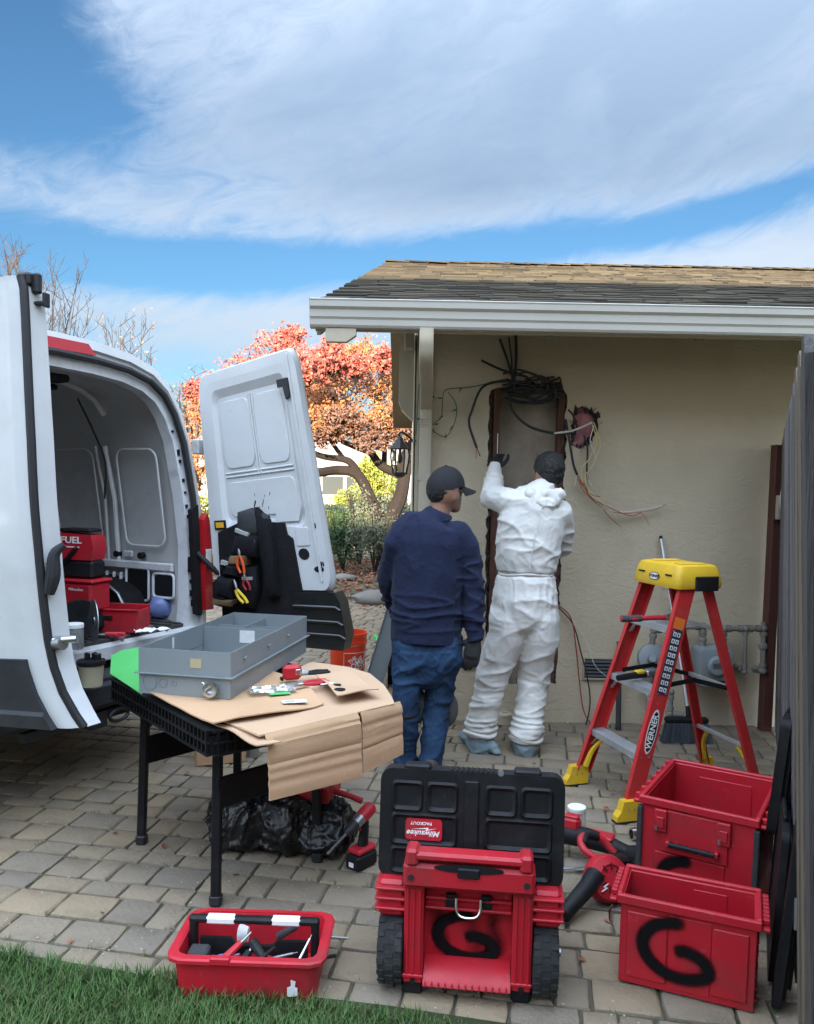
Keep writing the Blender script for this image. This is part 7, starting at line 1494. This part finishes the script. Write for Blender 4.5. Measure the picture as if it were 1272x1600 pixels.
def drill(label, loc, rz):
    t = thing('cordless_drill', label, 'drill', loc, rz)          # local: body points along +x, grip down to the battery
    bt = MB().bb(-.055, .065, -.036, .036, 0, .060, .009).build('battery', 'tool_black', t); MB().bb(.066, .0672, -.012, .012, .016, .034).build('battery_mark', 'print_white', bt); MB().bb(-.05, .055, -.034, .034, .0605, .085, .008).build('battery_rail', 'tool_red', t)
    b = MB(); sec_limb(b, [(Vector((.0, 0, .08)), .024, .020), (Vector((-.008, 0, .13)), .021, .018), (Vector((-.004, 0, .175)), .024, .020)]); b.build('grip', 'tool_black', t, 60)
    ax = Vector((.86, 0, -.50)).normalized(); ax = Vector((1, 0, -.28)).normalized(); c = Vector((-.005, 0, .205)); ax = Vector((1, 0, -.42)).normalized()
    b = MB(); b.tube([c - ax * .055, c - ax * .045, c - ax * .01, c + ax * .02], [.018, .027, .029, .026], 14); b.build('motor_housing', 'tool_red', t, 40); b = MB(); b.tube([c + ax * .02, c + ax * .055], [.025, .023], 14); b.build('gearbox', 'steel_dull', t, 40); b = MB(); b.tube([c + ax * .055, c + ax * .07, c + ax * .10, c + ax * .115], [.022, .024, .020, .010], 14); b.build('chuck', 'dark_iron', t, 40)
    b = MB(); pts = [c + ax * (.115 + .010 * k) for k in range(12)]; b.tube(pts, [.006, .0045] * 6, 8); b.build('bit', 'steel_dull', t); MB().box(c + Vector((.022, 0, -.045)), (.012, .012, .026), None, .003).build('trigger', 'tool_red', t); return t
drill('red and black cordless drill with long bit standing on its battery', atz(566, 1352), R(232))
# ================================================================ blower, saw, jar and small things right of the rolling box
t = thing('leaf_blower', 'red cordless blower with black nozzle tube lying on the pavers', 'blower', (.735, 2.93, 0), R(0)); t.scale = (.80, .80, .78)
c = Vector((.03, -.03, .105)); Qb = Matrix.Rotation(R(20), 3, 'Z') @ Matrix.Rotation(R(62), 3, 'X'); b = MB(); b.lathe([(.05, -.050), (.095, -.045), (.108, -.02), (.108, .02), (.098, .042), (.06, .055), (.055, .048)], 32, c, Qb); vo = b.build('fan_housing', 'tool_red', t, 40)
for k in range(9):
    a = 6.283 * k / 9; b = MB(); p = c + Qb @ Vector((.052 * math.cos(a), .052 * math.sin(a), .054)); b.box(p, (.030, .006, .004), Qb @ rotz(a)); b.build('intake_slot', 'soft_black', vo)
b = MB(); b.prism([(-.02, .0), (.012, .012), (.0, .018), (.022, .030), (-.008, .020), (.002, .014)], lambda u, v, d: c + Qb @ Vector((u - .05, v - .05, .048 + d)), 0, .012); b.build('logo_bolt', 'print_white', vo)
b = MB(); b.tube([c + Vector((-.06, -.03, .03)), c + Vector((-.11, -.09, .0)), c + Vector((-.24, -.22, -.062))], [.046, .040, .034], 16, True); b.build('nozzle', 'tool_black', t, 40)
b = MB(); b.tube(spline([c + Vector((-.02, .05, .06)), c + Vector((-.09, .09, .10)), c + Vector((-.08, .16, .13)), c + Vector((.02, .20, .10)), c + Vector((.08, .18, .04))], 5), .018, 10); b.build('handle', 'tool_red', t, 60); b = MB(); b.tube(spline([c + Vector((-.085, .11, .112)), c + Vector((-.06, .17, .128)), c + Vector((.0, .198, .11))], 5), .0205, 10); b.build('grip', 'tool_black', t, 60)
b = MB(); b.box(c + Vector((.09, .15, -.02)), (.10, .085, .13), eul(0, R(8), R(20)), .014); b.build('battery', 'tool_black', t); b = MB(); b.box(c + Vector((.055, .10, .0)), (.06, .09, .09), eul(0, R(8), R(20)), .014); b.build('battery_socket', 'tool_red', t)
t = thing('reciprocating_saw', 'red and black cordless saw lying behind the blower', 'saw', atz(935, 1345), R(-28))
b = MB(); b.tube([(-.20, 0, .075), (-.15, 0, .085), (-.05, 0, .085), (.05, 0, .075), (.11, 0, .06)], [.030, .042, .040, .034, .03], 14); b.build('body', 'tool_black', t, 40); MB().box((-.115, 0, .135), (.07, .05, .055), None, .012).build('battery', 'tool_red', t); MB().box((-.115, 0, .165), (.06, .04, .010), None, .004).build('battery_clip', 'tool_red', t)
b = MB(); b.tube([(-.27, 0, .06), (-.245, 0, .065), (-.20, 0, .075)], [.055, .052, .035], 14); b.build('vacuum_cup', 'soft_black', t, 40); b = MB(); b.tube([(.11, 0, .06), (.17, .0, .055), (.26, 0, .045)], [.03, .05, .055], 10); b.build('shoe', 'soft_black', t, 40); MB().box((.22, 0, .035), (.16, .10, .06), None, .015).build('rear_housing', 'soft_black', t); MB().bb(-.05, .06, -.035, .035, .10, .116, .006).build('red_band', 'tool_red', t)
t = thing('chisel_bar', 'flat steel pry bar poking out behind the rolling box', 'pry bar', atz(886, 1362), R(4)); MB().bb(-.16, .03, -.006, .006, .010, .018, .002).build('shank', 'steel_dull', t); MB().bb(.03, .07, -.012, .012, .010, .016, .002).build('blade', 'steel_dull', t)
jar('plastic_jar', 'clear plastic jar with white screw lid on the pavers', 'jar', atz(900, 1303), .040, .125, 'clear_plastic')
t = thing('pipe_coupling', 'short shiny steel pipe coupling beside the tall red crate', 'coupling', atz(998, 1312), R(10)); b = MB(); b.lathe([(.020, -.035), (.027, -.035), (.027, .035), (.020, .035), (.020, -.034)], 22, (0, 0, .027), Matrix.Rotation(R(90), 3, 'Y'), False, False); b.build('sleeve', 'chrome', t); MB().cyl((0, 0, .052), (0, 0, .062), .005, None, 8).build('screw', 'chrome', t)
t = thing('black_tool', 'small black tool lying left of the tall red crate', 'tool', atz(1018, 1226), R(40)); MB().tube([(-.04, 0, .012), (0, 0, .014), (.05, .0, .012)], [.006, .012, .010], 8).build('handle', 'tool_black', t); MB().bb(.05, .07, -.012, .012, .004, .02, .003).build('head', 'steel_dull', t)
# ================================================================ bucket and clutter beyond the table
mat('bucket_orange', (.72, .050, .012), .4, var=.15, vs=6)
t = thing('orange_bucket', 'orange plastic bucket with white lettering behind the table', 'bucket', (-.44, 6.2, 0)); b = MB()
b.lathe([(.125, 0), (.128, .01), (.140, .30), (.149, .302), (.149, .325), (.144, .327), (.144, .36), (.149, .365), (.149, .385), (.140, .385), (.136, .30), (.120, .012)], 40); b.build('pail', 'bucket_orange', t, 40)
b = MB(); b.tube([(.148 * math.cos(a), .148 * math.sin(a) * .98, .345 + .10 * math.sin(a) * .3 - .02) for a in [R(190) + R(160) * k / 14 for k in range(15)]], .003, 6); b.build('bail_handle', 'steel_dull', t)
def on_pail(u, v, d): a = R(-62) + u / .136; return ((.1345 + .012 * v / .3 + d) * math.cos(a), (.1345 + .012 * v / .3 + d) * math.sin(a), v)
b = MB(); pts = [on_pail(u, v, .001) for u, v in ((-.085, .06), (-.04, .06), (.0, .06), (.04, .06), (.085, .06), (.085, .13), (.085, .19), (.085, .245), (.04, .245), (0, .245), (-.04, .245), (-.085, .245), (-.085, .19), (-.085, .13))]; b.tube(pts + [pts[0]], .002, 6, False); lo = b.build('logo_frame', 'print_white', t)
for txt, du, dv, sz in (('THE', -.028, .052, .045), ('HOME', 0, 0, .070), ('DEPOT', .028, -.052, .060)):
    o = text_mesh(txt, sz, 'print_white', lo, bold=.0012); ca, sa = math.cos(R(38)), math.sin(R(38))
    for v_ in o.data.vertices: x, y = v_.co.x + du * 0, v_.co.y; u = du + x * ca - y * sa; w = .152 + dv * .75 + x * sa * .8 + y * ca; v_.co = on_pail(u * .8, w, .0015 + v_.co.z)
t = thing('panel_cover', 'long dark grey metal cover leaning behind the man in navy', 'metal cover', (-.27, 4.98, 0)); q0 = Vector((0, 0, 0)); q1 = aty(622, 938, 5.45) - t.location; MB().bar(q0 + Vector((0, 0, .0)), q1, .115, .012, (0, -1, .2), .002).build('plate', 'panel_dark', t)
d_ = (q1 - q0).normalized(); sd = Vector((1, 0, 0)) - d_ * d_.x; sd.normalize(); 
for s in (-1, 1): MB().bar(q0 + sd * s * .056 + Vector((0, -.02, 0)), q1 + sd * s * .056 + Vector((0, -.02, 0)), .006, .045, (0, -1, .2), .001).build('return_edge', 'panel_dark', t)
t = thing('white_jug', 'dirty white plastic jug beside the orange bucket', 'jug', (-.20, 6.0, 0)); b = MB(); b.lathe([(.07, 0), (.075, .01), (.075, .16), (.05, .20), (.02, .22), (.02, .245)], 20); b.build('bottle', 'lid_white', t, 40); MB().cyl((0, 0, .245), (0, 0, .27), .022, None, 14).build('cap', 'tool_black', t)
t = thing('tool_heap', 'open black tool bag with green handled tools near the bucket', 'tool bag', (-.10, 6.15, 0)); b = MB(); ellip(b, (0, 0, .14), (.13, .12, .15)); ellip(b, (.1, .05, .10), (.10, .10, .10)); fuse(b, 'bag', 'canvas_black', t, .012, 2, lambda co, n: folds(co, 10, 10, .012, 91.))
for k in range(5): MB().tube([(-.06 + .035 * k, -.04, .22), (-.08 + .045 * k, -.06 + .02 * k, .33)], .011, 8).build('tool_handle', ('green_card', 'tool_red', 'tool_black', 'canvas_grey', 'green_card')[k], t)
t = thing('green_bag', 'folded bright green plastic bag on top of the tools by the bucket', 'bag', (-.15, 6.3, .30)); b = MB(); G = [[(-.10 + .02 * i, -.06 + .02 * j, .03 + .03 * nz((i * .5, j * .6, 9))) for i in range(11)] for j in range(7)]; ids = [[b.pt(p) for p in r_] for r_ in G]
for j in range(6):
    for i in range(10): b.face((ids[j][i], ids[j][i + 1], ids[j + 1][i + 1], ids[j + 1][i]))
b.build('film', 'green_card', t, 20)
t = thing('red_can', 'red metal can standing behind the leaning grey cover', 'can', (-.02, 5.7, 0)); b = MB(); b.lathe([(.06, 0), (.062, .01), (.062, .19), (.055, .20)], 20); b.build('can', 'tool_red', t); MB().cyl((0, 0, .2), (0, 0, .22), .03, None, 12).build('spout', 'tool_black', t)
# ================================================================ cables in and around the wall opening
def cable(label, pts, r, m, name='electrical_cable', dy=.03, ends=None, group='loose cables at the wall opening'):
    P = [aty(p[0], p[1], WY - (p[2] if len(p) > 2 else dy)) for p in pts]; t = thing(name, label, 'cable', P[0], 0, group); P = [p - t.location for p in P]
    S = spline(P, 6); b = MB(); b.tube(S, r, 8); b.build('sheath', m, t, 60)
    if ends:
        e = P[-1]; d = (P[-1] - P[-2]).normalized()
        for k, em in enumerate(ends): b = MB(); o_ = Vector((.012 * (k - len(ends) / 2), -.004 * k, .006 * (k % 2))); b.tube(spline([e - d * .01, e + d * .03 + o_, e + d * .07 + o_ * 2.2], 3), r * .38, 6); b.build('conductor', em, t, 60)
    return t
cable('thick black cable looping across the opening to the insulation patch', [(795, 612, .03), (800, 640, .06), (825, 665, .07), (860, 676, .06), (893, 677, .04)], .0085, 'black_rubber')
cable('white sheathed cable run curving into the pink insulation', [(866, 677, .075), (890, 674, .06), (908, 668, .05), (925, 660, .03)], .0065, 'wire_white')
cable('black cable drooping left of the opening with frayed end', [(800, 595, .05), (768, 598, .05), (750, 610, .05), (738, 640, .05), (733, 662, .06), (745, 700, .06)], .008, 'black_rubber', ends=('wire_copper', 'black_rubber'))
for i, (a, c_) in enumerate((((805, 610), (781, 530)), ((803, 600), (806, 524)), ((800, 604), (795, 527)))): cable(('black cable rising straight up under the eave', 'black cable slanting up towards the soffit', 'thin black cable rising beside the thick ones')[(1, 0, 2)[i]], [(c_[0], c_[1], .02), ((a[0] + c_[0]) / 2 + 2, (a[1] + c_[1]) / 2, .03), (a[0], a[1], .05)], (.008, .009, .005)[i], 'black_rubber')
cable('black cable end sticking out to the left above the opening', [(752, 563, .05), (775, 574, .045), (796, 582, .04), (820, 588, .04), (835, 600, .02)], .0075, 'black_rubber')
lb = ['upper', 'second', 'third', 'fourth', 'fifth', 'lowest', 'innermost', 'rear', 'front', 'slack']
rg = random.Random(12)
for i in range(10):
    y0 = 592 + i * 3.8; cable('dark cable in the tangle along the top of the opening, %s strand' % lb[i], [(790 + rg.uniform(-8, 10), y0 + rg.uniform(-6, 4), .03), (815, y0 + rg.uniform(-4, 10), .07 - .005 * i), (845, y0 + rg.uniform(-2, 12), .06), (872 + rg.uniform(-6, 8), y0 + rg.uniform(-8, 6), .03)], rg.uniform(.006, .010), 'black_rubber')
cable('black cable hanging from the insulation patch with bared wires', [(884, 655, .04), (890, 690, .05), (896, 725, .06), (902, 742, .06)], .008, 'black_rubber', ends=('wire_white', 'wire_copper', 'wire_red'))
cable('black cable dropping right of the patch behind yellow wires', [(912, 680, .03), (918, 700, .04), (917, 735, .05), (919, 750, .05)], .006, 'black_rubber', ends=('wire_copper',))
cable('black cable bending inside the pink insulation patch', [(888, 640, .02), (896, 650, .03), (902, 668, .02)], .006, 'black_rubber')
cable('yellow wire looping down from the insulation patch', [(925, 662, .03), (932, 690, .05), (920, 718, .06), (908, 735, .06), (916, 770, .06), (940, 785, .06)], .0038, 'wire_yellow', 'electrical_wire')
cable('pale yellow wire with wider loop from the insulation patch', [(928, 660, .03), (938, 695, .06), (925, 730, .07), (914, 745, .07), (922, 775, .06)], .0038, 'wire_yellow', 'electrical_wire')
cable('white wire twisted in the bundle right of the opening', [(903, 742, .06), (908, 760, .06), (925, 775, .06), (945, 795, .06), (975, 800, .06), (1010, 795, .06), (1035, 790, .06)], .0032, 'wire_white', 'electrical_wire')
cable('copper wire sweeping right from the bundle', [(902, 748, .06), (915, 770, .065), (940, 792, .06), (970, 802, .06), (1000, 800, .06), (1025, 796, .06), (1040, 788, .06)], .003, 'wire_copper', 'electrical_wire')
cable('copper wire with forked end below the bundle', [(940, 790, .06), (950, 805, .06), (968, 822, .06)], .003, 'wire_copper', 'electrical_wire', ends=('wire_copper', 'wire_copper'))
cable('red wire short in the bundle right of the opening', [(912, 755, .06), (922, 772, .06), (938, 776, .06)], .003, 'wire_red', 'electrical_wire')
cable('thin copper wire branching down near its end', [(1000, 800, .06), (1008, 808, .06), (1014, 820, .06)], .0022, 'wire_copper', 'electrical_wire')
cable('dark wire drooping low from the opening beside the coverall', [(872, 948, .03), (895, 975, .05), (908, 1020, .06), (918, 1060, .06), (922, 1100, .05), (914, 1140, .05)], .0042, 'black_rubber', 'electrical_wire')
cable('red wire drooping low from the opening to the pavers', [(872, 945, .03), (892, 965, .05), (900, 1010, .06), (905, 1060, .06), (912, 1110, .05), (927, 1137, .05)], .0042, 'wire_red', 'electrical_wire')
cable('thin pale wire trailing past the foundation vent', [(885, 955, .03), (915, 1000, .04), (930, 1040, .05), (955, 1062, .05)], .002, 'wire_white', 'electrical_wire')
# string lights at the house corner
sl2 = thing('string_lights', 'dangling green string of small bulbs at the house corner', 'string lights', aty(700, 640, WY - .02)); A = lambda px, py, dy=.03: aty(px, py, WY - dy) - sl2.location
runs = [[(790, 592), (740, 604), (700, 608), (692, 620), (690, 650), (680, 660), (672, 665)], [(700, 612), (712, 630), (713, 650), (705, 672), (696, 682), (684, 678), (674, 668), (674, 640), (676, 600)], [(655, 600, .06), (652, 640, .06), (650, 680, .06)]]
for r_ in runs: b = MB(); b.tube(spline([A(*q) for q in r_], 6), .0028, 6); b.build('cord', 'wire_green', sl2, 60)
for px, py in ((690, 622), (692, 650), (684, 662), (713, 640), (708, 666), (697, 684), (678, 676), (672, 650), (720, 606), (652, 655), (650, 688), (675, 618)):
    p = A(px, py); d = Vector((rg.uniform(-1, 1), -.2, rg.uniform(-1, .4))).normalized(); MB().tube([p, p + d * .018], .0050, 8).build('socket', 'wire_green', sl2); MB().tube([p + d * .018, p + d * .03, p + d * .038], [.004, .0035, .001], 8).build('bulb', 'clear_plastic', sl2)
for i, (dx, dy_) in enumerate(((0, 0), (20, 6), (-14, -4))):
    cable('short dark cable curled in the tangle above the opening, %s curl' % ('first', 'second', 'third', 'fourth', 'fifth', 'sixth')[i], [(800 + dx, 588 + dy_, .04), (826 + dx, 582 + dy_, .08), (856 + dx * .6, 600 + dy_, .07), (840 + dx, 622 + dy_, .06), (806 + dx, 618 + dy_, .05)], .0065, 'black_rubber')
cable('red wire fanning right from the bundle with curled end', [(905, 750, .06), (925, 778, .07), (950, 792, .08), (985, 806, .07), (1002, 800, .07)], .0028, 'wire_red', 'electrical_wire')
cable('yellow wire fanning low from the bundle', [(912, 745, .07), (922, 768, .08), (944, 788, .08), (966, 812, .07)], .0030, 'wire_yellow', 'electrical_wire')
cable('white wire short and bent below the patch', [(928, 665, .05), (922, 690, .06), (930, 715, .06), (918, 742, .06), (925, 760, .06)], .0030, 'wire_white', 'electrical_wire')
